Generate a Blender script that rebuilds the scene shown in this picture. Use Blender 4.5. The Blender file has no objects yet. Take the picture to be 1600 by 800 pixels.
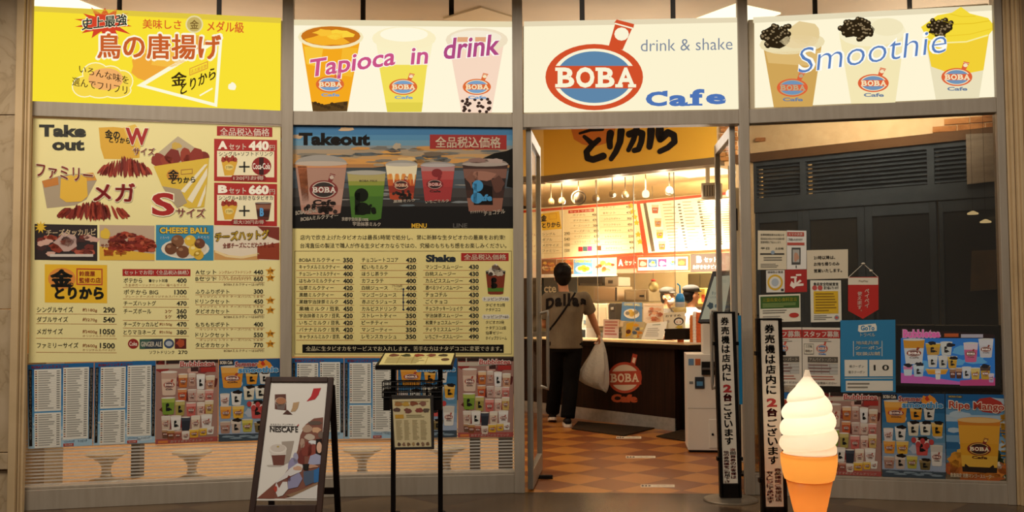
import bpy, bmesh, math, random
from mathutils import Vector, Matrix
from mathutils.bvhtree import BVHTree

# ---------------------------------------------------------------- camera, world, lamps, exposure
SC = bpy.context.scene
COL = SC.collection
F = 1515.0                      # focal length in pixels of the 1600x800 frame
EYE = Vector((0, 0, 1.35))
PITCH, ROLL = math.atan(75 / F), 0.005
_fw = Vector((0, math.cos(PITCH), math.sin(PITCH)))
_u0 = Vector((0, -math.sin(PITCH), math.cos(PITCH)))
_r0 = Vector((1, 0, 0))
RT = _r0 * math.cos(ROLL) - _u0 * math.sin(ROLL)
UP = _u0 * math.cos(ROLL) + _r0 * math.sin(ROLL)
cd = bpy.data.cameras.new('camera')
cam = bpy.data.objects.new('camera', cd)
COL.objects.link(cam)
cd.sensor_width = 36
cd.lens = 36 * F / 1600
cd.clip_start = 0.05
m3 = Matrix((RT, UP, -_fw)).transposed()
cam.matrix_world = Matrix.Translation(EYE) @ m3.to_4x4()
SC.camera = cam
SC.view_settings.view_transform = 'Standard'
SC.view_settings.look = 'None'
SC.view_settings.exposure = 0.0
SC.view_settings.gamma = 1.0
SC.view_settings.use_curve_mapping = False

W = bpy.data.worlds.new('arcade_ambient')
SC.world = W
W.use_nodes = True
W.node_tree.nodes['Background'].inputs[0].default_value = (1.0, 0.84, 0.66, 1)
W.node_tree.nodes['Background'].inputs[1].default_value = 0.10


def area(name, loc, size, energy, col, target=None, sy=None, spread=None):
    l = bpy.data.lights.new(name, 'AREA')
    l.energy = energy
    l.color = col
    l.size = size
    if sy:
        l.shape = 'RECTANGLE'
        l.size_y = sy
    if spread:
        l.spread = spread
    o = bpy.data.objects.new(name, l)
    o.location = loc
    if target is not None:
        o.rotation_euler = (Vector(target) - Vector(loc)).to_track_quat('-Z', 'Y').to_euler()
    COL.objects.link(o)
    return o


WARM = (1.0, 0.89, 0.75)
# arcade ceiling lamps outside the shop
area('arcade_lamp', (-3.0, 3.6, 4.6), 1.6, 135, WARM, (-2.2, 6.8, 1.7))
area('arcade_lamp', (0.2, 3.6, 4.6), 1.6, 52, WARM, (0.0, 7.0, 2.0))
area('arcade_lamp', (3.0, 3.2, 4.6), 1.6, 40, WARM, (2.6, 6.8, 1.6))
# shop ceiling lamps and added uplights
area('shop_lamp', (-2.4, 9.0, 3.5), 2.2, 85, (1.0, 0.86, 0.70), (-2.4, 9.0, 0))
area('shop_lamp', (0.6, 8.6, 3.5), 0.8, 18, (1.0, 0.87, 0.68), (0.6, 8.6, 0))
area('shop_lamp', (3.3, 7.5, 3.45), 0.8, 50, (1.0, 0.88, 0.72), (3.3, 9.2, 3.2), spread=1.5)
area('ceiling_fill', (-2.6, 8.6, 2.9), 1.5, 30, WARM, (-2.6, 8.0, 3.6))  # three unseen uplights, added to brighten the ceiling above the signs
area('ceiling_fill', (1.0, 8.4, 2.95), 1.5, 22, WARM, (0.8, 7.8, 3.6))
area('ceiling_fill', (3.4, 7.6, 2.9), 1.0, 14, WARM, (3.2, 7.4, 3.6))
KITCHEN_COL = (1.0, 0.88, 0.68)
KITCHEN_W = 150

# ---------------------------------------------------------------- helpers


def ray(px, py):
    d = RT * ((px - 800) / F) + UP * ((400 - py) / F) + _fw
    return d


class Plane:
    def __init__(s, p, n):
        s.p = Vector(p)
        s.n = Vector(n).normalized()
        if s.n.dot(EYE - s.p) < 0:
            s.n = -s.n

    def hit(s, px, py, off=0.0):
        d = ray(px, py)
        t = (s.p + s.n * off - EYE).dot(s.n) / d.dot(s.n)
        return EYE + d * t


def vplane(a, b):
    a, b = Vector((a[0], a[1], 0)), Vector((b[0], b[1], 0))
    d = b - a
    return Plane(a, (d.y, -d.x, 0))


def atdepth(px, py, dep):
    d = ray(px, py)
    return EYE + d * (dep / d.y)


def ground(px, dep):
    """plan point (x, y) seen in column px at depth dep, near the base line"""
    p = atdepth(px, 600, dep)
    return (p.x, p.y)


def s2l(c):
    return c / 12.92 if c <= 0.04045 else ((c + 0.055) / 1.055) ** 2.4


def rgb(h):
    return tuple(s2l(int(h[i:i + 2], 16) / 255) for i in (0, 2, 4))


MATS = {}


def mat(h, rough=0.6, metal=0.0, emit=0.0, spec=0.3):
    k = (h, rough, metal, emit, spec)
    if k in MATS:
        return MATS[k]
    m = bpy.data.materials.new('m_' + h)
    m.use_nodes = True
    nt = m.node_tree
    c = (*rgb(h), 1)
    if emit:
        nt.nodes.clear()
        e = nt.nodes.new('ShaderNodeEmission')
        e.inputs[0].default_value = c
        e.inputs[1].default_value = emit
        o = nt.nodes.new('ShaderNodeOutputMaterial')
        nt.links.new(e.outputs[0], o.inputs[0])
    else:
        b = nt.nodes['Principled BSDF']
        b.inputs['Base Color'].default_value = c
        b.inputs['Roughness'].default_value = rough
        b.inputs['Metallic'].default_value = metal
        b.inputs['Specular IOR Level'].default_value = min(spec, .12) if max(rgb(h)) < .02 and spec == .3 else spec
    MATS[k] = m
    return m


def nodemat(name, fn):
    m = bpy.data.materials.new(name)
    m.use_nodes = True
    nt = m.node_tree
    b = nt.nodes['Principled BSDF']

    def N(t, **kw):
        n = nt.nodes.new(t)
        for k, v in kw.items():
            setattr(n, k, v)
        return n

    def L(a, c):
        nt.links.new(a, c)
    fn(nt, b, N, L)
    return m


def ramp(N, stops, interp='LINEAR'):
    r = N('ShaderNodeValToRGB')
    cr = r.color_ramp
    cr.interpolation = interp
    while len(cr.elements) < len(stops):
        cr.elements.new(0.5)
    for e, (p, h) in zip(cr.elements, stops):
        e.position = p
        e.color = (*rgb(h), 1)
    return r


def noisy(name, h1, h2, scale=6.0, rough=0.6, metal=0.0, stretch=(1, 1, 1), detail=4, bump=0.0, lo=0.35, hi=0.65, spec=0.35):
    def fn(nt, b, N, L):
        b.inputs['Specular IOR Level'].default_value = spec
        tc = N('ShaderNodeTexCoord')
        mp = N('ShaderNodeMapping')
        mp.inputs['Scale'].default_value = stretch
        L(tc.outputs['Object'], mp.inputs[0])
        n = N('ShaderNodeTexNoise')
        n.inputs['Scale'].default_value = scale
        n.inputs['Detail'].default_value = detail
        L(mp.outputs[0], n.inputs[0])
        r = ramp(N, [(lo, h1), (hi, h2)])
        L(n.outputs[0], r.inputs[0])
        L(r.outputs[0], b.inputs['Base Color'])
        b.inputs['Roughness'].default_value = rough
        b.inputs['Metallic'].default_value = metal
        if bump:
            bp = N('ShaderNodeBump')
            bp.inputs['Strength'].default_value = bump
            bp.inputs['Distance'].default_value = 0.01
            L(n.outputs[0], bp.inputs['Height'])
            L(bp.outputs[0], b.inputs['Normal'])
    return nodemat(name, fn)


def clear_mat(name, gloss=0.06, tint='ffffff', rough=0.02, haze=0.0, hazecol='ffffff'):
    m = bpy.data.materials.new(name)
    m.use_nodes = True
    nt = m.node_tree
    nt.nodes.clear()
    t = nt.nodes.new('ShaderNodeBsdfTransparent')
    t.inputs[0].default_value = (*rgb(tint), 1)
    g = nt.nodes.new('ShaderNodeBsdfGlossy')
    g.inputs['Roughness'].default_value = rough
    mx = nt.nodes.new('ShaderNodeMixShader')
    mx.inputs[0].default_value = gloss
    nt.links.new(t.outputs[0], mx.inputs[1])
    nt.links.new(g.outputs[0], mx.inputs[2])
    o = nt.nodes.new('ShaderNodeOutputMaterial')
    last = mx
    if haze:
        d = nt.nodes.new('ShaderNodeBsdfDiffuse')
        d.inputs[0].default_value = (*rgb(hazecol), 1)
        m2 = nt.nodes.new('ShaderNodeMixShader')
        m2.inputs[0].default_value = haze
        nt.links.new(mx.outputs[0], m2.inputs[1])
        nt.links.new(d.outputs[0], m2.inputs[2])
        last = m2
    nt.links.new(last.outputs[0], o.inputs[0])
    return m


def link_mesh(name, me, parent=None):
    o = bpy.data.objects.new(name, me)
    COL.objects.link(o)
    if parent:
        o.parent = parent
        o.matrix_parent_inverse = Matrix.Translation(-parent.location)
    return o


def bm_obj(name, bm, m, parent=None, smooth=False, bevel=0.0):
    me = bpy.data.meshes.new(name)
    bmesh.ops.recalc_face_normals(bm, faces=bm.faces[:])
    if bevel:
        es = [e for e in bm.edges if len(e.link_faces) == 2 and e.calc_face_angle(0) > 0.6]
        bmesh.ops.bevel(bm, geom=es, offset=bevel, segments=2, profile=0.5, affect='EDGES', clamp_overlap=True)
    if smooth:
        for f in bm.faces:
            f.smooth = True
    bm.to_mesh(me)
    bm.free()
    for x in (m if isinstance(m, (list, tuple)) else [m]):
        me.materials.append(x)
    return link_mesh(name, me, parent)


def tag(o, label=None, cat=None, group=None, kind=None):
    if label:
        o['label'] = label
    if cat:
        o['category'] = cat
    if group:
        o['group'] = group
    if kind:
        o['kind'] = kind
    return o


def thing(name, loc, label, cat, group=None):
    o = bpy.data.objects.new(name, None)
    o.empty_display_size = 0.1
    o.location = loc
    COL.objects.link(o)
    return tag(o, label, cat, group)


def box(bm, x0, y0, z0, x1, y1, z1, mi=0):
    vs = [bm.verts.new((x, y, z)) for z in (z0, z1) for (x, y) in ((x0, y0), (x1, y0), (x1, y1), (x0, y1))]
    for q in ((0, 1, 2, 3), (4, 5, 6, 7), (0, 1, 5, 4), (1, 2, 6, 5), (2, 3, 7, 6), (3, 0, 4, 7)):
        bm.faces.new([vs[i] for i in q]).material_index = mi


def hexa(bm, low, high, mi=0):
    """solid between two quads (lists of 4 points)"""
    vs = [bm.verts.new(p) for p in list(low) + list(high)]
    n = len(low)
    bm.faces.new(vs[:n]).material_index = mi
    bm.faces.new(vs[n:]).material_index = mi
    for i in range(n):
        j = (i + 1) % n
        bm.faces.new((vs[i], vs[j], vs[n + j], vs[n + i])).material_index = mi


def obar(bm, a, b, z0, z1, back, front, mi=0):
    """box along plan segment a-b; back/front measured along the normal that points at the camera side"""
    a, b = Vector((a[0], a[1])), Vector((b[0], b[1]))
    d = (b - a).normalized()
    n = Vector((d.y, -d.x))
    if n.y > 0:
        n = -n
    q = [a + n * front, b + n * front, b + n * back, a + n * back]
    hexa(bm, [(p.x, p.y, z0) for p in q], [(p.x, p.y, z1) for p in q], mi)


def slab(bm, pl, pts, thick, front=0.0, mi=0):
    """solid whose front outline is pts (pixels) on plane pl, thickness going away from the camera"""
    f = [pl.hit(x, y, front) for x, y in pts]
    b = [p - pl.n * thick for p in f]
    hexa(bm, f, b, mi)


def tube(bm, pts, radii, seg=12, cap=True, flat=None):
    """tube through pts; radii: number or (rx, ry) per point"""
    pts = [Vector(p) for p in pts]
    rings = []
    ref = None
    for i, p in enumerate(pts):
        t = (pts[min(i + 1, len(pts) - 1)] - pts[max(i - 1, 0)]).normalized()
        if ref is None:
            ref = Vector((1, 0, 0)) if abs(t.x) < 0.8 else Vector((0, 1, 0))
        u = (ref - t * ref.dot(t)).normalized()
        ref = u
        v = t.cross(u)
        r = radii[i] if isinstance(radii, (list, tuple)) else radii
        rx, ry = r if isinstance(r, (list, tuple)) else (r, r)
        rings.append([bm.verts.new(p + u * (rx * math.cos(2 * math.pi * k / seg)) + v * (ry * math.sin(2 * math.pi * k / seg))) for k in range(seg)])
    for A, B in zip(rings, rings[1:]):
        for k in range(seg):
            bm.faces.new((A[k], A[(k + 1) % seg], B[(k + 1) % seg], B[k]))
    if cap:
        bm.faces.new(rings[0][::-1])
        bm.faces.new(rings[-1])


def ellipsoid(bm, c, r, rot=None, seg=20, rings=12):
    mtx = Matrix.Translation(c) @ (rot.to_4x4() if rot else Matrix.Identity(4)) @ Matrix.Diagonal((*r, 1))
    bmesh.ops.create_uvsphere(bm, u_segments=seg, v_segments=rings, radius=1, matrix=mtx)


def lathe(bm, prof, c=(0, 0, 0), seg=32, mi=0, rfun=None):
    """prof: list of (r, z) bottom to top"""
    rings = []
    for r, z in prof:
        rings.append([bm.verts.new((c[0] + max(r, 1e-4) * math.cos(2 * math.pi * k / seg), c[1] + max(r, 1e-4) * math.sin(2 * math.pi * k / seg), c[2] + z)) for k in range(seg)])
    for A, B in zip(rings, rings[1:]):
        for k in range(seg):
            bm.faces.new((A[k], A[(k + 1) % seg], B[(k + 1) % seg], B[k])).material_index = mi
    bm.faces.new(rings[0][::-1]).material_index = mi
    bm.faces.new(rings[-1]).material_index = mi


# ---------------------------------------------------------------- printed matter: flat shapes laid on a real surface
_GL = {}


def glyphs(s, bold):
    k = (s, bold)
    if k not in _GL and bold > 0 and any(ord(ch) > 0x2000 for ch in s):
        # dense characters: thicken by overlaying shifted copies
        v0, f0, asp = glyphs(s, 0.0)
        b = bold * .85
        sh = ((-b, 0), (b, 0)) if bold < .02 else ((-b, -b * .7), (b, -b * .7), (-b, b * .7), (b, b * .7))
        if bold > .045:
            sh = sh + ((0, -b * 1.1), (0, b * 1.1), (-b * 1.3, 0), (b * 1.3, 0))
        hh = .93
        wx, wy = asp * hh + 2 * b, hh + 2 * b
        v, f = [], []
        for dx, dy in sh:
            o = len(v)
            v += [((x * asp * hh + b + dx) / wx, (y * hh + b + dy) / wy) for x, y in v0]
            f += [tuple(i + o for i in q) for q in f0]
        _GL[k] = (v, f, asp)
    if k not in _GL:
        c = bpy.data.curves.new('lettering', 'FONT')
        c.body = s
        c.resolution_u = 3
        c.offset = bold
        o = bpy.data.objects.new('lettering', c)
        COL.objects.link(o)
        me = bpy.data.meshes.new_from_object(o.evaluated_get(bpy.context.evaluated_depsgraph_get()))
        v = [(p.co.x, p.co.y) for p in me.vertices]
        f = [tuple(p.vertices) for p in me.polygons]
        bpy.data.objects.remove(o)
        bpy.data.curves.remove(c)
        bpy.data.meshes.remove(me)
        x0, x1 = min(p[0] for p in v), max(p[0] for p in v)
        y0, y1 = min(p[1] for p in v), max(p[1] for p in v)
        w, h = max(x1 - x0, 1e-6), max(y1 - y0, 1e-6)
        _GL[k] = ([((x - x0) / w, 1 - (y - y0) / h) for x, y in v], f, w / h)
    return _GL[k]


class Print:
    STEP = 0.0006

    def __init__(s, plane, base=0.002, emit=0.0, rough=0.5):
        s.pl, s.base, s.emit, s.rough = plane, base, emit, rough
        s.v, s.f, s.mi, s.mats = [], [], [], []
        s.T = lambda x, y: (x, y)

    def frame(s, ox, oy, sc, sy=None):
        s.T = lambda x, y: (ox + x / sc, oy + y / (sy or sc))

    def quad(s, tl, tr, br, bl, w=100.0, h=100.0):
        def T(x, y):
            u, v = x / w, y / h
            return tuple((tl[i] * (1 - u) + tr[i] * u) * (1 - v) + (bl[i] * (1 - u) + br[i] * u) * v for i in (0, 1))
        s.T = T

    def m(s, h):
        mm = h if isinstance(h, bpy.types.Material) else mat(h, s.rough, emit=s.emit)
        if mm not in s.mats:
            s.mats.append(mm)
        return s.mats.index(mm)

    def faces(s, pts, faces, h, z):
        b = len(s.v)
        off = s.base + z * s.STEP
        for x, y in pts:
            s.v.append(s.pl.hit(*s.T(x, y), off))
        i = s.m(h)
        for f in faces:
            s.f.append([b + k for k in f])
            s.mi.append(i)

    def poly(s, pts, h, z=1):
        s.faces(pts, [range(len(pts))], h, z)

    def rect(s, x0, y0, x1, y1, h, z=1, ry=0):
        s.poly([(x0, y0), (x1, y0 + ry), (x1, y1 + ry), (x0, y1)], h, z)

    def frame_rect(s, x0, y0, x1, y1, t, h, z=1, ry=0):
        s.rect(x0, y0, x1, y0 + t, h, z, ry)
        s.rect(x0, y1 - t, x1, y1, h, z, ry)
        s.rect(x0, y0 + t, x0 + t, y1 - t, h, z)
        s.poly([(x1 - t, y0 + t + ry), (x1, y0 + t + ry), (x1, y1 - t + ry), (x1 - t, y1 - t + ry)], h, z)

    def line(s, x0, y0, x1, y1, w, h, z=2):
        dx, dy = x1 - x0, y1 - y0
        l = math.hypot(dx, dy) or 1
        ax, ay = -dy / l * w / 2, dx / l * w / 2
        s.poly([(x0 + ax, y0 + ay), (x1 + ax, y1 + ay), (x1 - ax, y1 - ay), (x0 - ax, y0 - ay)], h, z)

    def path(s, pts, w, h, z=2):
        for a, b in zip(pts, pts[1:]):
            s.line(*a, *b, w, h, z)

    def ell(s, cx, cy, rx, ry, h, z=2, n=20, rot=0.0, a0=0, a1=2 * math.pi):
        c, d = math.cos(rot), math.sin(rot)
        P = []
        full = abs(a1 - a0 - 2 * math.pi) < 1e-6
        for k in range(n if full else n + 1):
            a = a0 + (a1 - a0) * k / n
            x, y = rx * math.cos(a), ry * math.sin(a)
            P.append((cx + x * c - y * d, cy + x * d + y * c))
        s.poly(P, h, z)

    def blob(s, cx, cy, rx, ry, h, z=2, seed=0, n=14, k=0.25):
        R = random.Random(seed)
        P = []
        for i in range(n):
            a = 2 * math.pi * i / n
            r = 1 + R.uniform(-k, k)
            P.append((cx + rx * r * math.cos(a), cy + ry * r * math.sin(a)))
        s.poly(P, h, z)

    def star(s, cx, cy, r0, r1, n, h, z=2, sy=1.0, seed=None):
        R = random.Random(seed)
        P = []
        for i in range(2 * n):
            a = math.pi * i / n - math.pi / 2
            r = r0 if i % 2 == 0 else r1
            if seed is not None:
                r *= R.uniform(0.85, 1.1)
            P.append((cx + r * math.cos(a), cy + sy * r * math.sin(a)))
        s.poly(P, h, z)

    def txt(s, t, x0, y0, x1, y1, h, b=0.0, z=5, ry=0.0, sl=0.0):
        v, f, _ = glyphs(t, b)
        s.faces([(x0 + (x1 - x0) * a + sl * (1 - c), y0 + (y1 - y0) * c + ry * a) for a, c in v], f, h, z)

    def vtxt(s, t, x0, y0, x1, y1, h, b=0.0, z=5, lean=0.0):
        n = len(t)
        st = (y1 - y0) / n
        for i, ch in enumerate(t):
            k = 0.88
            lx = lean * (i + 0.5) / n
            xx0, xx1 = x0 + lx, x1 + lx
            if ch in '、。':
                s.txt(ch, xx1 - (xx1 - xx0) * .3, y0 + st * i, xx1, y0 + st * (i + .3), h, b, z)
            elif ch in 'っッ・':
                s.txt(ch, xx0 + (xx1 - xx0) * .25, y0 + st * (i + .2), xx1, y0 + st * (i + .85), h, b, z)
            elif ch == 'ー':
                xm = (xx0 + xx1) / 2
                s.rect(xm - st * .06, y0 + st * (i + .08), xm + st * .06, y0 + st * (i + .85), h, z)
            else:
                s.txt(ch, xx0, y0 + st * i, xx1, y0 + st * (i + k), h, b, z)

    def build(s, name, parent=None, back=None, thick=0.002):
        """back: outline (in the present frame) of the sheet itself"""
        if back is not None:
            pts, h = back
            i = s.m(h)
            fr = [s.pl.hit(*s.T(x, y), s.base) for x, y in pts]
            bk = [p - s.pl.n * thick for p in fr]
            b0 = len(s.v)
            n = len(fr)
            s.v += fr + bk
            s.f.append(list(range(b0, b0 + n)))
            s.mi.append(i)
            s.f.append(list(range(b0 + n, b0 + 2 * n))[::-1])
            s.mi.append(i)
            for k in range(n):
                j = (k + 1) % n
                s.f.append([b0 + k, b0 + n + k, b0 + n + j, b0 + j])
                s.mi.append(i)
        me = bpy.data.meshes.new(name)
        off = parent.location if parent else Vector((0, 0, 0))
        me.from_pydata([tuple(v) for v in s.v], [], s.f)
        for mm in s.mats:
            me.materials.append(mm)
        me.polygons.foreach_set('material_index', s.mi)
        me.update()
        return link_mesh(name, me, parent)


def RECT(x0, y0, x1, y1):
    return [(x0, y0), (x1, y0), (x1, y1), (x0, y1)]


def slab_word(p, x0, y0, x1, y1, h, z=6, ry=0.0, word='BOBA'):
    """heavy slab-serif lettering"""
    n = len(word)
    w = (x1 - x0) / n
    H = y1 - y0
    for i, ch in enumerate(word):
        a = x0 + w * i
        yy = ry * (i / max(n - 1, 1))
        if ch == 'B':
            p.txt('B', a + w * .12, y0 + yy, a + w * .95, y1 + yy, h, 0.03, z)
            p.rect(a, y0 + yy, a + w * .5, y0 + H * .17 + yy, h, z)
            p.rect(a, y1 - H * .17 + yy, a + w * .5, y1 + yy, h, z)
        elif ch == 'A':
            p.txt('A', a + w * .04, y0 + yy, a + w * .98, y1 + yy, h, 0.03, z)
            p.rect(a - w * .02, y1 - H * .16 + yy, a + w * .36, y1 + yy, h, z)
            p.rect(a + w * .62, y1 - H * .16 + yy, a + w * 1.02, y1 + yy, h, z)
        else:
            p.txt(ch, a + w * .03, y0 - H * .02 + yy, a + w * .95, y1 + H * .02 + yy, h, 0.04, z)


def boba_logo(p, cx, cy, rx, ry, red='d2522c', blue='5b83ad', pale='fbf3d8', cafe='4a78ba', z=3, word=True, letters=None, detail=True, cafecol=None):
    """oval ring, blue bands above and below a red bar, a cup poking out of the top"""
    n = 40 if rx > 8 else 18
    # cup
    for (q, c, dz) in (([(.30, -.95), (.43, -1.62), (.78, -1.48), (.58, -.82)], red, 0),
                       ([(.41, -1.64), (.46, -1.74), (.82, -1.60), (.80, -1.47)], red, 0)):
        p.poly([(cx + rx * a, cy + ry * b) for a, b in q], c, z + dz)
    if detail:
        p.ell(cx + rx * .56, cy - ry * 1.30, rx * .15, ry * .2, pale, z + 1, 12)
        p.poly([(cx + rx * a, cy + ry * b) for a, b in ((.42, -1.60), (.79, -1.45), (.80, -1.49), (.43, -1.64))], pale, z + 1)
    p.ell(cx, cy, rx, ry, red, z, n)
    a = math.asin(.30 / .86)
    for s_ in (1, -1):
        for k, c, dz in ((.86, pale, 1), (.78, blue, 2)):
            lim = math.asin(min(.99, .34 / k))
            if s_ > 0:
                p.ell(cx, cy, rx * k, ry * k, c, z + dz, 18, 0, lim, math.pi - lim)
            else:
                p.ell(cx, cy, rx * k, ry * k, c, z + dz, 18, 0, math.pi + lim, 2 * math.pi - lim)
    slab_word(p, cx - rx * .80, cy - ry * .29, cx + rx * .85, cy + ry * .31, letters or pale, z + 3)
    if word:
        p.txt('Cafe', cx - rx * .62, cy + ry * 1.1, cx + rx * .68, cy + ry * 1.52, cafecol or cafe, .035, z + 1)


def cup(p, x, y, w, h, body, bands=(), lid='efe9dc', logo=None, z=2, taper=.16, dome=None, pearls=None, rim=None):
    """printed picture of a drink cup; x,y top left of the rim"""
    def X(f, t):
        return x + w * (taper * t + f * (1 - 2 * taper * t))
    p.poly([(X(0, 0), y), (X(1, 0), y), (X(1, .97), y + h * .97), (X(.85, 1), y + h), (X(.15, 1), y + h), (X(0, .97), y + h * .97)], body, z)
    for t0, t1, c in bands:
        p.poly([(X(0, t0), y + h * t0), (X(1, t0), y + h * t0), (X(1, t1), y + h * t1), (X(0, t1), y + h * t1)], c, z + 1)
    if dome:
        p.ell(x + w / 2, y, w / 2, h * dome[0], dome[1], z + 1, 18, 0, math.pi, 2 * math.pi)
    p.ell(x + w / 2, y, w * .52, max(h * .05, .4), rim or lid, z + 2, 16)
    if pearls:
        R = random.Random(int(x * 7 + y))
        for i in range(pearls[0]):
            t = R.uniform(pearls[1], pearls[2])
            f = R.uniform(.12, .88)
            p.ell(X(f, t), y + h * t, w * pearls[3], w * pearls[3], '2a1c16' if len(pearls) < 5 else pearls[4], z + 2, 8)
    if logo == 'boba':
        boba_logo(p, x + w / 2, y + h * .55, w * .34, h * .14, 'a04030', '6a4440', 'f2e6d6', '5a4038', z + 2, detail=False)
    elif logo == 'black':
        p.ell(x + w * .45, y + h * .42, w * .12, h * .11, '20211f', z + 2, 10)
        p.rect(x + w * .33, y + h * .35, x + w * .42, y + h * .78, '20211f', z + 2)
        p.ell(x + w * .5, y + h * .68, w * .17, h * .11, '20211f', z + 2, 10)
        p.txt('afe', x + w * .5, y + h * .6, x + w * .75, y + h * .75, '20211f', .03, z + 3)

# ---------------------------------------------------------------- plan of the shop front (concave, four bays)
PA, PB, PC, PD, PE = ground(29, 6.50), ground(447, 6.89), ground(811, 7.04), ground(1169, 6.93), ground(1574, 6.55)
BAY1, BAY2, BAY3, BAY4 = vplane(PA, PB), vplane(PB, PC), vplane(PC, PD), vplane(PD, PE)
# kitchen opening / partition line inside the shop
KL, KR = Vector((0.35, 11.75)), Vector((2.18, 10.25))
KD = (KR - KL).normalized()
KN = Vector((KD.y, -KD.x))          # towards the camera
if KN.y > 0:
    KN = -KN


def kplane(off):
    """vertical plane parallel to the partition, off metres behind it"""
    p = KL - KN * off
    return Plane((p.x, p.y, 0), (KN.x, KN.y, 0))


KP = kplane(0)
CEIL = 3.62

# ---------------------------------------------------------------- structure


def floor_mat(name, h1, h2, h3, size, grout, rough, bumpy=0.0):
    def fn(nt, b, N, L):
        tc = N('ShaderNodeTexCoord')
        mp = N('ShaderNodeMapping')
        mp.inputs['Rotation'].default_value = (0, 0, math.radians(45))
        mp.inputs['Scale'].default_value = (1 / size,) * 3
        L(tc.outputs['Object'], mp.inputs[0])
        ck = N('ShaderNodeTexChecker')
        ck.inputs['Scale'].default_value = 1
        ck.inputs[1].default_value = (*rgb(h1), 1)
        ck.inputs[2].default_value = (*rgb(h2), 1)
        L(mp.outputs[0], ck.inputs[0])
        # per-tile variation
        fl = N('ShaderNodeVectorMath', operation='FLOOR')
        L(mp.outputs[0], fl.inputs[0])
        wn = N('ShaderNodeTexWhiteNoise', noise_dimensions='2D')
        L(fl.outputs[0], wn.inputs[0])
        ns = N('ShaderNodeTexNoise')
        ns.inputs['Scale'].default_value = 3.0
        ns.inputs['Detail'].default_value = 6
        L(mp.outputs[0], ns.inputs[0])
        ad = N('ShaderNodeMath', operation='ADD')
        L(wn.outputs[0], ad.inputs[0])
        L(ns.outputs[0], ad.inputs[1])
        sc = N('ShaderNodeMath', operation='MULTIPLY')
        L(ad.outputs[0], sc.inputs[0])
        sc.inputs[1].default_value = 0.36
        mx = N('ShaderNodeMixRGB')
        L(sc.outputs[0], mx.inputs[0])
        L(ck.outputs[0], mx.inputs[1])
        mx.inputs[2].default_value = (*rgb(h3), 1)
        br = N('ShaderNodeTexBrick')
        br.offset = 0
        br.inputs['Scale'].default_value = 1
        br.inputs['Brick Width'].default_value = 1
        br.inputs['Row Height'].default_value = 1
        br.inputs['Mortar Size'].default_value = grout
        L(mp.outputs[0], br.inputs['Vector'])
        m2 = N('ShaderNodeMixRGB')
        L(br.outputs['Fac'], m2.inputs[0])
        L(mx.outputs[0], m2.inputs[1])
        m2.inputs[2].default_value = (*rgb('4a2f20'), 1)
        L(m2.outputs[0], b.inputs['Base Color'])
        b.inputs['Roughness'].default_value = rough
    return nodemat(name, fn)


M_ARC = floor_mat('arcade_tile', '6e583f', '524030', '3a2a1c', 0.62, 0.014, 0.24)
M_SHOPF = floor_mat('terracotta_tile', 'b87830', '743a1c', '8c5020', 0.345, 0.008, 0.33)
M_ALU = noisy('anodised_frame', 'a09484', '988c7c', 30, 0.42, 0.0, (1, 1, .1))
M_CREAM = noisy('cream_jamb', 'c9ae86', 'bfa47c', 4, 0.55)
M_WALLB = noisy('beige_wall', 'a88c68', '9c805e', 3, 0.7)


def marble(nt, b, N, L):
    tc = N('ShaderNodeTexCoord')
    n = N('ShaderNodeTexNoise')
    n.inputs['Scale'].default_value = 2.2
    n.inputs['Detail'].default_value = 8
    n.inputs['Distortion'].default_value = 1.6
    L(tc.outputs['Object'], n.inputs[0])
    r = ramp(N, [(0.40, 'b39d7e'), (0.485, 'ad9675'), (0.50, '9e8868'), (0.515, 'b09a7a'), (0.7, 'bda789')])
    L(n.outputs[0], r.inputs[0])
    L(r.outputs[0], b.inputs['Base Color'])
    b.inputs['Roughness'].default_value = 0.4


M_MARB = nodemat('veined_marble', marble)
M_PLASTER = noisy('cream_plaster', 'dcc39a', 'd2b88e', 12, 0.85)
M_CEIL = noisy('beige_ceiling', 'c4b298', 'bcaa90', 2, 0.85)
M_DARK = mat('14110f', 0.8)

# arcade floor: everything on the camera's side of the shop front
bm = bmesh.new()
front = [PA, PB, PC, PD, PE]
pts = [(-9, -3), (9, -3), (9, PE[1]), ] + front[::-1] + [(-9, PA[1])]
hexa(bm, [(x, y, -0.1) for x, y in pts], [(x, y, 0) for x, y in pts])
tag(bm_obj('floor', bm, M_ARC), kind='structure')
bm = bmesh.new()
pts = [(.03, PC[1] + .001)] + [(x, y + .001) for x, y in front[2:]] + [(9, PE[1] + .001), (9, 17), (.03, 17)]
hexa(bm, [(x, y, -0.1) for x, y in pts], [(x, y, 0) for x, y in pts])
tag(bm_obj('floor_inside', bm, M_SHOPF), kind='structure')
bm = bmesh.new()
pts = [(-9, PA[1] + .001)] + [(x, y + .001) for x, y in front[:2]] + [(.03, PC[1] + .001), (.03, 17), (-9, 17)]
hexa(bm, [(x, y, -0.1) for x, y in pts], [(x, y, 0) for x, y in pts])
tag(bm_obj('floor_dining', bm, noisy('pale_wood_floor', 'e2bf92', 'cfa878', 3, .3, stretch=(.4, 4, 1))), kind='structure')

# ceiling over the shop with slots running out from the middle of the arcade rotunda
bm = bmesh.new()
slot_px = [-100, 40, 180, 338, 566, 706, 913, 1057, 1282, 1432, 1600, 1750]


def radial(px, r):
    a = (px - 800) / F
    return Vector((a, 1)).normalized() * r


def ceil_piece(px0, px1, r0, r1, z0, z1, mi):
    q = [radial(px0, r0), radial(px1, r0), radial(px1, r1), radial(px0, r1)]
    hexa(bm, [(p.x, p.y, z0) for p in q], [(p.x, p.y, z1) for p in q], mi)


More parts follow.
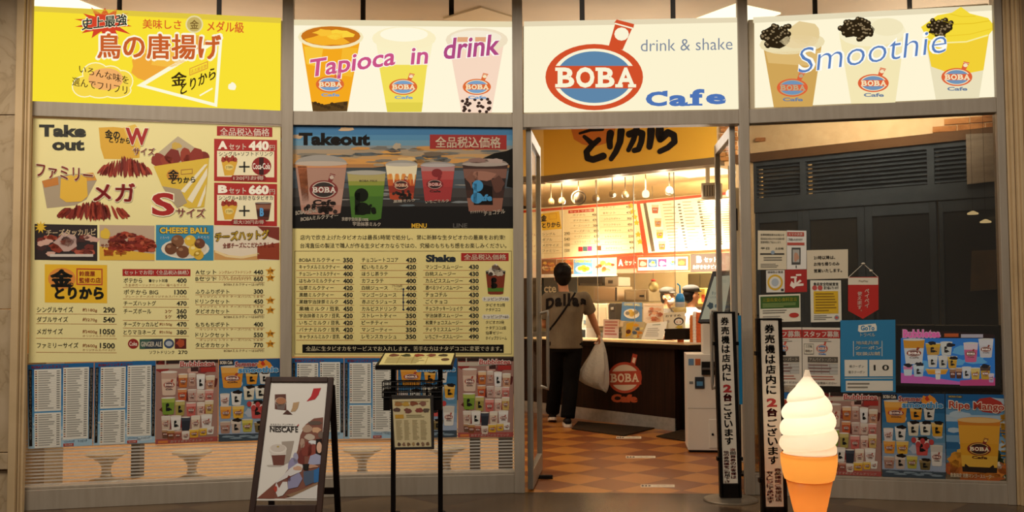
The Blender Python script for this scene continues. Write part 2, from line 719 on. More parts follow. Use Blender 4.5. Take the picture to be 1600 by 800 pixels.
edges = [-1800] + slot_px + [3400]
for a, b in zip(edges, edges[1:]):
    ceil_piece(a + 4, b - 4, 6.3, 13.5, CEIL, CEIL + .05, 0)
for s_ in slot_px:
    ceil_piece(s_ - 4, s_ + 4, 6.3, 13.5, CEIL + .045, CEIL + .06, 1)
tag(bm_obj('ceiling', bm, [M_CEIL, M_DARK]), kind='structure')

# inner walls of the shop
bm = bmesh.new()
box(bm, -6.2, 6.0, 0, -6.0, 14, CEIL)
tag(bm_obj('wall_left', bm, noisy('warm_wall', 'd8b98c', 'ceae80', 5, .8)), kind='structure')
bm = bmesh.new()
box(bm, -6, 13.4, 0, -1.6, 13.6, CEIL)
tag(bm_obj('wall_back', bm, noisy('warm_back_wall', 'd9bb90', 'cfb084', 5, .8)), kind='structure')

# frame of the shop front: trims
MUL = [(PA, .05), (PB, .075), (PC, .07), (PD, .07), (PE, .05)]


def post(p, w, name, dirn, z0=0, z1=CEIL, back=-.08, front=.045):
    bm = bmesh.new()
    a = Vector(p) - dirn * w / 2
    b = Vector(p) + dirn * w / 2
    obar(bm, a, b, z0, z1, back, front)
    return tag(bm_obj(name, bm, M_ALU, bevel=.004), kind='structure')


def dirv(a, b):
    return (Vector(b) - Vector(a)).normalized()


D1, D2, D3, D4 = dirv(PA, PB), dirv(PB, PC), dirv(PC, PD), dirv(PD, PE)
k = 1
for p, w, d in ((PA, .04, D1), (PB, .078, (D1 + D2).normalized()), (PC, .075, (D2 + D3).normalized()), (PD, .07, (D3 + D4).normalized()), (PE, .05, D4)):
    post(p, w, 'trim_%d' % k, d)
    k += 1
for a, b, sill in ((PA, PB, 1), (PB, PC, 1), (PC, PD, 0), (PD, PE, 1)):
    bm = bmesh.new()
    obar(bm, a, b, 2.635, 2.735, -.08, .03)
    tag(bm_obj('trim_%d' % k, bm, M_ALU, bevel=.003), kind='structure')
    k += 1
    if sill:
        bm = bmesh.new()
        obar(bm, a, b, 0, .132, -.08, .03)
        obar(bm, a, b, .132, .150, -.06, .012)
        tag(bm_obj('trim_%d' % k, bm, M_ALU, bevel=.003), kind='structure')
        k += 1
# window panes
M_GLASS = clear_mat('window_glass', 0.07)
M_GLASSD = clear_mat('tinted_window_glass', 0.10, 'd8d4cc')
for i, (a, b, m) in enumerate(((PA, PB, M_GLASS), (PB, PC, M_GLASS), (PD, PE, M_GLASSD))):
    bm = bmesh.new()
    obar(bm, a, b, .14, 2.64, -.016, -.010)
    tag(bm_obj('window_%d' % (i + 1), bm, m), kind='structure')

# jambs and pillars at both ends
JL = atdepth(8, 700, 6.32)
JR = atdepth(1592, 770, 6.40)
bm = bmesh.new()
x1 = atdepth(40, 700, 6.38).x
x0 = atdepth(12, 700, 6.36).x
box(bm, x0, 6.36, 0, x0 + .050, 6.44, CEIL)
box(bm, x0 + .053, 6.385, 0, x0 + .062, 6.44, CEIL)
box(bm, x0 + .045, 6.41, 0, x0 + .076, 6.445, CEIL)
tag(bm_obj('trim_20', bm, M_CREAM, bevel=.004), kind='structure')
bm = bmesh.new()
for z0, z1 in ((0, .28), (.292, .395), (.40, 1.33), (1.335, 2.62), (2.625, 3.62)):
    box(bm, x0 - 1.6, 6.39 if z0 != .292 else 6.365, z0, x0, 6.55, z1)
tag(bm_obj('wall_left_pillar', bm, M_MARB, bevel=.003), kind='structure')
bm = bmesh.new()
xr = PE[0] + .02
for dx0, dx1, y in ((0, .018, 6.50), (.018, .036, 6.475), (.040, .056, 6.45), (.056, .078, 6.43)):
    box(bm, xr + dx0, y, 0, xr + dx1, 6.66, CEIL)
tag(bm_obj('trim_21', bm, M_CREAM, bevel=.004), kind='structure')
bm = bmesh.new()
box(bm, xr + .078, 6.41, 0, xr + 1.8, 6.6, CEIL)
tag(bm_obj('wall_right_pillar', bm, M_WALLB), kind='structure')

# frosted stripe film over the foot of the two menu windows
M_FILM = clear_mat('frosted_film', 0.02, 'ffffff', .3, .40, 'd8d4cc')
for (a, b, pl, L0, L1, nm) in ((PA, PB, BAY1, 46, 437, 'fried chicken menu'), (PB, PC, BAY2, 456, 802, 'drinks menu')):
    bm = bmesh.new()
    A, B = Vector(a), Vector(b)
    d = (B - A).normalized()
    z = .158
    while z < .47:
        obar(bm, A + d * .03, B - d * .04, z, z + .011, -.0095, -.0085)
        z += .0225
    tag(bm_obj('window_film', bm, M_FILM), 'frosted striped film on the glass under the ' + nm, 'window film', 'striped window films')
bm = bmesh.new()

# ---------------------------------------------------------------- the double door, both leaves swung inwards
M_STEEL = noisy('brushed_steel', '9a9388', '8a8378', 40, 0.45, 0.5, (1, 1, .05))
M_STEELD = mat('4a443c', 0.35, 0.7)


def door(name, hinge, far, side):
    h, f = Vector(hinge), Vector(far)
    d = (f - h).normalized()
    ln = (f - h).length
    root = bpy.data.objects.new(name, None)
    root.location = (h.x, h.y, 0)
    COL.objects.link(root)
    tag(root, kind='structure')

    def P(a, b):
        return h + d * a, h + d * b
    for nm, a, b, z0, z1, m in (('stile', 0, .05, .015, 2.63, M_STEEL), ('stile', ln - .055, ln, .015, 2.63, M_STEEL),
                                ('rail', .05, ln - .055, .015, .15, M_STEEL), ('rail', .05, ln - .055, 2.55, 2.63, M_STEEL)):
        bm = bmesh.new()
        obar(bm, *P(a, b), z0, z1, -.02, .02)
        bm_obj(nm, bm, m, root, bevel=.003)
    bm = bmesh.new()
    obar(bm, *P(.05, ln - .055), .15, 2.55, -.004, .004)
    bm_obj('pane', bm, M_GLASS, root)
    nrm = Vector((d.y, -d.x)) * side
    bm = bmesh.new()
    q = h + d * (ln - .10)
    o = q + nrm * .075
    i_ = q + nrm * .015
    tube(bm, [(i_.x, i_.y, 1.27), (o.x, o.y, 1.29), (o.x, o.y, 1.24), (o.x, o.y, .72), (o.x, o.y, .67), (i_.x, i_.y, .69)], .014, 10)
    bm_obj('pull_handle', bm, M_STEEL, root, smooth=True)
    return root


hl = atdepth(829, 760, 7.06)
fl_ = atdepth(844, 700, 7.92)
door('door_1', (hl.x, hl.y), (fl_.x, fl_.y), 1)
hr = atdepth(1153, 760, 6.98)
fr_ = atdepth(1127, 700, 7.85)
door('door_2', (hr.x, hr.y), (fr_.x, fr_.y), -1)
bm = bmesh.new()
a = atdepth(829, 700, 7.55)
box(bm, a.x + .02, a.y, .0, a.x + .17, a.y + .035, .028)
tag(bm_obj('doorstop_wedge', bm, mat('1c1714', .5), bevel=.004), 'small black door stop on the tiles under the open glass door leaf', 'door stop')

# ---------------------------------------------------------------- partition wall behind the window on the right: plaster, bricks, louvred dark doors


def kpt(px, off=0.0, py=470):
    p = kplane(off).hit(px, py)
    return Vector((p.x, p.y))


W0, W1 = kpt(1153), kpt(1153) + KD * 3.6
FB = 2.825                         # underside of the fascia / beam
bm = bmesh.new()
obar(bm, kpt(1124), W1, FB + .05, CEIL, -.2, 0)
obar(bm, W0, kpt(1180), 0, FB + .05, -.2, 0)
tag(bm_obj('wall_right', bm, M_PLASTER), kind='structure')
bm = bmesh.new()
obar(bm, W0, W1, FB - .02, FB + .07, -.15, .03)
tag(bm_obj('trim_22', bm, mat('5e4226', .6)), kind='structure')
M_BRICK = noisy('brick_slip', 'c08850', 'a06a38', 9, .85, bump=.4)
bm = bmesh.new()
KPB = KP
Wf = kplane(-.001)


def brick(x0, y0, x1, y1, sk=-.065):
    slab(bm, kplane(-.02), [(x0, y0), (x1, y0 + sk * (x1 - x0)), (x1, y1 + sk * (x1 - x0)), (x0, y1)], .02)


for r in range(9):
    for c in range(2):
        x = 1126 + c * 17 - (r % 2) * 8
        brick(max(x, 1125), 186 + r * 7.4 - (x - 1126) * .1, min(x + 15.5, 1152), 191.8 + r * 7.4 - (x - 1126) * .1)
brick(1180, 215.5, 1195, 221.5)
for x0, y0, w in ((1475, 186.5, 39), (1516, 183.5, 42), (1457, 198.5, 37), (1496, 195.5, 42), (1540, 193, 20)):
    brick(x0, y0 - 0.5, x0 + w, y0 + 8.5)
brick(1535, 178.5, 1556, 186)
tag(bm_obj('wall_right_bricks', bm, M_BRICK, bevel=.002), kind='structure')

M_DOORM = noisy('dark_steel_door', '3e464e', '363e46', 5, .45, spec=.15)
M_DGL = mat('26282a', .14, spec=.5)
G_DARK = thing('louvred_door_front', (*kpt(1330), 0), 'dark grey steel shopfront with louvres over two glazed doors behind the window', 'closed shopfront')
KF = kplane(0.03)
bm = bmesh.new()


def kbar(x0, x1, z0, z1, t0, t1, mi=0):
    obar(bm, kpt(x0, .03), kpt(x1, .03), z0, z1, t0, t1, mi)


kbar(1181, 1640, 2.28, 2.43, -.05, .02)
kbar(1181, 1640, 2.76, FB, -.05, .02)
for a, b in ((1181, 1186), (1255, 1264), (1455, 1466), (1556, 1640)):
    kbar(a, b, 2.43, 2.76, -.05, .02)
bm_obj('transom_frame', bm, M_DOORM, G_DARK)
for a, b in ((1186, 1255), (1264, 1455), (1466, 1556)):
    bm = bmesh.new()
    kbar(a, b, 2.43, 2.76, -.16, -.15, 1)
    for i in range(8):
        z = 2.44 + i * .041
        A, B = kpt(a, .03), kpt(b, .03)
        n = KN
        q = [(A + n * .01, z), (B + n * .01, z), (B - n * .05, z + .034), (A - n * .05, z + .034)]
        hexa(bm, [(p.x, p.y, zz) for p, zz in q], [(p.x, p.y, zz + .006) for p, zz in q])
    bm_obj('louvre_panel', bm, [M_DOORM, mat('0c0b0b', .9)], G_DARK)
for a, b, kind in ((1181, 1256, 'side'), (1256, 1353, 'door'), (1354, 1466, 'door'), (1470, 1640, 'side')):
    bm = bmesh.new()
    w = 7 if kind == 'side' else 11
    kbar(a, a + w, .02, 2.28, -.04, .0)
    kbar(b - w, b, .02, 2.28, -.04, .0)
    kbar(a + w, b - w, 2.17, 2.28, -.04, .0)
    kbar(a + w, b - w, .02, .2, -.04, .0)
    f = bm_obj('door_leaf' if kind == 'door' else 'side_frame', bm, M_DOORM, G_DARK, bevel=.003)
    bm = bmesh.new()
    kbar(a + w, b - w, .2, 2.17, -.03, -.02)
    bm_obj('pane', bm, M_DGL, f)
    if kind == 'door':
        bm = bmesh.new()
        x = kpt(b - 18 if a < 1300 else a + 18, -.03)
        x2 = kpt(b - 18 if a < 1300 else a + 18, 0.03)
        tube(bm, [(x2.x, x2.y, 1.25), (x.x, x.y, 1.25), (x.x, x.y, .85), (x2.x, x2.y, .85)], .012, 8)
        bm_obj('pull_handle', bm, M_DOORM, f)
# slip of pale board, an olive panel and two lamps at the far end of that front
bm = bmesh.new()
slab(bm, kplane(-.06), [(1509, 209.5), (1555, 207.5), (1555, 283), (1511, 288)], .02)
tag(bm_obj('notice_board', bm, noisy('pale_board', '8f8474', '7f7464', 3, .6, stretch=(1, 1, 8))), 'pale grey board hung over the dark louvres below the bricks', 'board')
bm = bmesh.new()
slab(bm, kplane(-.05), [(1518, 392), (1557, 390), (1557, 452), (1516, 455)], .02)
tag(bm_obj('wall_panel', bm, noisy('olive_board', '5e4f34', '4c4028', 3, .6)), 'olive brown board behind the window above the television', 'board')
for px, py, h, tx in ((1520, 335, 12, 'short'), (1540, 348, 24, 'long')):
    c = kplane(-.30).hit(px, py)
    lm = thing('pendant_lamp', c, 'small flat glowing pendant lamp on a %s cord beyond the window' % tx, 'lamp', 'pendant lamps beyond the window')
    bm = bmesh.new()
    lathe(bm, [(.045, 0), (.045, .012), (.01, .03)], c, 16)
    bm_obj('lamp_shade', bm, mat('ffe2a8', emit=1.0), lm)
    bm = bmesh.new()
    tube(bm, [c + Vector((0, 0, .03)), c + Vector((0, 0, 2.6 if False else CEIL - c.z))], .0012, 6)
    bm_obj('cord', bm, M_DARK, lm)

# ---------------------------------------------------------------- illuminated signs over the bays
M_CASE = mat('d8c8a8', .5)


def sign(a, b, name_label, quad, base, draw, plane):
    mid = (Vector(a) + Vector(b)) / 2
    t = thing('illuminated_sign', (mid.x, mid.y, 2.735), name_label, 'sign', 'lit box signs over the shopfront')
    bm = bmesh.new()
    d = (Vector(b) - Vector(a)).normalized()
    A, B = Vector(a) + d * .04, Vector(b) - d * .04
    obar(bm, A, B, 2.737, 3.40, -.20, -.012)
    bm_obj('casing', bm, M_CASE, t, bevel=.01)
    p = Print(plane, -.008, emit=SIGN_E)
    p.rect(0, 0, 0, 0, base) if False else None
    p.poly(quad, base, 0)
    draw(p)
    p.build('lit_face', t)
    return t


SIGN_E = 1.0


def sign1(p):
    p.frame(0, 0, 3.478)
    p.rect(185, 33, 1525, 62, 'e0c640', 1, 64)
    p.star(570, 125, 165, 95, 14, 'd5452a', 1, .55, 3)
    p.txt('史上最強', 440, 97, 694, 170, 'fdf6d0', .055, 3, -28)
    p.txt('史上最強', 444, 101, 690, 166, '34352a', .03, 4, -28)
    p.txt('美味しさ', 775, 103, 985, 156, 'd8622c', .02, 3, 5)
    p.ell(1056, 132, 48, 48, 'e8d8a0', 2)
    p.ell(1056, 132, 40, 40, 'c9b063', 3)
    p.txt('金', 1032, 108, 1080, 158, '7a5f2c', .02, 4)
    p.txt('メダル級', 1125, 112, 1325, 172, 'd8622c', .02, 3, 8)
    p.blob(840, 360, 130, 75, 'f0a93a', 1, 2)
    p.blob(905, 300, 110, 55, 'f6bd45', 2, 5)
    p.blob(1060, 250, 80, 60, 'f0b545', 1, 8)
    p.poly([(742, 466), (1210, 185), (1180, 582)], 'fdf9d8', 2)
    p.poly([(790, 462), (1190, 225), (1165, 560)], 'fae037', 3)
    p.txt('金', 930, 395, 1015, 470, '3a2c14', .03, 5, -8)
    p.txt('とりから', 980, 455, 1172, 520, '3a2c14', .03, 5, -95)
    p.frame_rect(1030, 372, 1130, 412, 4, 'd88a3a', 5, -40)
    p.txt('名古屋名物', 1038, 380, 1122, 404, 'd88a3a', .01, 5, -34)
    p.line(1085, 520, 1155, 480, 8, 'fdf9d8', 4)
    p.txt('鳥の唐揚げ', 518, 168, 1212, 330, 'fdf6dc', .06, 6, 6)
    p.txt('鳥の唐揚げ', 528, 178, 1202, 320, 'c85f2a', .03, 7, 6)
    for i, c in ((0, 'fdf3c0'), (1, 'f8d84a')):
        for cx, cy, rx, ry in ((520, 400, 75, 62), (600, 415, 70, 60), (665, 440, 60, 60), (460, 470, 70, 60), (540, 490, 80, 45), (630, 490, 85, 45)):
            p.ell(cx, cy, rx - 6 * i, ry - 6 * i, c, 2 + i)
    p.ell(575, 430, 95, 60, 'f3b068', 4)
    p.txt('いろんな味を', 430, 350, 700, 395, '4a331e', .015, 5, 65)
    p.txt('選んでフリフリ', 392, 418, 692, 465, '4a331e', .015, 5, 50)
    p.blob(1265, 470, 22, 24, 'fdf6d8', 2, 4)


def outlined(p, t, x0, y0, x1, y1, h, ry=0, sl=0, b=.02, z=6, o='fffaf0', ob=.05, d=4):
    p.txt(t, x0 - d, y0 - d, x1 + d, y1 + d, o, ob, z, ry, sl)
    p.txt(t, x0, y0, x1, y1, h, b, z + 1, ry, sl)


def sign2(p):
    p.frame(430, 0, 4)
    p.rect(106, 122, 1480, 158, 'e6d8b0', 1, 12)
    p.poly([(165, 255), (530, 255), (450, 695), (235, 695)], 'f4a81f', 2)
    p.poly([(180, 290), (300, 300), (280, 420), (195, 400)], 'f8c43a', 3)
    p.poly([(420, 300), (515, 300), (480, 480), (400, 470)], 'f6b930', 3)
    p.ell(347, 232, 205, 74, 'f6e7b8', 3)
    p.ell(347, 226, 186, 62, 'c9741c', 4)
    p.blob(330, 245, 130, 40, 'f6b02a', 5, 1)
    p.blob(400, 215, 80, 30, 'fbd33f', 5, 2)
    p.blob(300, 205, 60, 20, 'f9c238', 6, 3)
    p.poly([(228, 635), (300, 655), (390, 640), (455, 632), (450, 696), (235, 696)], '5a4020', 4)
    for i in range(10):
        p.ell(250 + i * 21, 645 + (i * 37 % 30), 13, 11, '46311a', 5, 8)
    p.poly([(630, 260), (985, 260), (955, 420), (655, 420)], 'fbf0c4', 2)
    p.ell(805, 240, 200, 75, 'fbeec2', 2)
    p.ell(805, 215, 150, 45, 'fff8dc', 3)
    p.poly([(648, 405), (950, 405), (915, 700), (700, 700)], 'f2de58', 3)
    p.poly([(692, 640), (923, 640), (915, 700), (700, 700)], 'e2d04c', 4)
    p.poly([(1085, 270), (1430, 270), (1352, 705), (1165, 705)], 'f7d8c0', 2)
    p.ell(1260, 250, 195, 76, 'f0dfc0', 3)
    p.ell(1255, 235, 160, 45, 'f6ead2', 4)
    for x0, x1 in ((1130, 1205), (1250, 1350)):
        p.rect(x0, 232, x1, 262, 'e2a77c', 5)
    R = random.Random(5)
    for i in range(26):
        yy = R.uniform(620, 700)
        p.ell(R.uniform(1158, 1352 - (yy - 620) * .1), yy, 11, 10, '3c2a22', 5, 9)
    for cx, cy in ((342, 527), (800, 543), (1260, 543)):
        boba_logo(p, cx, cy, 88, 50, 'dd6a34', '7aa0c4', 'f6e3b8', '7aa0c4', 6)
    outlined(p, 'Tapioca', 205, 372, 745, 520, 'cc5585', -80, 14)
    outlined(p, 'in', 845, 300, 952, 404, 'c85585', -6, 10)
    outlined(p, 'drink', 1048, 240, 1400, 372, 'b04a80', -30, 14)


def sign3(p):
    p.frame(800, 0, 4)
    p.rect(74, 134, 1443, 166, 'e4d6b4', 1, -26)
    boba_logo(p, 514, 482, 305, 207, 'd2502a', '5f86a8', 'fbf4d4', word=False)
    p.txt('drink & shake', 805, 248, 1378, 322, '7d8798', -.004, 4, -12)
    for ch, x0, x1, y0, y1 in (('C', 836, 968, 572, 664), ('a', 982, 1098, 594, 664), ('f', 1112, 1202, 556, 660), ('e', 1212, 1336, 586, 652)):
        p.txt(ch, x0, y0, x1, y1, '4f74b4', .045, 4)
    p.rect(1108, 648, 1190, 660, '4f74b4', 5)
    p.poly([(940, 570), (972, 566), (972, 604), (948, 600)], '4f74b4', 5)
    p.rect(1076, 650, 1112, 662, '4f74b4', 5)


def sign4(p):
    p.frame(1150, 0, 3.556)
    p.poly([(95, 96), (1464, 26), (1465, 56), (96, 128)], 'e6dab8', 1)
    p.poly([(150, 250), (480, 225), (425, 592), (210, 596)], 'cfa458', 2)
    p.poly([(165, 290), (470, 280), (455, 370), (180, 350)], 'ddb872', 3)
    p.ell(312, 240, 182, 62, 'ecdcae', 3, rot=-.06)
    p.blob(375, 185, 95, 62, 'e4cb94', 4, 3, k=.12)
    p.blob(350, 230, 110, 40, 'e9d3a2', 4, 7, k=.12)
    R = random.Random(2)

    def pearls(cx, cy, rx, ry, n):
        for i in range(n):
            a, r = R.uniform(0, 6.28), math.sqrt(R.uniform(0, 1))
            x, y = cx + rx * r * math.cos(a), cy + ry * r * math.sin(a)
            p.ell(x, y, 15, 15, '2c2112', 5, 10)
            p.ell(x - 3, y - 4, 6, 5, '8a7656', 6, 8)
    p.blob(222, 205, 75, 55, '2c2112', 4, 5)
    pearls(222, 205, 75, 62, 34)
    pearls(285, 150, 12, 14, 3)
    p.poly([(575, 200), (940, 180), (885, 572), (640, 576)], 'f4e6b4', 2)
    p.ell(757, 180, 186, 78, 'f8edc6', 3, rot=-.05)
    p.ell(840, 150, 90, 50, 'f2e6bc', 4)
    p.blob(670, 160, 88, 58, '2c2112', 4, 6)
    pearls(670, 160, 92, 62, 42)
    p.poly([(1045, 180), (1410, 170), (1350, 545), (1110, 552)], 'eadfba', 2)
    p.poly([(1050, 200), (1405, 190), (1375, 390), (1225, 420), (1085, 370)], 'f2cf36', 3)
    p.poly([(1250, 38), (1300, 75), (1400, 100), (1440, 150), (1395, 205), (1230, 235), (1062, 215), (1028, 150), (1120, 85), (1200, 70)], 'f5d93a', 4)
    p.path([(1060, 218), (1150, 238), (1280, 232), (1400, 195)], 8, 'f9ec9c', 5)
    p.path([(1130, 110), (1210, 135), (1320, 130), (1410, 115)], 5, 'e6c428', 5)
    p.path([(1190, 78), (1250, 92), (1330, 90)], 5, 'e8c82c', 5)
    p.path([(1070, 185), (1180, 200), (1300, 190), (1420, 160)], 5, 'ecca2e', 5)
    p.blob(1135, 155, 62, 50, '2c2112', 5, 9)
    pearls(1135, 150, 66, 55, 30)
    for cx, cy, c in ((313, 487, 'b8a680'), (763, 462, 'f6e3b8'), (1227, 428, 'f6e3b8')):
        boba_logo(p, cx, cy, 86, 50, 'dd6238', '7393b4', c, '6f8098', 6)
    outlined(p, 'Smoothie', 345, 268, 1165, 408, '5c7fb8', -118, 14, -.012, o='fffdf2', ob=.03)


sign(PA, PB, 'yellow lit box sign with orange characters and a burst over the fried chicken menu', [(51, 10), (439, 28), (438, 174), (50, 159)], 'f9e034', sign1, BAY1)
sign(PB, PC, 'white lit box sign with three drink cups and pink handwriting over the drinks menu', [(456.5, 32), (800, 34), (801, 176), (456.5, 175)], 'fff6d8', sign2, BAY2)
sign(PC, PD, 'white lit box sign with large oval red and blue logo over the open door', [(818.5, 34), (1161, 27), (1161, 170.5), (818.5, 176)], 'fdf3d0', sign3, BAY3)
sign(PD, PE, 'white lit box sign with three pearl topped cups and blue handwriting over the television window', [(1178.5, 27), (1562, 8), (1565, 151), (1179.5, 168.5)], 'fff5d4', sign4, BAY4)

# ---------------------------------------------------------------- large menu sheets on the two left bays
RED, CREAM = 'a3221f', 'e9dd9e'
INK, INK2 = '2b2a22', '6b4a34'


def fries(p, x0, y0, x1, y1, n, z, seed):
    R = random.Random(seed)
    cols = ['96321f', '7c2418', 'a8402a', '862a1c', '651c12']
    cx = (x0 + x1) / 2
    for i in range(n * 2):
        x = R.uniform(x0 + 20, x1 - 20)
        f = abs(x - cx) / ((x1 - x0) / 2)
        yb = y1 - R.uniform(0, 20) - f * (y1 - y0) * .15
        yt = y0 + f * (y1 - y0) * .45 + R.uniform(0, 25)
        lean = (x - cx) * .35 + R.uniform(-15, 15)
        w = (x1 - x0) / 32
        ax, ay, bx, by = x - lean * .3, yt, x + lean * .5, yb
        ln = math.hypot(bx - ax, by - ay) * R.uniform(.42, .55)
        p.ell((ax + bx) / 2, (ay + by) / 2, ln, w * R.uniform(.55, .85), cols[i % 5], z + (i % 4), 10, math.atan2(by - ay, bx - ax))


def menu_chicken():
    p = Print(BAY1, .004)
    p.frame(30, 170, 3.8095)
    p.txt('Take', 118, 93, 398, 166, INK, .05, 3, 4)
    p.txt('out', 196, 183, 388, 248, INK, .05, 3, 2)
    # bag of fries
    p.poly([(473, 112), (560, 108), (655, 118), (722, 130), (716, 292), (600, 300), (506, 298), (484, 230)], 'd9a838', 1)
    p.poly([(620, 112), (690, 92), (735, 150), (720, 240), (650, 200)], 'e2bc50', 2)
    fries(p, 470, 270, 800, 420, 34, 2, 3)
    p.txt('金の', 510, 122, 600, 172, INK, .03, 5, 8)
    p.txt('とりから', 535, 165, 660, 200, INK, .03, 5, 8)
    outlined(p, 'W', 632, 112, 770, 214, RED, 4, b=.04, ob=.07, z=8, o='f2e8c8')
    outlined(p, 'サイズ', 678, 228, 806, 272, 'a8554a', 6, z=8, o='f2e8c8')
    # cone
    p.poly([(945, 163), (1135, 292), (1060, 330), (820, 330), (782, 300)], 'b9a98c', 1)
    p.blob(935, 220, 28, 22, 'c9a64a', 2, 2)
    for i, (x, y, rx, ry) in enumerate(((830, 305, 45, 40), (915, 285, 48, 45), (990, 280, 32, 50), (1055, 280, 42, 45), (1100, 285, 35, 32), (880, 310, 40, 30), (1020, 300, 40, 30))):
        p.blob(x, y, rx, ry, ('8c3022', '7c2a1e', '963a26')[i % 3], 2 + i % 2, i, k=.12)
    p.poly([(800, 342), (960, 318), (1130, 292), (1118, 440), (1100, 585), (1010, 592), (905, 545), (850, 460)], 'd9b63e', 4)
    p.poly([(850, 460), (905, 545), (940, 590), (1000, 560), (960, 480)], 'a8987c', 5)
    for k_ in range(3):
        p.poly([(1105 - k_ * 55, 330 + k_ * 8), (1122 - k_ * 55, 330 + k_ * 8), (985 + k_ * 14 - k_ * 40, 500 + k_ * 18), (960 + k_ * 14 - k_ * 40, 490 + k_ * 18)], 'e9e0c4', 5) if k_ == 0 else None
    p.poly([(1120, 350), (1118, 400), (1030, 560), (1000, 540)], 'e9e0c4', 5)
    p.poly([(1112, 450), (1108, 500), (1080, 580), (1058, 585)], 'e9e0c4', 5)
    p.ell(915, 395, 38, 34, 'c98a34', 6)
    p.txt('金', 885, 362, 950, 420, INK, .04, 7, 0)
    p.frame_rect(962, 362, 1032, 392, 4, 'a8763a', 6, -6)
    p.txt('とりから', 905, 412, 1048, 448, INK, .04, 7, -10)
    outlined(p, 'S', 790, 500, 925, 636, RED, 0, b=.03, ob=.06, z=8, o='f2e8c8', d=7)
    outlined(p, 'サイズ', 936, 588, 1106, 642, 'a8554a', 6, z=8, o='f2e8c8')
    # family pack
    p.poly([(135, 430), (250, 395), (440, 380), (462, 425), (400, 540), (330, 575), (165, 592)], 'a8977e', 1)
    p.poly([(135, 430), (230, 405), (235, 452), (150, 470)], 'c07a34', 2)
    p.poly([(380, 385), (440, 380), (462, 425), (400, 430)], 'd09038', 2)
    p.poly([(248, 415), (300, 395), (370, 392), (402, 415), (408, 520), (370, 552), (280, 556), (242, 530)], 'e0b23c', 3)
    fries(p, 235, 535, 660, 672, 44, 4, 9)
    outlined(p, 'ファミリー', 102, 322, 438, 405, 'a8453c', 40, z=8, o='f2e8c8')
    outlined(p, 'メガ', 440, 438, 690, 552, 'a02a28', 4, z=8, o='f2e8c8', b=.03, ob=.07)
    # set boxes
    p.rect(1177, 103, 1507, 160, RED, 1, 8)
    p.txt('全品税込価格', 1195, 112, 1490, 160, 'f2e8d8', .015, 3, 4)
    for k_, (y, a, price, sub, foot) in enumerate(((178, 'A', '440', 'シングル+ソフトドリンク', '120円お得'), (440, 'B', '660', 'シングル+お好きなタピオカ', '最大120円お得'))):
        p.rect(1160, y, 1535, y + 252, 'ab2a25', 1, 8)
        p.rect(1178, y + 72, 1518, y + 226, 'efe4be', 2, 4)
        p.txt(a, 1183, y + 14, 1240, y + 62, 'f6eedc', .06, 3)
        p.txt('セット', 1248, y + 30, 1350, y + 66, 'f6eedc', .03, 3)
        p.txt(price, 1366, y + 14, 1486, y + 70, 'f6eedc', .06, 3)
        p.txt('円', 1490, y + 38, 1522, y + 70, 'f6eedc', .02, 3)
        p.txt(sub, 1188, y + 76, 1510, y + 104, '4a4436', .01, 4)
        p.poly([(1203, y + 130), (1300, y + 134), (1275, y + 218), (1222, y + 220)], 'd9a838', 3)
        for i in range(5):
            p.blob(1215 + i * 18, y + 125 - (i % 2) * 8, 13, 16, '9c3424', 4, i)
        p.ell(1250, y + 170, 26, 18, 'e8cf7a', 4)
        p.txt('とりから', 1230, y + 162, 1270, y + 178, INK, .02, 5)
        p.rect(1308, y + 162, 1372, y + 172, INK, 4)
        p.rect(1335, y + 136, 1345, y + 200, INK, 4)
        if k_ == 0:
            p.ell(1442, y + 163, 58, 55, '8f1d1b', 4)
            p.rect(1428, y + 112, 1455, y + 215, '3a1512', 5)
            p.txt('Coca-Cola', 1390, y + 145, 1494, y + 182, 'f2e8dc', .02, 6)
        else:
            cup(p, 1405, y + 120, 95, 104, '5a2a1e', ((.1, .35, '8a5a44'), (.45, .8, '3c1c16')), '8a8076', 'none', 4)
            p.txt('B', 1432, y + 150, 1456, y + 200, '5aa0d8', .05, 8)
        p.poly([(1270, y + 218), (1460, y + 218), (1475, y + 235), (1460, y + 250), (1270, y + 250), (1255, y + 235)], '8f1f1c', 5)
        p.txt(foot, 1275, y + 222, 1455, y + 246, 'f2e2d0', .02, 6)
    # picture tiles
    p.frame(30, 340, 3.3333)
    p.rect(80, 33, 407, 220, '2a2020', 1, 6)
    R = random.Random(4)
    for i in range(34):
        p.blob(R.uniform(100, 390), R.uniform(95, 195), 26, 14, ('8a3420', 'a8503c', 'c9a090', '6a2a22', '402422')[i % 5], 2 + i % 3, i)
    p.blob(245, 130, 60, 45, 'b89a90', 4, 3)
    p.txt('チーズタッカルビ', 140, 62, 400, 98, 'e8cfa8', .03, 8, -6)
    p.star(112, 50, 34, 16, 9, 'd8b02c', 5)
    p.rect(160, 190, 385, 204, 'c9beb4', 6)
    p.rect(418, 38, 705, 222, 'b8a088', 1, 4)
    p.poly([(418, 150), (560, 170), (705, 190), (705, 222), (418, 222)], 'd9ad3a', 2)
    for i in range(90):
        t = R.uniform(0, 1)
        x, y = 480 + t * 215, R.uniform(75 + abs(t - .4) * 90, 170)
        p.blob(x, y, 22, 11, ('8a2c1e', 'a23c26', '6c2018', 'b4563a')[i % 4], 3 + i % 3, i)
    p.txt('サクサク', 425, 135, 500, 158, 'a8452a', .02, 8)
    p.txt('旨辛', 440, 165, 560, 198, 'c9602c', .03, 8)
    p.blob(452, 85, 26, 32, 'd8b43c', 4, 4)
    p.rect(712, 38, 1012, 222, '3786a8', 1, 2)
    p.txt('CHEESE BALL', 728, 48, 990, 84, '3a3020', .06, 3, 2)
    p.txt('CHEESE BALL', 732, 50, 986, 82, 'e0b83a', .035, 4, 2)
    p.txt('とろ〜り', 735, 98, 780, 112, 'dfe8ea', .01, 4)
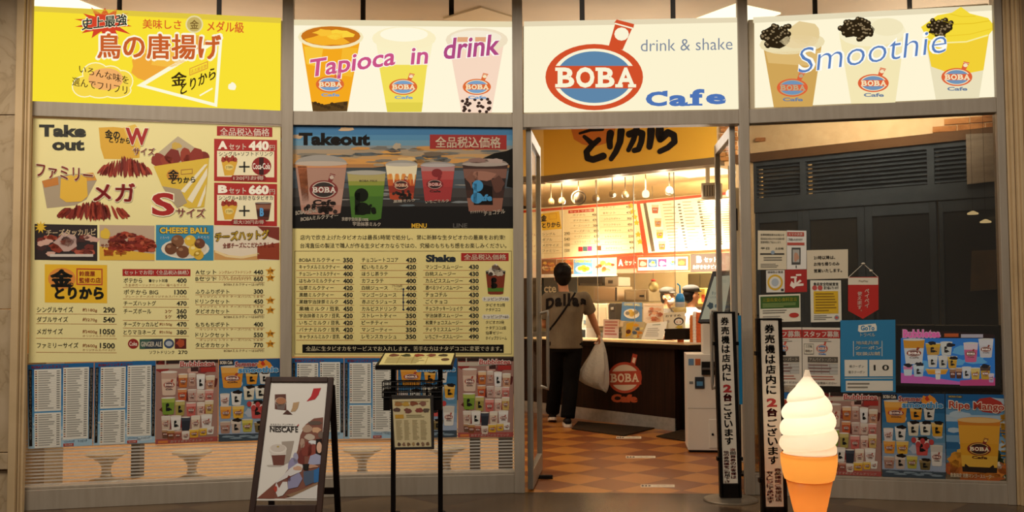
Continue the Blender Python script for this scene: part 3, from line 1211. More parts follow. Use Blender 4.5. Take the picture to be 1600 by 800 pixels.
    p.txt('もちもち', 930, 96, 990, 110, 'dfe8ea', .01, 4)
    p.ell(865, 162, 126, 52, 'ddd3c0', 3)
    p.ell(865, 160, 112, 44, 'cfc4b0', 4)
    for x, y, r, c in ((790, 162, 32, '6a4028'), (825, 122, 34, '7a5034'), (852, 178, 34, '70442a'), (940, 135, 28, '6a3c28'), (890, 120, 30, 'd9b23a'), (915, 170, 34, 'e0bc48'), (935, 195, 26, 'd2a834')):
        p.ell(x, y, r, r * .95, c, 5)
        p.ell(x - r * .3, y - r * .35, r * .35, r * .25, {'d': 'ead07a', 'e': 'ecd68a'}.get(c[0], '9a7050'), 6, 10)
    p.rect(1015, 42, 1355, 220, 'e2d3bc', 1, 2)
    p.poly([(1240, 45), (1355, 50), (1355, 120), (1300, 100)], '7a3024', 2)
    p.poly([(1015, 170), (1120, 205), (1250, 200), (1250, 220), (1015, 220)], 'c9985a', 2)
    p.poly([(1240, 150), (1355, 130), (1355, 220), (1240, 215)], '8f3a20', 3)
    p.path([(1020, 175), (1080, 200), (1160, 208), (1250, 190)], 12, 'e8cf98', 3)
    outlined(p, 'チーズハットグ', 1022, 78, 1300, 125, 'd9b43a', -16, z=6, o='5a4420', b=.04, ob=.08)
    p.txt('全部チーズにこだわりました', 1060, 132, 1330, 160, 'a0382a', .02, 6, -6)
    # brand tile
    p.rect(133, 243, 458, 442, 'e5b52a', 1, 4)
    p.ell(222, 318, 72, 56, 'd8893a', 2)
    p.txt('金', 162, 268, 278, 362, INK, .055, 4)
    p.txt('の', 254, 338, 282, 362, INK, .03, 4)
    p.frame_rect(298, 264, 434, 350, 6, 'b8452c', 3, 2)
    p.txt('鈴鹿屋', 312, 278, 395, 305, 'b8452c', .02, 4)
    p.txt('監修の店', 312, 312, 425, 340, 'b8452c', .02, 4)
    p.txt('とりから', 185, 358, 440, 425, INK, .065, 4, 2)
    # price columns
    for nm, q, pr, y, sub in (('シングルサイズ', '約180g', '290', 480, ''), ('ダブルサイズ', '約270g', '540', 531, ''), ('メガサイズ', '約400g', '1050', 593, 'オリジナルスパイス付'), ('ファミリーサイズ', '約600g', '1500', 666, 'オリジナルスパイス2つ')):
        w = 27 * len(nm)
        p.txt(nm, 92, y - 16, 92 + min(w, 225), y + 14, INK, .015, 3)
        p.txt(q, 330, y - 10, 406, y + 12, 'a8683c', .01, 3, 2)
        p.txt(pr, 438 if len(pr) == 3 else 420, y - 14, 498, y + 14, INK, .025, 3, 2)
        p.rect(88, y + 20 + (14 if sub else 0), 508, y + 22 + (14 if sub else 0), 'a8683c', 2, 3)
        if sub:
            p.txt(sub, 330, y + 17, 500, y + 29, 'a8784c', 0, 3)
    p.rect(538, 268, 892, 304, RED, 1, 1)
    p.txt('セットでお得!〈全品税込価格〉', 548, 274, 884, 298, 'f0e6d4', .015, 3)
    for nm, pr, y, q, sub in (('ポテから', '400', 328, '■セット対象', 'うま辛ガーリックペッパー 選べるサイズ'), ('ポテから BIG', '1300', 388, '', 'プレーン チーズ(オリジナルスパイス付)'), ('チーズハットグ', '470', 447, '', ''), ('チーズボール', '360', 488, '3ケ', ''), ('', '490', 516, '5ケ', ''), ('チーズケッカルビ', '470', 556, '約150g', ''), ('とりマヨネーズ', '380', 597, '約150g', '')):
        if nm:
            p.txt(nm, 544, y - 14, 544 + min(24 * len(nm), 180), y + 12, INK, .012, 3)
        if q:
            p.txt(q, 676 if '■' in q else (760 if 'ケ' in q else 730), y - 9, 775 if '■' in q else 796, y + 9, INK if '■' in q else 'a8683c', .01, 3)
        p.txt(pr, 820 if len(pr) == 3 else 808, y - 12, 872, y + 12, INK, .025, 3)
        if sub:
            p.txt(sub, 552, y + 16, 870, y + 30, 'a8784c', 0, 3)
        if y != 488:
            yy = y + (34 if sub else 18)
            p.rect(540, yy, 884, yy + 2, 'a8683c', 2, 1)
    p.ell(594, 657, 28, 26, '8f2420', 2)
    p.txt('Coke', 574, 646, 614, 668, 'e8d8c8', .02, 3)
    p.rect(627, 633, 748, 684, '2f3a44', 2, -2)
    p.poly([(627, 633), (690, 632), (650, 684), (627, 684)], '3a5a4c', 3)
    p.txt('GINGER ALE', 634, 646, 742, 672, 'c9c0ae', .02, 4)
    p.ell(780, 656, 27, 25, '3a4a66', 2)
    p.ell(780, 656, 18, 14, 'a8b0b8', 3)
    p.rect(810, 630, 870, 683, '5a1f1a', 2)
    p.blob(840, 655, 22, 20, 'a84a2a', 3, 3)
    p.txt('ソフトドリンク', 678, 692, 808, 710, INK, 0, 3)
    p.txt('270', 828, 692, 876, 710, INK, .01, 3)
    for nm, pr, y, q, st, fo in (('Aセット', '440', 284, 'シングル+ソフトドリンク', 1, ''), ('Bセット', '660', 319, 'シングル+お好きなタピオカ', 1, 'BOBAミルクティーは10円引'), ('ふりふりポテト', '300', 385, '', 0, ''), ('ドリンクセット', '450', 437, '', 1, ''), ('タピオカセット', '670', 488, '', 1, 'BOBAミルクティーは50円引'), ('もちもちポテト', '400', 556, '', 0, ''), ('ドリンクセット', '550', 611, '', 1, ''), ('タピオカセット', '770', 664, '', 1, 'BOBAミルクティーは50円引')):
        p.txt(nm, 918, y - 12, 1026 if len(nm) < 5 else 1094, y + 12, INK, .012, 3)
        if q:
            p.txt(q, 1040, y - 8, 1208, y + 8, 'b07040', 0, 3)
        p.txt(pr, 1222, y - 12, 1270, y + 12, INK, .025, 3)
        p.rect(918, y + 16, 1278, y + 18, 'a8683c', 2, 1)
        if fo:
            p.txt(fo, 1066, y + 22, 1274, y + 36, INK2, 0, 3)
        else:
            p.txt('オリジナル トマト チーズバジル うま辛', 940, y + 20, 1270, y + 32, 'a8784c', 0, 3)
        if st:
            p.star(1308, y - 6, 28, 13, 5, 'd99a2c', 2, .85)
            p.txt('お得', 1296, y - 14, 1322, y + 2, '7a3a18', .01, 4)
    p.frame(0, 0, 1)
    o = p.build('menu_sheet', back=([(51.5, 184), (438.5, 197.5), (437.5, 559.5), (44.5, 567)], CREAM))
    return tag(o, 'cream fried chicken menu sheet with red cones and price columns under the yellow sign', 'menu', 'large takeout menu sheets')


def menu_drinks():
    p = Print(BAY2, .004)
    p.frame(440, 180, 4.2105)
    bands = ((66, 95, '2f6490'), (95, 130, '3a739f'), (130, 165, '4c83a8'), (165, 200, '628ca4'), (200, 225, '80898a'), (225, 255, 'a08c72'), (255, 290, 'bc925e'), (290, 322, 'cc924a'), (322, 345, 'a67644'), (345, 365, '3a4042'), (365, 420, '505e68'), (420, 480, '464f56'), (480, 540, '3e3a38'), (540, 600, '2e2a28'), (600, 745, '1d1b1a'))
    for y0, y1, c in bands:
        p.rect(68, y0, 1527, y1, c, 1)
    R = random.Random(12)
    for i in range(46):
        y = R.uniform(215, 335)
        x = R.uniform(150, 1480)
        rx = R.uniform(40, 120)
        p.blob(min(max(x, 70 + rx * 1.3), 1525 - rx * 1.3), y, rx, R.uniform(5, 14), ('c08a48', '6e6a62', '9a8a70', '545c60', 'd0984c', '7c7466')[i % 6], 2, i)
    for x, y, rx, ry, c in ((430, 93, 55, 12, 'c9a880'), (105, 140, 34, 14, 'b89a78'), (760, 205, 25, 22, 'a89880'), (830, 290, 60, 12, 'd8b070'), (1000, 255, 70, 16, '6a5a48')):
        p.blob(x, y, rx, ry, c, 3, int(x))
    for i in range(26):
        y = R.uniform(370, 600)
        p.blob(R.uniform(200, 1400), y, R.uniform(50, 120), R.uniform(3, 8), ('5c676c', '7a8082', '2c3438', '8a847c')[i % 4], 2, i)
    p.poly([(600, 345), (700, 335), (760, 345)], '26282a', 2)
    p.poly([(1310, 290), (1400, 250), (1480, 235), (1527, 215), (1527, 480), (1480, 470), (1500, 330), (1400, 300)], '15130f', 3)
    p.rect(1, 1, 1, 1, '1d1b1a', 1) if False else None
    p.txt('Takeout', 112, 115, 582, 198, '17120e', .05, 4, 2)
    p.rect(975, 127, 1480, 222, '96211c', 3, 4)
    p.txt('全品税込価格', 1012, 140, 1442, 214, 'efe0c4', .02, 5, 2)
    # cups
    cup(p, 88, 318, 342, 335, 'a87866', ((.0, .08, 'c98a5a'), (.1, .5, 'a8806e'), (.5, .82, 'b08878')), 'b8a898', None, 4, .13, pearls=(22, .82, .97, .045), dome=(.17, '9a948c'))
    p.poly([(105, 335), (165, 335), (180, 560), (140, 590)], 'a05a34', 5)
    boba_logo(p, 277, 490, 94, 62, '7a2a26', '2c2320', 'c4b0a0', z=6, word=False, letters='d8ccc0', detail=True)
    p.txt('Cafe', 205, 556, 358, 592, '221a18', .05, 7)
    p.rect(215, 598, 345, 604, '3a2a26', 6)
    cup(p, 432, 378, 252, 312, '3f6a1e', ((.0, .18, 'a89c60'), (.18, .27, '8a9038'), (.27, .5, '4f7a22')), 'a8a498', None, 4, .12, dome=(.05, '8a9480'))
    p.txt('BOBA MILK', 512, 425, 632, 438, '4a4630', 0, 8)
    p.ell(525, 525, 46, 45, '161a10', 7)
    p.rect(482, 510, 516, 655, '161a10', 7)
    p.ell(530, 615, 50, 42, '161a10', 7)
    p.txt('afe', 540, 585, 622, 650, '161a10', .05, 8)
    cup(p, 684, 325, 210, 232, 'a8401e', ((.0, .28, 'e2d6b4'), (.28, .42, 'd89a48'), (.42, .6, 'c05a22'), (.6, .8, '8a2a18')), 'b8b0a4', None, 4, .14, pearls=(26, .74, .97, .05), dome=(.13, '98948c'))
    for i in range(8):
        p.poly([(705 + i * 22, 385), (725 + i * 22, 385), (716 + i * 22, 425 + (i * 37) % 45)], ('d8853a', 'e8dcb8')[i % 2], 6)
    boba_logo(p, 787, 460, 55, 34, '8a2a22', '3a2420', 'd8b898', z=8, word=False, detail=True)
    cup(p, 915, 330, 225, 235, 'a83434', ((.0, .16, 'a87a78'), (.16, .4, 'b04844'), (.6, 1, '9c2f30')), 'b0a8a4', None, 4, .12, dome=(.1, '98908c'))
    p.ell(1022, 380, 35, 28, '7c1f22', 6)
    boba_logo(p, 1008, 455, 56, 34, '7c1f22', '2a1818', 'd8a8a0', z=7, word=True, cafecol='3a1c1c', detail=False)
    cup(p, 1190, 322, 298, 310, '3a2018', ((.1, .3, '7a5244'), (.3, .55, '2a1712'), (.72, 1, '8a5a48')), 'a89a90', None, 4, .14, dome=(.12, '8a7a70'))
    for x, y, rx, ry, c in ((1330, 400, 80, 30, '9a6a58'), (1420, 450, 40, 50, '5a362a'), (1260, 420, 40, 50, '7a4e3e'), (1290, 300, 60, 18, '8a6a60'), (1400, 300, 60, 16, 'b09a90')):
        p.blob(x, y, rx, ry, c, 6, int(x))
    p.poly([(1252, 440), (1385, 470), (1390, 590), (1265, 590)], '181210', 7)
    p.ell(1290, 465, 36, 38, '3f8ec0', 8)
    p.ell(1285, 545, 40, 36, '3f8ec0', 8)
    p.rect(1262, 450, 1285, 575, '3f8ec0', 8)
    p.txt('afe', 1305, 520, 1385, 565, '3f8ec0', .05, 9)
    for t, x0, y0, x1, y1, ry in (('BOBA人気No.1', 92, 625, 240, 660, -20), ('BOBAミルクティー', 125, 670, 372, 700, -26), ('京都宇治抹茶100%', 395, 670, 572, 695, 4), ('宇治抹茶ミルク', 468, 700, 652, 728, 4), ('黒糖ミルク', 735, 558, 880, 578, -10), ('いちごミルク', 945, 560, 1100, 580, -8), ('ザクザクチョコ', 1240, 630, 1335, 648, -8), ('チョコチル', 1330, 632, 1470, 662, -16)):
        p.txt(t, x0, y0, x1, y1, 'd8cbb8', .025, 10, ry)
    p.txt('MENU', 855, 712, 955, 742, 'd8a92c', .03, 6)
    p.txt('LINE', 1128, 712, 1222, 740, '585450', .02, 6)
    # price list
    p.frame(440, 350, 3.6368)
    p.txt('店内で炊き上げたタピオカは最長5時間で処分し、常に新鮮な生タピオカの最高をお約束!', 106, 62, 1270, 90, '4a4430', .006, 3)
    p.txt('台湾直伝の製法で職人が作る生タピオカならではの、究極のもちもち感をお楽しみください。', 106, 108, 1278, 137, '4a4430', .006, 3)
    p.frame_rect(74, 152, 1308, 740, 3, '8a7c50', 2)
    c1 = [('BOBAミルクティー', 350), ('キャラメルミルクティー', 400), ('チョコレートミルクティー', 400), ('はちみつミルクティー', 400), ('仙草ミルクティー', 420), ('黒糖ミルクティー', 450), ('黒糖宇治抹茶ミルク', 450), ('黒糖ミルク / 豆乳', 450), ('宇治抹茶ミルク / 豆乳', 420), ('いちごミルク / 豆乳', 420), ('バナナミルク / 豆乳', 420), ('キャラメルミルク / 豆乳', 420)]
    c2 = [('チョコレートココア', 420), ('紅いもミルク', 420), ('ほうじ茶ラテ', 400), ('カフェラテ', 400), ('白桃ジュース', 400), ('マンゴージュース', 400), ('赤ぶどうジュース', 400), ('カルピスドリンク', 400), ('ストレートティー', 350), ('ピーチティー', 350), ('マンゴーティー', 350), ('レモンスカッシュ', 350)]
    c3 = [('マンゴースムージー', 430), ('白桃スムージー', 430), ('カルピススムージー', 430), ('選べるツインスムージー', 430), ('チョコチル', 430), ('ごくチョコ', 430), ('チョコクッキーシェイク', 430), ('宇治抹茶スムージー', 430), ('和栗チョコスムージー', 490), ('ティラミススムージー', 490), ('いちごチーズスムージー', 490)]
    for lst, x0, x1, px0, px1, lx0, lx1, y0 in ((c1, 100, 330, 350, 404, 84, 412, 205), (c2, 456, 662, 706, 764, 446, 770, 205), (c3, 818, 1028, 1064, 1120, 804, 1122, 244)):
        for i, (nm, pr) in enumerate(lst):
            y = y0 + i * 39.6
            w = min(x1 - x0, 24.5 * len(nm))
            p.txt(nm, x0, y - 13, x0 + w, y + 11, INK, .006, 3)
            p.txt(str(pr), px0, y - 13, px1, y + 13, INK, .035, 3)
            p.rect(lx0, y + 18, lx1, y + 20.5, 'b07848', 2)
    p.txt('プラス50円', 626, 344, 684, 360, INK2, 0, 3)
    p.txt('でソーダ', 640, 364, 684, 376, INK2, 0, 3)
    p.rect(689, 368, 694, 488, '24304a', 3)
    for y in (370, 404, 444, 486):
        p.ell(692, y, 6, 6, '24304a', 4, 10)
    p.txt('Shake', 820, 174, 990, 216, '1c2630', .055, 3)
    p.rect(1020, 165, 1290, 210, RED, 2)
    p.txt('全品税込価格', 1036, 172, 1276, 204, 'efe2c8', .02, 4)
    cup(p, 1160, 268, 112, 132, '7a3018', ((.0, .12, '2a2018'), (.72, .88, '4a7020'),), '8a8478', None, 3, .12)
    for i, (x, y, r, c) in enumerate(((1200, 272, 26, 'cfc4b0'), (1235, 274, 26, 'b8aa94'), (1216, 250, 22, '6a5040'), (1216, 236, 12, 'ded2bc'), (1190, 285, 14, '3a2a20'), (1240, 262, 10, '4a3224'))):
        p.blob(x, y, r, r * .9, c, 6, i)
    p.ell(1206, 318, 16, 15, '17120e', 7)
    p.rect(1192, 312, 1203, 366, '17120e', 7)
    p.ell(1208, 350, 18, 15, '17120e', 7)
    for t, y in (('トッピング+30', 426), ('トッピング+60', 527)):
        p.poly([(1145, y - 13), (1290, y - 13), (1298, y), (1290, y + 13), (1145, y + 13), (1137, y)], 'd8d2c0', 2)
        p.txt(t, 1150, y - 9, 1288, y + 9, '3a3a50', .015, 4)
    for t, y, w in (('タピオカ2倍', 460, 110), ('ナタデココ', 486, 82), ('タピオカ3倍', 558, 104), ('ナタデココ2倍', 590, 116), ('仙草ゼリー', 618, 94), ('ホイップクリーム', 648, 120)):
        p.txt(t, 1160, y - 10, 1160 + w, y + 10, INK, .006, 3)
    p.rect(118, 685, 1262, 732, '14120f', 2)
    p.txt('全品に生タピオカをサービスでお入れします。苦手な方はナタデココに変更できます。', 138, 694, 1252, 722, 'e2d6ae', .012, 4)
    p.frame(0, 0, 1)
    o = p.build('menu_sheet', back=([(456.5, 196), (803, 197.5), (803, 557), (455.5, 557)], 'e2d28c'))
    return tag(o, 'drinks menu sheet with five cups at sunset over three price columns', 'menu', 'large takeout menu sheets')


menu_chicken()
menu_drinks()

# ---------------------------------------------------------------- posters along the foot of the windows


def poster(plane, corners, draw, bg, label, group, name='poster', base=.003):
    p = Print(plane, base)
    p.quad(*corners)
    draw(p)
    o = p.build(name, back=(RECT(0, 0, 100, 100), bg))
    return tag(o, label, 'poster', group)


def price_list(seed, mirrored=False):
    def d(p):
        R = random.Random(seed)
        for i, c in enumerate(('1f5f94', '2a6ea2', '3a7cae', '2f74a8', '4a88b4', '6a9cc0', '8ab0c8', '9cb8c8')):
            p.rect(0, i * 12.5, 100, (i + 1) * 12.5, c, 1)
        for i in range(10):
            p.blob(R.uniform(15, 85), R.uniform(70, 96), 12, 3, 'b4c4cc', 2, i)
        p.txt('BOBAドリンクメニュー', 6, 1.2, 62, 5, 'a02a24', .03, 4)
        for x0, x1, y0, y1 in ((10, 51, 6, 56), (10, 51, 58, 99.5), (54, 93, 5, 91)):
            p.rect(x0, y0, x1, y1, 'dcd8cc', 3)
            y = y0 + 2
            k_ = 0
            while y < y1 - 2:
                p.rect(x0 + 1.2, y, x0 + 4.2, y + 1.3, ('7a3a2c', '9a6a3a', '4a4a44', '3a3430')[(k_ * 7 + seed) % 4], 4)
                n = R.uniform(.35, .62)
                p.rect(x0 + 6, y + .1, x0 + 6 + (x1 - x0) * n, y + 1.1, '8a8880', 4)
                p.rect(x1 - 7, y + .1, x1 - 2, y + 1.1, '66645e', 4)
                p.rect(x0 + 5, y + 1.9, x1 - 1, y + 2.1, 'b0aca0', 4)
                y += 2.75
                k_ += 1
        for x0 in ((1.5, 94.2)):
            p.rect(x0, 6, x0 + 5, 97 if x0 < 50 else 92, '26221e', 3)
            p.vtxt('全品に生タピオカをサービスでお入れします', x0 + .8, 7, x0 + 4.2, 90, '9a9080', .01, 5)
        p.txt('ソフトドリンク', 56, 92, 72, 95, '3a6a9a', .02, 5)
        p.txt('トッピング', 78, 92, 92, 95, '6a7a88', .02, 5)
        p.rect(55, 96, 71, 99.3, 'a8352c', 4)
        p.txt('税込価格', 57, 96.7, 69, 98.7, 'e8dccc', .02, 5)
    return d


BT = [  # x, y, w, h, body, upper band, logo
    (8, 14, 26, 28, 'cbb09c', 'b89684', 'boba'), (36, 17, 15, 16, 'b4642a', 'd8b48a', 'boba'), (52, 17, 12, 15, 'b08a78', 'c8b4a4', 'boba'), (65, 18, 14, 18, 'd4d0cc', 'e0dcd6', 'black'), (80, 20, 15, 18, 'b88a6c', 'd0c0a8', 'boba'),
    (35, 35, 15, 14, 'b8502a', 'c9885a', 'boba'), (51, 36, 14, 14, 'b09084', 'c0a89c', 'boba'), (66, 37, 13, 13, 'c0a898', 'cfc0b0', 'boba'), (79, 37, 14, 14, 'b86a60', 'd09a90', 'boba'),
    (9, 45, 22, 20, '6f8a2e', '9aa84a', 'black'), (31, 49, 16, 18, '9a8c48', 'b8a868', 'black'), (49, 52, 16, 16, 'b85a52', 'd08a80', 'boba'), (66, 52, 13, 16, 'c4a090', 'd8c4b4', 'boba'), (79, 50, 14, 16, 'b89a58', 'd2c0a0', 'boba'),
    (9, 67, 15, 16, 'c0a894', 'd2c4b4', 'boba'), (24, 67, 17, 17, 'd2ccc2', 'ded8d0', 'black'), (41, 69, 15, 16, '2a2c34', '3c404a', None), (57, 68, 15, 16, 'c8b49c', 'd8ccb8', 'boba'), (73, 67, 18, 16, 'd0c8c0', 'dcd6ce', 'boba'),
    (10, 83, 11, 10, '6a4a38', 'a8805c', 'boba'), (18, 84, 13, 11, '7a4428', 'b0824c', 'boba'), (30, 85, 12, 10, '8a4a3c', 'b87c64', 'boba'), (42, 86, 13, 10, 'c8b8a8', 'd8ccc0', 'boba'), (54, 84, 16, 10, 'c8962c', 'dcb44c', 'boba'), (70, 83, 13, 9, 'cfa22c', 'dcb85a', 'boba'), (82, 82, 12, 9, 'd0ccc2', 'dad6cc', 'boba')]


def bubble_tea(p):
    p.rect(0, 0, 100, 4, '2a1c18', 1)
    for i in range(12):
        p.blob(10 + (i * 29) % 80, 8 + (i * 17) % 84, 10, 7, ('8a2c28', '7a3434', 'c49a8c', '5a2420')[i % 4], 1, i)
    p.rect(0, 5, 60, 10, 'b8aa98', 2)
    p.rect(14, 0, 16, 8, 'b0a494', 3)
    p.rect(56, 9, 68, 14, '3a201c', 2)
    p.rect(72, 9, 96, 15, '9c2c26', 2)
    for x, y, w, h, c, u, lg in BT:
        cup(p, x, y, w, h, c, ((.03, .28, u),), 'd8d0c4', lg, 3, .1)
    p.rect(0, 94, 100, 100, '9c4a44', 2)
    p.rect(4, 96, 20, 99, 'c8743a', 3)
    p.txt('おすすめタピオカドリンク', 24, 96, 92, 99, 'd8b8a8', .02, 4)
    p.txt('Bubbletea', 37, 1, 95, 8.6, 'e6dcd0', .075, 10, 0, 1)
    p.txt('Bubbletea', 38, 1.6, 94, 8, 'a83a36', .02, 11, 0, 1)


SS = [(3, 9, 38, 26, 'd08a2c', 'd8a04a', 'boba'), (44, 17, 20, 14, 'cf8a26', 'd8a850', 'black'), (66, 17, 18, 14, 'c8c2b8', 'd0ccc4', 'black'), (40, 34, 19, 16, 'cfc4ac', 'd8d0c0', 'black'), (59, 34, 19, 15, 'd4cebc', 'dcd8cc', 'black'), (78, 34, 19, 16, 'cc962a', 'd8b060', 'black'),
      (2, 42, 16, 15, 'cfc0b8', 'd8ccc6', 'boba'), (20, 40, 18, 16, 'd4d0c8', 'dcd8d2', 'black'), (2, 57, 19, 15, 'd0882a', 'd89a48', 'boba'), (22, 57, 20, 15, 'd2a032', 'dab458', 'boba'),
      (52, 53, 22, 20, 'bc4c48', 'd8c4bc', 'black'), (76, 61, 20, 24, 'd2ccc2', 'c0b8ac', 'boba'), (2, 76, 18, 14, '9a7866', 'b89a88', 'boba'), (20, 74, 17, 16, 'b8a494', 'cfc0b0', 'black'), (38, 74, 18, 15, 'a8a040', 'c8b858', 'boba'), (58, 78, 19, 12, '6a5a34', '8a744c', 'black')]


def summer(p):
    for i, c in enumerate(('1d5080', '23587e', '2c6690', '3f6f94', '54809c', '6f8fa8', '8496ac', '93a0b4')):
        p.rect(0, i * 11.5, 100, (i + 1) * 11.5, c, 1)
    p.rect(0, 91, 100, 100, '3a4650', 1)
    for i in range(6):
        p.blob(15 + i * 14, 94 + i % 2 * 2, 10, 1.2, '7a8a94', 2, i)
    for i, (x, y) in enumerate(((30, 30), (88, 48), (65, 60), (50, 66))):
        p.blob(x, y, 8, 5, 'a8b0bc', 2, i)
    for x, y, w, h, c, u, lg in SS:
        cup(p, x, y, w, h, c, ((.03, .3, u),), 'c8c0b0', lg, 3, .12)
        if w < 30 and lg == 'black':
            p.blob(x + w * .6, y, w * .4, h * .14, '221a16', 6, int(x))
    for i in range(5):
        p.ell(50 + i * 7, 55 + (i * 5) % 9, 4, 3.5, 'b03c3a', 7, 10)
    p.rect(0, 1, 24, 7, '2a221e', 3)
    p.txt('BOBA Cafe', 2, 2, 22, 6, 'd8ccb8', .03, 4)
    p.poly([(62, 8), (66, 2), (72, 4), (76, 1), (84, 5), (88, 10), (80, 14), (66, 14)], 'd88a2c', 3)
    p.poly([(68, 6), (72, 2), (76, 7), (72, 9)], 'b8341e', 4)
    p.txt('Summer', 25, 2.5, 64, 10, 'd8d0c8', .06, 8, 0, 1)
    p.txt('Summer', 26, 3, 63, 9.5, '98302c', .03, 9, 0, 1)
    p.txt('smoothie', 31, 9, 98, 17.5, 'd0d4d8', .07, 8)
    p.txt('smoothie', 32, 9.6, 97, 17, '3f86b4', .035, 9)


def ripe_mango(p):
    for i, c in enumerate(('1f5c92', '2a6ca0', '5f8cae', '9fb4c4', '3f7cac', '2f6c9e', '6f96b4', '2a5c86', '3a6c92', '5a7c90')):
        p.rect(0, i * 8, 100, (i + 1) * 8, c, 1)
    p.rect(0, 80, 100, 100, '6a5a44', 1)
    for i, (x, y, rx, ry) in enumerate(((20, 24, 16, 4), (75, 8, 20, 4), (15, 42, 13, 3), (85, 34, 12, 4), (88, 60, 11, 6), (30, 58, 10, 3))):
        p.blob(x, y, rx, ry, 'a8bac6', 2, i)
    for i in range(12):
        p.blob(76 + (i * 7) % 18, 66 + (i * 11) % 28, 5, 4, ('2a3a22', '3a4a2c', 'c4b8a0', '1f2c1c')[i % 4], 2 + i % 2, i)
    for x, y, rx, ry, c in ((16, 76, 14, 10, 'd08c2c'), (10, 86, 12, 8, 'a8522c'), (30, 90, 25, 9, 'b86a2c'), (70, 88, 22, 9, 'c87a30'), (88, 84, 9, 7, 'b4602c'), (78, 81, 8, 4, 'd8c8b0'), (24, 70, 11, 6, 'd8a03c'), (50, 96, 40, 5, 'a85a2c')):
        p.blob(x, y, rx, ry, c, 4, int(x))
    cup(p, 18, 30, 65, 60, 'd29626', ((.0, .1, 'c87a24'), (.1, .45, 'd89c30'), (.68, .9, 'd6a63c'), (.9, 1, '2a2018')), 'd8b070', None, 5, .1, dome=(.06, 'd8922c'))
    p.path([(28, 82), (38, 88), (60, 89), (72, 82)], 3, '2a1e16', 8)
    boba_logo(p, 50, 63, 18, 7.5, '7c2a22', '3a2420', 'e0b860', z=8, word=True, letters='efe0c0', cafecol='5a3418', detail=True)
    p.poly([(42, 12), (52, 5), (68, 3), (84, 8), (92, 16), (80, 22), (56, 20)], 'a8342c', 3)
    p.txt('Ripe Mango', 4, 7, 90, 20, 'e8dcc8', .07, 9, 2)
    p.txt('Ripe Mango', 5, 8, 89, 19, 'a83c2c', .025, 10, 2)
    p.rect(3, 1.5, 26, 4.5, '3a4a5a', 3)
    p.txt('BOBA Cafe', 5, 2, 24, 4, 'c8a850', .03, 5)
    p.vtxt('完熟マンゴー', 83, 22, 94, 82, 'd8a02c', .05, 9)
    p.txt('数量限定 完熟マンゴースムージー', 6, 92, 72, 97, 'ecdcb8', .03, 9)


PG = 'price list posters along the foot of the windows'
DG_ = 'drink posters along the foot of the windows'
poster(BAY1, ((43, 570), (146.5, 566.5), (144, 696), (44, 701.5)), price_list(1), '3a7cae', 'blue and white price list poster beside the cream jamb under the fried chicken menu', PG)
poster(BAY1, ((148, 566.5), (243.5, 563.5), (242, 691.5), (146, 696)), price_list(2), '3a7cae', 'blue and white price list poster touching the red bubble tea poster under the chicken menu', PG)
poster(BAY1, ((244, 563.5), (341, 561.5), (340, 689.5), (243, 694.5)), bubble_tea, '9a7468', 'red bubble tea poster of many cups under the cream fried chicken menu', DG_)
poster(BAY1, ((342, 561.5), (437.5, 560), (437, 687), (341.5, 690.5)), summer, '54809c', 'blue summer smoothie poster partly behind the top of the wooden sandwich board', DG_)
poster(BAY2, ((456, 559.5), (537, 559.5), (537, 686), (456, 687)), price_list(3), '3a7cae', 'blue and white price list poster just beyond the sandwich board under the drinks menu', PG)
poster(BAY2, ((538, 559.5), (620, 559.5), (620, 685), (538, 686)), price_list(4), '3a7cae', 'blue and white price list poster half behind the black menu stand', PG)
poster(BAY2, ((622, 559.5), (714, 559.5), (714, 683.5), (622, 685)), summer, '54809c', 'blue summer smoothie poster between the two posts of the black menu stand', DG_)
poster(BAY2, ((715.5, 559.5), (802.5, 559.5), (802, 682.5), (715.5, 683.5)), bubble_tea, '9a7468', 'red bubble tea poster of many cups beside the open door', DG_)
poster(BAY4, ((1186, 613), (1280, 613.5), (1280, 741), (1186, 737)), ripe_mango, '3f7cac', 'mango poster mostly hidden behind the soft ice cream lamp', DG_)
poster(BAY4, ((1282, 613.5), (1376, 614.5), (1377, 744.5), (1282, 741)), bubble_tea, '9a7468', 'red bubble tea poster of many cups beside the soft ice cream lamp', DG_)
poster(BAY4, ((1378, 614.5), (1476, 615.5), (1478, 749), (1378.5, 744.5)), summer, '54809c', 'blue summer smoothie poster directly under the television', DG_)
poster(BAY4, ((1477.5, 615.5), (1580, 617), (1582, 754), (1479, 749)), ripe_mango, '3f7cac', 'poster of one large orange mango cup at the far end beside the jamb', DG_)

# ---------------------------------------------------------------- notices taped to the window beside the door
NG = 'notices taped to the window'


def note(px, draw, bg, label, base=.003, name='notice'):
    p = Print(BAY4, base)
    p.quad(*px)
    draw(p)
    o = p.build(name, back=(RECT(0, 0, 100, 100), bg))
    return tag(o, label, 'notice', NG)


def lines(p, x0, y0, x1, y1, n, h, z=3, seed=0, wt=.45, frac=(.6, 1)):
    R = random.Random(seed)
    st = (y1 - y0) / n
    for i in range(n):
        p.rect(x0, y0 + i * st, x0 + (x1 - x0) * R.uniform(*frac), y0 + i * st + st * wt, h, z)


def n1(p):
    p.txt('営業時間変更のお知らせ', 10, 8, 92, 14, INK, .01, 3)
    p.txt('感染症拡大防止のため当面の間', 10, 18, 92, 24, INK, 0, 3)
    p.txt('営業時間を下記のとおり', 10, 27, 80, 33, INK, 0, 3)
    p.txt('平日', 10, 43, 40, 49, INK, .02, 3)
    p.txt('土日祝', 60, 43, 90, 49, INK, .02, 3)
    p.rect(8, 58, 92, 62, '3a3630', 3)
    p.ell(52, 56, 7, 5, '8a9aa8', 4)
    lines(p, 20, 68, 85, 80, 2, '6a6458', seed=2)
    lines(p, 10, 85, 85, 97, 3, '7a7468', seed=3)


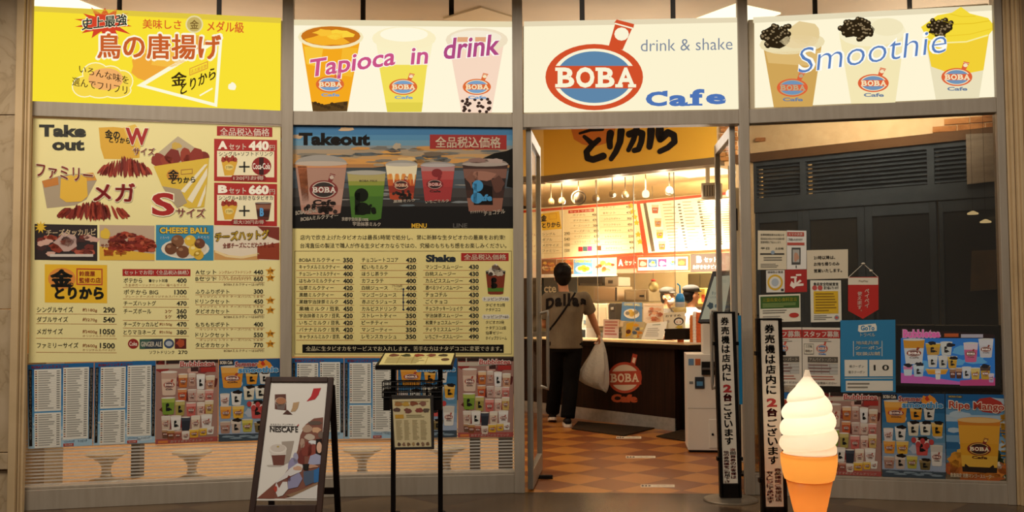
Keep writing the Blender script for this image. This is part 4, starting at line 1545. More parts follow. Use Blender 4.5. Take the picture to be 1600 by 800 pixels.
def n2(p):
    p.rect(2, 4, 88, 15, 'b04a3a', 3)
    p.txt('スマホ決済', 8, 6, 80, 13, 'efe6da', .02, 4)
    p.txt('ご利用いただけます', 5, 20, 80, 27, INK, .02, 4)
    p.rect(2, 31, 90, 38, 'b04a3a', 3)
    p.rect(24, 44, 70, 88, '4a4844', 3)
    p.rect(30, 49, 64, 82, 'a8a49c', 4)
    p.blob(48, 68, 12, 12, 'b88a70', 5, 2)
    p.rect(45, 90, 50, 97, '3a3836', 3)


def n3(p):
    for t, y, w in (('21時以降は、', 20, 52), ('お持ち帰りのみ', 42, 62), ('営業いたします。', 65, 68)):
        p.txt(t, 17, y, 17 + w, y + 13, '2c2824', .025, 3)


def n4(p):
    p.ell(48, 55, 42, 36, 'd0a52c', 3)
    p.ell(48, 55, 32, 27, 'd8d2c6', 4)
    p.ell(48, 55, 20, 18, 'a8b0b8', 5)
    p.txt('感染防止徹底', 8, 3, 92, 14, INK, .01, 3)
    p.rect(80, 84, 95, 95, '3a3834', 3)


def n5(p):
    for x, y, rx, ry in ((40, 40, 14, 10), (62, 30, 12, 10)):
        p.rect(x - rx, y - ry, x + rx, y - ry + 8, 'e6d6c8', 3)
    p.poly([(22, 70), (30, 50), (42, 62), (42, 34), (52, 34), (52, 58), (68, 44), (76, 52), (60, 62), (84, 62), (84, 72), (50, 74), (40, 84)], 'e6d6c8', 4)


def n6(p):
    p.rect(3, 6, 97, 50, '3a5a24', 3)
    p.txt('三重県安心食料宣言', 8, 12, 92, 26, 'b8a82c', .02, 4)
    lines(p, 8, 32, 90, 48, 3, '8a9a5a', 4, 2)
    lines(p, 8, 56, 92, 72, 2, '7a7468', 3, 4)
    p.ell(84, 77, 12, 9, 'b0362c', 3)
    lines(p, 8, 78, 66, 97, 3, '8a8478', 3, 7)


def n7(p):
    p.txt('食品安全取組宣言', 10, 5, 92, 13, INK, .02, 3)
    for x in (14, 32):
        p.ell(x, 18, 8, 6, 'b85048', 3)
    p.txt('取り組んでいます', 44, 14, 92, 22, INK, .02, 3)
    p.rect(10, 26, 90, 80, 'cfa726', 3)
    lines(p, 16, 31, 86, 78, 7, '8a6a1c', 4, 5)
    lines(p, 10, 84, 70, 97, 3, '7a7468', 3, 8)
    p.ell(84, 90, 8, 6, '8a9098', 4)
    p.ell(84, 90, 5, 3, 'b85048', 5)


def staff(shift):
    def d(p):
        p.rect(0, 4, 100, 18, 'a82c26', 3)
        p.txt('スタッフ募集', 4, 6, 97, 16.5, 'efe4d6', .03, 4)
        lines(p, 18, 20, 90, 26, 2, '8a8478', 3, 3)
        boba_logo(p, 52, 36, 15, 7, 'b85040', '5a7ca0', 'e2d6c4', z=4, detail=False)
        p.rect(4, 28, 30, 46, 'd6ccb8', 3)
        p.frame_rect(4, 28, 30, 46, 1, '6a6458', 4)
        p.txt('土日祝', 8, 30, 26, 35, INK, .01, 5)
        p.txt('時給UP', 8, 38, 26, 43, INK, .01, 5)
        p.rect(14, 50, 94, 60, '5a5248', 3)
        p.txt('アルバイト・パート', 18, 52, 90, 58, 'cfc4b0', .02, 4)
        p.rect(14, 62, 94, 80, 'b0aca4', 3)
        for i in range(3):
            p.rect(14, 62 + 6 * i, 94, 62.5 + 6 * i, '6a665e', 4)
        for x in (30, 50, 72):
            p.rect(x, 62, x + .8, 80, '6a665e', 4)
        lines(p, 16, 63.5, 90, 80, 3, '7a5a54', 4, 3, .4)
        lines(p, 8, 83, 94, 92, 2, 'a86a5a', 3, 5)
        p.txt('お気軽にお電話ください', 10, 93, 90, 97, INK, .01, 4)
    return d


def goto(p):
    p.poly([(33, 7), (64, 5), (66, 9), (66, 15), (36, 17), (32, 15)], 'e2dccc', 3)
    p.txt('GoTo', 37, 7.5, 62, 14.5, '2f7aa6', .04, 4)
    p.txt('トラベル', 36, 18, 63, 23, 'e2dccc', .02, 4)
    p.txt('地域共通', 28, 29, 70, 34, 'e2dccc', .02, 4)
    p.txt('クーポン', 26, 36, 74, 41, 'e2dccc', .03, 4)
    p.txt('取扱店舗', 28, 44, 72, 49, 'e2dccc', .03, 4)
    for x in (23, 75):
        p.rect(x, 29, x + 1, 50, 'e2dccc', 4)
    for x0, x1, y0, y1 in ((7, 49, 55, 78), (52, 95, 55, 78), (9, 95, 84, 98)):
        p.rect(x0, y0, x1, y1, 'd8d2c4', 3)
    p.rect(7, 80, 95, 81, 'd8d2c4', 3)
    p.txt('紙クーポン', 16, 62, 42, 66, INK, .01, 4)
    p.txt('電子クーポン', 14, 70, 44, 74, INK, .01, 4)
    p.txt('1 0', 60, 62, 88, 70, INK, .02, 4)
    lines(p, 12, 87, 70, 97, 2, '7a7468', 4, 4)


note(((1184, 360), (1229, 360.5), (1229, 421), (1184, 421.5)), n1, 'd2c4a8', 'beige opening hours notice topmost beside the white pole of the door frame')
note(((1229.5, 360), (1260, 360.5), (1260, 420.5), (1229.5, 421)), n2, 'dcd6cc', 'white notice showing a phone under two red bars', .0035)
note(((1260.5, 391), (1325, 389.5), (1325, 435), (1261, 436.5)), n3, 'd0c2a8', 'plain beige notice with three lines of black handset characters', .004)
note(((1197, 422.5), (1226, 422), (1226, 456.5), (1197.5, 457)), n4, 'd8d0c4', 'small white notice with a yellow ring')
note(((1226.5, 421.5), (1261, 421), (1261, 456), (1226.5, 457)), n5, 'a42a26', 'small red sticker with a white bold character')
note(((1186, 461), (1250.5, 459), (1251, 502), (1187, 504)), n6, 'd6cdb8', 'white notice with a dark green heading panel')
note(((1266, 438), (1314, 438), (1315, 502.5), (1267, 503.5)), n7, 'd8d2c0', 'white notice with a yellow block of writing')
note(((1188, 512), (1252.5, 511.5), (1253, 602), (1188, 602)), staff(0), 'd0c6b6', 'white recruiting notice half behind the upright banner stand')
note(((1253.5, 511.5), (1312.5, 512), (1313, 603.5), (1254, 602.5)), staff(1), 'd0c6b6', 'white recruiting notice with a red heading beside the blue coupon poster')
note(((1313, 500.5), (1399, 499.5), (1399.5, 613), (1314, 613)), goto, '2f7aa6', 'large blue coupon shop poster beside the television', .006)
# red pennant
p = Print(BAY4, .008)
p.frame(1160, 340, 2.858)
p.poly([(472, 268), (606, 268), (606, 300), (472, 300)], 'd8cdb8', 1)
p.txt('PayPay', 520, 279, 562, 290, '9a8a78', .02, 3)
p.vtxt('ペイペイ', 546, 318, 566, 405, 'e6d4c4', .03, 3)
p.vtxt('使えます。', 514, 330, 534, 432, 'e6d4c4', .03, 3)
T_ = thing('pennant', BAY4.hit(1349, 470), 'red pointed pennant hanging on a string above the blue coupon poster', 'pennant')
p.build('banner_cloth', T_, back=([(472, 266), (608, 264), (608, 410), (538, 452), (472, 416)], 'b32a24'))
bm = bmesh.new()
q = [BAY4.hit(1325, 434, .008), BAY4.hit(1349, 412, .008), BAY4.hit(1372, 433, .008)]
for a, b in zip(q, q[1:]):
    tube(bm, [a, b], .0022, 6)
ellipsoid(bm, BAY4.hit(1349, 412, .012), (.014, .012, .008), seg=10, rings=6)
ellipsoid(bm, BAY4.hit(1361, 423, .012), (.012, .01, .008), seg=10, rings=6)
bm_obj('string', bm, mat('cfc4b0', .7), T_)

# television behind the glass, screen flush to it
TV = thing('television', BAY4.hit(1485, 612, -.05), 'black flat television showing colourful drinks above the summer smoothie poster', 'television')
bm = bmesh.new()
slab(bm, BAY4, [(1400, 507), (1572, 508), (1576, 613), (1400, 612)], .06, -.022)
bm_obj('casing', bm, mat('100e0d', .25, spec=.5), TV, bevel=.006)
p = Print(BAY4, -.020, emit=.85)
p.frame(1380, 380, 3.3333)
p.poly([(92, 440), (580, 478), (583, 742), (92, 728)], '2c86e8', 0)
p.poly([(92, 440), (580, 476), (580, 496), (92, 494)], '2a1216', 1)
p.poly([(92, 675), (200, 690), (400, 722), (583, 716), (583, 742), (92, 728)], 'd86ac0', 1)
p.poly([(400, 715), (583, 700), (583, 742), (400, 742)], 'd0488a', 2)
p.txt('Bubbletea', 100, 448, 300, 496, 'f0b8d8', .08, 6)
p.txt('Bubbletea', 104, 452, 296, 492, 'd85a9a', .03, 7)
p.rect(318, 470, 392, 488, 'd0602c', 3)
p.rect(405, 474, 520, 492, 'c8c0d0', 3)
for i, (x, y, rx, ry) in enumerate(((420, 560, 60, 24), (480, 610, 60, 20), (300, 560, 40, 20), (200, 640, 40, 30), (390, 620, 40, 20))):
    p.blob(x, y, rx, ry, '6ab8f4', 1, i)
for x, y, w, h, c, u, lg in ((104, 502, 112, 128, 'e8e4e4', 'e8a030', 'boba'), (220, 522, 80, 60, 'd8a44a', 'e8b83a', 'black'), (298, 515, 62, 70, 'dcdcd8', 'e8e8e4', 'black'), (230, 585, 55, 62, 'e0dcd8', 'eeeeec', 'black'), (286, 588, 50, 62, 'd8d4cc', 'e8e4e0', 'black'), (334, 590, 52, 62, 'e0a838', 'ecc458', 'black'),
                             (418, 520, 76, 100, 'e06a9a', 'f0d8e4', 'boba'), (496, 500, 78, 96, 'dcd8e0', 'e8e4ec', 'boba'), (104, 640, 50, 50, 'dce4ec', 'e88ab8', None), (155, 635, 58, 60, 'c8d4e4', 'dce8f0', 'black'), (220, 655, 120, 28, 'e8a02c', 'f0b848', None), (270, 660, 30, 50, 'f0e8e0', 'f4f0ec', None),
                             (345, 655, 34, 48, '6a3a2c', 'a87a5c', 'boba'), (378, 650, 34, 55, '5a3424', 'c89a78', 'boba'), (410, 645, 48, 60, 'd8d8e0', 'e8e8ec', 'black'), (455, 650, 50, 60, 'e0b84a', 'ecd080', 'boba'), (505, 640, 54, 70, 'd0a438', '5a4438', 'boba'), (548, 680, 30, 45, 'c8a8d8', 'e0d0e8', 'boba')):
    cup(p, x, y, w, h, c, ((.02, .35, u),), 'e8e4e0', lg, 3, .12)
for x, y in ((255, 520), (350, 530), (130, 636), (190, 630), (365, 598), (530, 640)):
    p.blob(x, y, 22, 10, '1c1a20', 7, x)
p.build('screen', TV)

# ---------------------------------------------------------------- wooden sandwich board
M_WOOD = noisy('dark_brown_wood', '3c2419', '2e1a12', 14, .5, stretch=(1, 1, .12))
SB = thing('sandwich_board', (-1.32, 5.9, 0), 'dark brown wooden sandwich board with a white coffee poster standing before the menus', 'sandwich board')
TLp, TRp = Vector((-1.508, 5.95, .915)), Vector((-1.096, 5.965, .91))
BLp, BRp = Vector((-1.545, 5.65, 0)), Vector((-1.118, 5.665, 0))
SBn = (TRp - TLp).cross(BLp - TLp).normalized()
if SBn.dot(EYE - TLp) < 0:
    SBn = -SBn
SBP = Plane(TLp, SBn)


def lerp(a, b, t):
    return a + (b - a) * t


def sb_pt(u, v):
    return lerp(lerp(TLp, TRp, u), lerp(BLp, BRp, u), v)


def sb_bar(u0, v0, u1, v1, th=.028):
    f = [sb_pt(u0, v0), sb_pt(u1, v0), sb_pt(u1, v1), sb_pt(u0, v1)]
    b = [p - SBn * th for p in f]
    for q in b:
        q.z = max(q.z, 0)
    bm = bmesh.new()
    hexa(bm, f, b)
    return bm


bm_obj('frame_side', sb_bar(0, 0, .085, 1), M_WOOD, SB, bevel=.006)
bm_obj('frame_side', sb_bar(.915, 0, 1, 1), M_WOOD, SB, bevel=.006)
bm_obj('frame_rail', sb_bar(.085, 0, .915, .035), M_WOOD, SB, bevel=.004)
bm_obj('frame_rail', sb_bar(.085, .795, .915, .845), M_WOOD, SB, bevel=.004)
for x0, x1 in ((-1.497, -1.54), (-1.108, -1.117)):
    bm = bmesh.new()
    a = Vector((x0, 5.975, .86))
    b = Vector((x1, 6.26, 0))
    hexa(bm, [b + Vector(d) for d in ((-.018, -.016, 0), (.018, -.016, 0), (.018, .016, 0), (-.018, .016, 0))],
         [a + Vector(d) for d in ((-.018, -.016, 0), (.018, -.016, 0), (.018, .016, 0), (-.018, .016, 0))])
    bm_obj('rear_leg', bm, mat('1e120d', .5), SB, bevel=.004)
bm = bmesh.new()
box(bm, -1.52, 6.19, .155, -1.115, 6.215, .195)
bm_obj('crossbar', bm, mat('1e120d', .5), SB)


def coffee(p):
    p.frame(380, 540, 3.0778)
    p.poly([(152, 235), (205, 233), (208, 312), (152, 305)], '5a3024', 2)
    p.ell(180, 270, 28, 22, 'b0988a', 3)
    p.ell(182, 266, 24, 16, 'a06a48', 4)
    p.poly([(154, 272), (206, 275), (198, 308), (165, 305)], '6a5a54', 3)
    p.poly([(190, 330), (212, 308), (238, 332)], '4a261a', 3)
    p.poly([(240, 275), (270, 270), (262, 300), (250, 316), (228, 318), (236, 300)], 'b0906a', 3)
    p.poly([(338, 206), (374, 204), (362, 236), (345, 258), (304, 268), (326, 244)], 'b02226', 3)
    p.txt('ネスカフェ アンバサダー', 130, 374, 250, 384, '5a5450', .01, 3, 2)
    p.txt('NESCAF', 128, 388, 244, 416, '2c2420', .035, 3, 2)
    p.txt('E', 250, 388, 264, 417, '2c2420', .035, 3)
    p.rect(126, 386, 264, 389, '2c2420', 3, 2)
    p.poly([(257, 386), (268, 376), (266, 386)], 'b02226', 4)
    # take-out cup
    p.poly([(185, 462), (245, 458), (222, 560), (190, 575)], 'a09488', 2)
    p.poly([(112, 575), (205, 568), (180, 582), (120, 582)], 'b4aaa0', 2)
    p.poly([(132, 505), (206, 505), (196, 575), (145, 575)], '6a3a2e', 3)
    p.poly([(130, 505), (208, 502), (206, 525), (134, 528)], 'cfc6bc', 4)
    p.ell(167, 497, 43, 24, 'd8d0c6', 5)
    p.ell(167, 492, 36, 18, 'c4bab0', 6)
    p.blob(167, 486, 6, 4, 'b09a4a', 7, 3)
    # people at a table
    p.poly([(385, 345), (340, 350), (300, 380), (275, 430), (262, 500), (240, 560), (200, 615), (160, 655), (66, 735), (355, 737), (370, 640), (378, 500)], '7a4a3c', 1)
    for x, y, rx, ry, c in ((345, 372, 34, 10, '5a4a40'), (310, 400, 25, 18, 'a88a74'), (352, 405, 22, 14, 'c49a78'), (375, 430, 14, 16, '6a5a50'), (320, 440, 25, 16, 'b8a898'), (335, 465, 24, 10, 'cfd0d0'), (285, 470, 12, 24, 'a88a78'),
                            (305, 500, 26, 35, '7c3428'), (335, 510, 26, 40, '883c30'), (280, 545, 16, 40, '6a2820'), (240, 580, 26, 40, '8c86a8'), (252, 540, 12, 24, '9a98b0')):
        p.blob(x, y, rx, ry, c, 2 + int(x) % 2, int(x), k=.15)
    p.poly([(350, 450), (378, 448), (376, 560), (348, 520)], '241c1a', 4)
    p.ell(366, 490, 13, 27, 'd0a890', 5)
    p.poly([(322, 530), (350, 520), (376, 530), (372, 570), (310, 575)], '9a9cb8', 5)
    p.poly([(225, 590), (262, 565), (290, 575), (280, 605), (200, 640), (160, 660), (175, 690), (210, 690), (165, 725), (150, 690), (160, 655)], 'cfcac8', 5)
    p.blob(265, 590, 22, 12, 'c49a80', 6, 4)
    p.blob(330, 580, 26, 9, 'b88a70', 6, 2)
    p.poly([(285, 570), (318, 568), (312, 600), (290, 598)], '24201e', 7)
    p.poly([(290, 605), (330, 600), (360, 590), (356, 650), (300, 675), (290, 650)], '46566e', 5)
    p.poly([(340, 600), (366, 585), (362, 655), (340, 660)], '2a66a0', 6)
    p.poly([(215, 640), (270, 610), (285, 640), (262, 680), (215, 690)], '8a88a8', 6)
    p.poly([(170, 690), (190, 655), (212, 655), (215, 690), (190, 720), (165, 728)], 'd4d0cc', 6)
    p.blob(155, 690, 9, 14, 'a83a28', 6, 3)
    p.blob(220, 640, 10, 14, '6a2c22', 6, 3)
    p.poly([(205, 720), (290, 690), (360, 655), (358, 668), (230, 728)], '8a6c50', 7)
    p.poly([(160, 660), (66, 735), (150, 736), (148, 690)], '7a4434', 4)
    p.poly([(200, 735), (230, 728), (358, 668), (354, 737)], 'cfcbc6', 6)


p = Print(SBP, -.010)
coffee(p)
p.frame(0, 0, 1)
p.build('poster_panel', SB, back=([(421, 594), (514.5, 595), (499, 782), (399, 782)], 'd9d4cc'))

# ---------------------------------------------------------------- black menu stand on two posts
M_BLK = mat('120e0c', .4)
MS = thing('menu_stand', (-.6, 6.1, 0), 'black two post menu stand with a sloping tray and wire basket', 'menu stand')
for x in (-.747, -.453):
    bm = bmesh.new()
    box(bm, x - .0145, 6.09, .02, x + .0145, 6.12, 1.0)
    bm_obj('post', bm, M_BLK, MS, bevel=.003)
bm = bmesh.new()
for x in (-.747, -.453):
    box(bm, x - .018, 5.9, 0, x + .018, 6.32, .024)
box(bm, -.747, 6.09, .005, -.453, 6.12, .022)
bm_obj('base', bm, M_BLK, MS, bevel=.004)
ta, tb, tc, td = atdepth(586, 571, 5.96), atdepth(707, 571, 5.96), atdepth(712, 551, 6.24), atdepth(600, 551, 6.24)
bm = bmesh.new()
dn = Vector((0, 0, -.028))
hexa(bm, [v + dn for v in (ta, tb, tc, td)], [ta, tb, tc, td])
bm_obj('tray', bm, M_BLK, MS, bevel=.003)
bm = bmesh.new()
bx0, bx1, by0, by1, bz0, bz1 = -.80, -.44, 5.985, 6.085, .78, .876
for z in (bz0, bz0 + .032, bz0 + .064, bz1):
    tube(bm, [(bx0, by0, z), (bx1, by0, z)], .004, 6)
    tube(bm, [(bx0, by1, z), (bx1, by1, z)], .004, 6)
    tube(bm, [(bx0, by0, z), (bx0, by1, z)], .004, 6)
    tube(bm, [(bx1, by0, z), (bx1, by1, z)], .004, 6)
for i in range(17):
    x = bx0 + (bx1 - bx0) * i / 16
    tube(bm, [(x, by0, bz1), (x, by0, bz0), (x, by1, bz0), (x, by1, bz1)], .0028, 6)
bm_obj('wire_basket', bm, M_BLK, MS)
for x0, x1 in ((-.795, -.755), (-.50, -.435)):
    bm = bmesh.new()
    box(bm, x0, 5.99, .70, x1, 6.07, .83)
    bm_obj('leaflet_pocket', bm, M_BLK, MS, bevel=.004)
# menu card on the tray
tn = (tb - ta).cross(td - ta).normalized()
TP = Plane(ta, tn)
p = Print(TP, .002)
p.quad((592, 569.5), (704, 569.5), (710, 551.8), (602, 551.8), 100, 100)
p.T = (lambda T: lambda x, y: T(x, 100 - y))(p.T)
for i, c in enumerate(('6a3428', '33361e', '8a3020', '7a3a2c', '3a2a20')):
    p.blob(14 + i * 18, 18, 7, 12, c, 2, i)
p.ell(90, 55, 6, 12, '5a3a2a', 2)
lines(p, 6, 40, 78, 92, 5, '9a8a5a', 2, 4)
p.line(4, 34, 84, 34, 1.5, 'a8904a', 2)
for x in (24, 44, 64):
    p.line(x, 6, x, 92, .8, 'a8904a', 2)
tag(p.build('menu_card', back=(RECT(0, 0, 100, 100), 'd8ca88')), 'cream menu card lying on the sloping tray of the black stand', 'menu')
# menu in a clear sleeve hung on the basket
mh = Plane((-.65, 5.972, .7), (0.04, -1, .06))
MC = thing('menu_folder', (-.6, 5.972, .5), 'clear sleeved menu sheet hung in front of the wire basket', 'menu')
bm = bmesh.new()
slab(bm, mh, [(611.5, 617), (677.5, 618), (678.5, 702), (615, 703)], .008, .004)
bm_obj('cover', bm, mat('2a2522', .35), MC, bevel=.003)
p = Print(mh, .006)
p.quad((613, 624), (672, 623), (674, 698), (617, 699))
for i, (x, y, c) in enumerate(((15, 10, 'a8743c'), (35, 10, 'c49a3a'), (56, 9, '8a4a2c'), (80, 10, '8a5a4a'), (12, 22, '5a4036'), (40, 24, '7a4438'), (70, 24, '8a3c30'), (88, 24, '5a4a3c'))):
    p.blob(x, y, 10, 5, c, 2, i)
p.rect(5, 32, 28, 40, 'c8982c', 2)
p.rect(5, 4, 96, 6, 'a89468', 2)
for x0 in (6, 28, 50, 72):
    lines(p, x0, 44, x0 + 18, 86, 14, 'a8966a', 2, int(x0), .4)
lines(p, 35, 33, 94, 40, 2, '8a8058', 2, 3)
for i in range(7):
    p.blob(12 + i * 13, 94, 4.5, 4, ('5a4030', '8a6a50', '7a5a3a', 'a88a5a')[i % 4], 2, i)
p.build('sheet', MC, back=(RECT(0, 0, 100, 100), 'd6c69a'))
bm = bmesh.new()
slab(bm, mh, [(612.5, 618), (676, 619), (677, 701), (616, 702)], .001, .013)
bm_obj('clear_sleeve', bm, clear_mat('clear_plastic', .05, 'ffffff', .15), MC)

# ---------------------------------------------------------------- upright banner stands pointing out the ticket machines
M_BASE = noisy('grey_base_plate', '8c8070', '7c7060', 8, .35, .6)


def banner(x, y, top, hw, lean, col_r, col_l, label, face_px, base_r=.185):
    t = thing('banner_stand', (x, y, 0), label, 'banner stand', 'upright banner stands at the door')
    bm = bmesh.new()
    lathe(bm, [(base_r, 0), (base_r, .006), (base_r * .96, .012), (.03, .016)], (x, y, 0), 40)
    bm_obj('base_plate', bm, M_BASE, t, smooth=False)

    def P(dx, z, dy=0):
        return Vector((x + dx - lean * z, y + dy, z))
    bm = bmesh.new()
    for s_ in (-1, 1):
        q = [P(s_ * hw - .012, .02, -.022), P(s_ * hw + .012, .02, -.022), P(s_ * hw + .012, .02, .022), P(s_ * hw - .012, .02, .022)]
        r = [P(s_ * hw - .012, top, -.022), P(s_ * hw + .012, top, -.022), P(s_ * hw + .012, top, .022), P(s_ * hw - .012, top, .022)]
        hexa(bm, q, r)
    for z0, z1 in ((.02, .115), (top - .012, top)):
        q = [P(-hw, z0, -.022), P(hw, z0, -.022), P(hw, z0, .022), P(-hw, z0, .022)]
        r = [P(-hw, z1, -.022), P(hw, z1, -.022), P(hw, z1, .022), P(-hw, z1, .022)]
        hexa(bm, q, r)
    bm_obj('frame', bm, M_BLK, t, bevel=.003)
    for z in (top * .83, top * .22):
        for s_ in (-1, 1):
            bm = bmesh.new()
            c = P(s_ * (hw + .016), z, -.012)
            box(bm, c.x - .010, c.y - .02, c.z - .012, c.x + .010, c.y + .02, c.z + .012)
            bm_obj('clip', bm, mat('0c0a09', .4), t)
    pl = Plane((x, y - .018, 0), (0, -1, 0))
    pr = Print(pl, 0)
    z1, z0 = top - .014, .118
    w = hw - .012

    def T(u, v):
        z = z1 + (z0 - z1) * v / 100
        wx = -w + 2 * w * u / 100
        q = P(wx, z, -.018)
        d = q - EYE
        # keep the plane mapping: give the pixel back for this world point
        return (800 + F * d.dot(RT) / d.dot(_fw), 400 - F * d.dot(UP) / d.dot(_fw))
    pr.T = T
    pr.vtxt('券売機は店内に', 22, 2, 78, 40.5, '2a2622', .035, 3)
    pr.vtxt('2台', 22, 42, 80, 52.5, 'a02a28', .05, 3)
    pr.vtxt('ございます', 22, 53, 78, 78, '2a2622', .035, 3)
    n = max(len(col_r), len(col_l))
    pr.vtxt(col_r, 54, 79.5, 92, 79.5 + 2.0 * len(col_r), 'a83a36', .03, 3)
    pr.vtxt(col_l, 8, 81.0, 46, 81.0 + 1.72 * len(col_l), 'a83a36', .03, 3)
    pr.build('sign_face', t, back=(RECT(0, 0, 100, 100), 'd2c6b4'), thick=.004)
    return t


banner(1.490, 6.72, 1.29, .062, .02, '次回発券のお客様は', '他の券売機をご利用下さい', 'upright banner stand on a round plate at the doorway beside the white machine', None)
banner(1.583, 5.95, 1.255, .066, .012, '商品確認ご希望は店', '有人レジにて承ります', 'upright banner stand partly behind the glowing soft ice cream lamp', None)

# ---------------------------------------------------------------- soft ice cream lamp, lit from inside
def translucent(name, h, h2, mixf=.45):
    m = bpy.data.materials.new(name)
    m.use_nodes = True
    nt = m.node_tree
    nt.nodes.clear()
    t = nt.nodes.new('ShaderNodeBsdfTranslucent')
    t.inputs[0].default_value = (*rgb(h), 1)
    d = nt.nodes.new('ShaderNodeBsdfPrincipled')
    d.inputs['Base Color'].default_value = (*rgb(h2), 1)
    d.inputs['Roughness'].default_value = .35
    mx = nt.nodes.new('ShaderNodeMixShader')
    mx.inputs[0].default_value = mixf
    nt.links.new(t.outputs[0], mx.inputs[1])
    nt.links.new(d.outputs[0], mx.inputs[2])
    o = nt.nodes.new('ShaderNodeOutputMaterial')
    nt.links.new(mx.outputs[0], o.inputs[0])
    return m


IX, IY = (1258 - 800) / F * 5.6 + .0, 5.6
IC = thing('ice_cream_lamp', (IX, IY, 0), 'glowing soft ice cream cone lamp with white swirl before the television window', 'lamp')
bm = bmesh.new()
prof_n, seg = 150, 56
zb, zt = .485, .962


def env(t):
    pts = [(0, .150), (.10, .163), (.2, .163), (.35, .157), (.5, .148), (.60, .130), (.70, .108), (.775, .080), (.86, .044), (.92, .022), (1, .012)]
    for (a, ra), (b, rb) in zip(pts, pts[1:]):
        if a <= t <= b:
            f = (t - a) / (b - a)
            return ra + (rb - ra) * f
    return pts[-1][1]


rings = []
for i in range(prof_n + 1):
    t = i / prof_n
    z = zb + (zt - zb) * t
    row = []
    for k_ in range(seg):
        th = 2 * math.pi * k_ / seg
        ph = t / .195 - th / (2 * math.pi) + .35
        fade = min(1, max(0, (.84 - t) / .1)) * min(1, t / .05 + .25)
        bulge = abs(math.sin(math.pi * ph)) ** .5
        r = env(t) * (1 - .17 * fade * (1 - bulge))
        row.append(bm.verts.new((IX + r * math.cos(th), IY + r * math.sin(th), z)))
    rings.append(row)
for A, B in zip(rings, rings[1:]):
    for k_ in range(seg):
        bm.faces.new((A[k_], A[(k_ + 1) % seg], B[(k_ + 1) % seg], B[k_]))
bm.faces.new(rings[-1])
bm_obj('cream_swirl', bm, translucent('lit_cream', 'fdf2e0', 'f6ece0'), IC, smooth=True)
bm = bmesh.new()
lathe(bm, [(.098, .35), (.118, .335), (.138, .345), (.146, .375), (.156, .43), (.158, .465), (.158, .483), (.150, .490), (.14, .49)], (IX, IY, 0), 48)
bmesh.ops.delete(bm, geom=[f for f in bm.faces if len(f.verts) > 4], context='FACES')
bm_obj('wafer_rim', bm, translucent('lit_wafer', 'f4b45a', 'e89c40'), IC, smooth=True)


def wafer(nt, b, N, L):
    pass


bm = bmesh.new()
lathe(bm, [(.060, .03), (.062, .05), (.100, .2), (.128, .332), (.118, .337)], (IX, IY, 0), 48)
bmesh.ops.delete(bm, geom=[f for f in bm.faces if len(f.verts) > 4], context='FACES')
bm_obj('wafer_cone', bm, translucent('lit_cone', 'eca050', 'd48438'), IC, smooth=True)
bm = bmesh.new()
lathe(bm, [(.12, 0), (.12, .02), (.07, .032), (.06, .04)], (IX, IY, 0), 40)
bm_obj('base', bm, mat('d8d0c4', .4), IC)
for z, e, c in ((.82, .16, (1, .9, .72)), (.67, 1.1, (1, .9, .72)), (.43, .8, (1, .82, .6)), (.22, .42, (1, .75, .5))):
    l = bpy.data.lights.new('bulb', 'POINT')
    l.energy = e
    l.color = c
    l.shadow_soft_size = .02
    o = bpy.data.objects.new('bulb', l)
    COL.objects.link(o)
    o.location = (IX, IY, z)
    o.parent = IC
    o.matrix_parent_inverse = Matrix.Translation(-IC.location)

# ---------------------------------------------------------------- ticket machine inside the door
tm = atdepth(1075, 705, 8.86)
TM = thing('ticket_machine', (tm.x + .2, tm.y + .2, 0), 'white ticket machine cabinet with a tilted black framed touch screen behind the banner', 'ticket machine')
TMP = Plane((tm.x, tm.y, 0), (-.12, -1, 0))
bm = bmesh.new()
tw = Vector((1, -.12, 0)).normalized()
tdp = Vector((.12, 1, 0)).normalized()
A = Vector((tm.x, tm.y, 0))


def tmbox(u0, u1, d0, d1, z0, z1, m, name, parent=None, bevel=.004):
    bm = bmesh.new()
    q = [A + tw * u0 + tdp * d0, A + tw * u1 + tdp * d0, A + tw * u1 + tdp * d1, A + tw * u0 + tdp * d1]
    hexa(bm, [(v.x, v.y, z0) for v in q], [(v.x, v.y, z1) for v in q])
    return bm_obj(name, bm, m, parent or TM, bevel=bevel)


M_WHT = mat('cfc8bc', .45)
cab = tmbox(0, .46, 0, .42, .02, .885, M_WHT, 'cabinet')
tmbox(.01, .45, .01, .41, 0, .02, M_BLK, 'plinth')
tmbox(.005, .455, -.002, .005, .395, .400, mat('8a847a', .5), 'door_seam', cab)
d_ = tmbox(.19, .44, -.006, .002, .04, .30, M_WHT, 'lower_door')
bm = bmesh.new()
q = A + tw * .222 + tdp * -.010
ellipsoid(bm, (q.x, q.y, .165), (.011, .008, .011), seg=12, rings=8)
bm_obj('lock', bm, M_BLK, d_)
tmbox(.13, .29, -.03, .004, .70, .82, mat('1c1a19', .3), 'note_slot')
tmbox(.135, .285, -.045, -.03, .745, .765, mat('4a4440', .3), 'slot_lip')
tmbox(.07, .155, -.012, .004, .575, .68, mat('2a2e34', .3), 'card_reader')
tmbox(.085, .14, -.014, -.012, .60, .64, mat('4a7aa0', .3), 'reader_display')
for u0, c in ((.015, '5a7a9a'), (.075, 'a8552c')):
    tmbox(u0, u0 + .048, -.003, .003, .785, .845, mat(c, .5), 'sticker')
tmbox(.02, .055, -.003, .003, .615, .64, mat('6a6a68', .5), 'sticker')
tmbox(.155, .40, .08, .34, .885, 1.16, M_WHT, 'upper_cabinet')
SCN = Plane(A + tw * .20 + tdp * .12 + Vector((0, 0, 1.3)), (-.72, -.62, .30))
bm = bmesh.new()
slab(bm, SCN, [(1090, 504), (1113, 424), (1150, 421), (1136, 503)], .05, 0)
scr = bm_obj('screen_housing', bm, mat('120f0e', .3), TM, bevel=.004)
p = Print(SCN, .002, emit=.55)
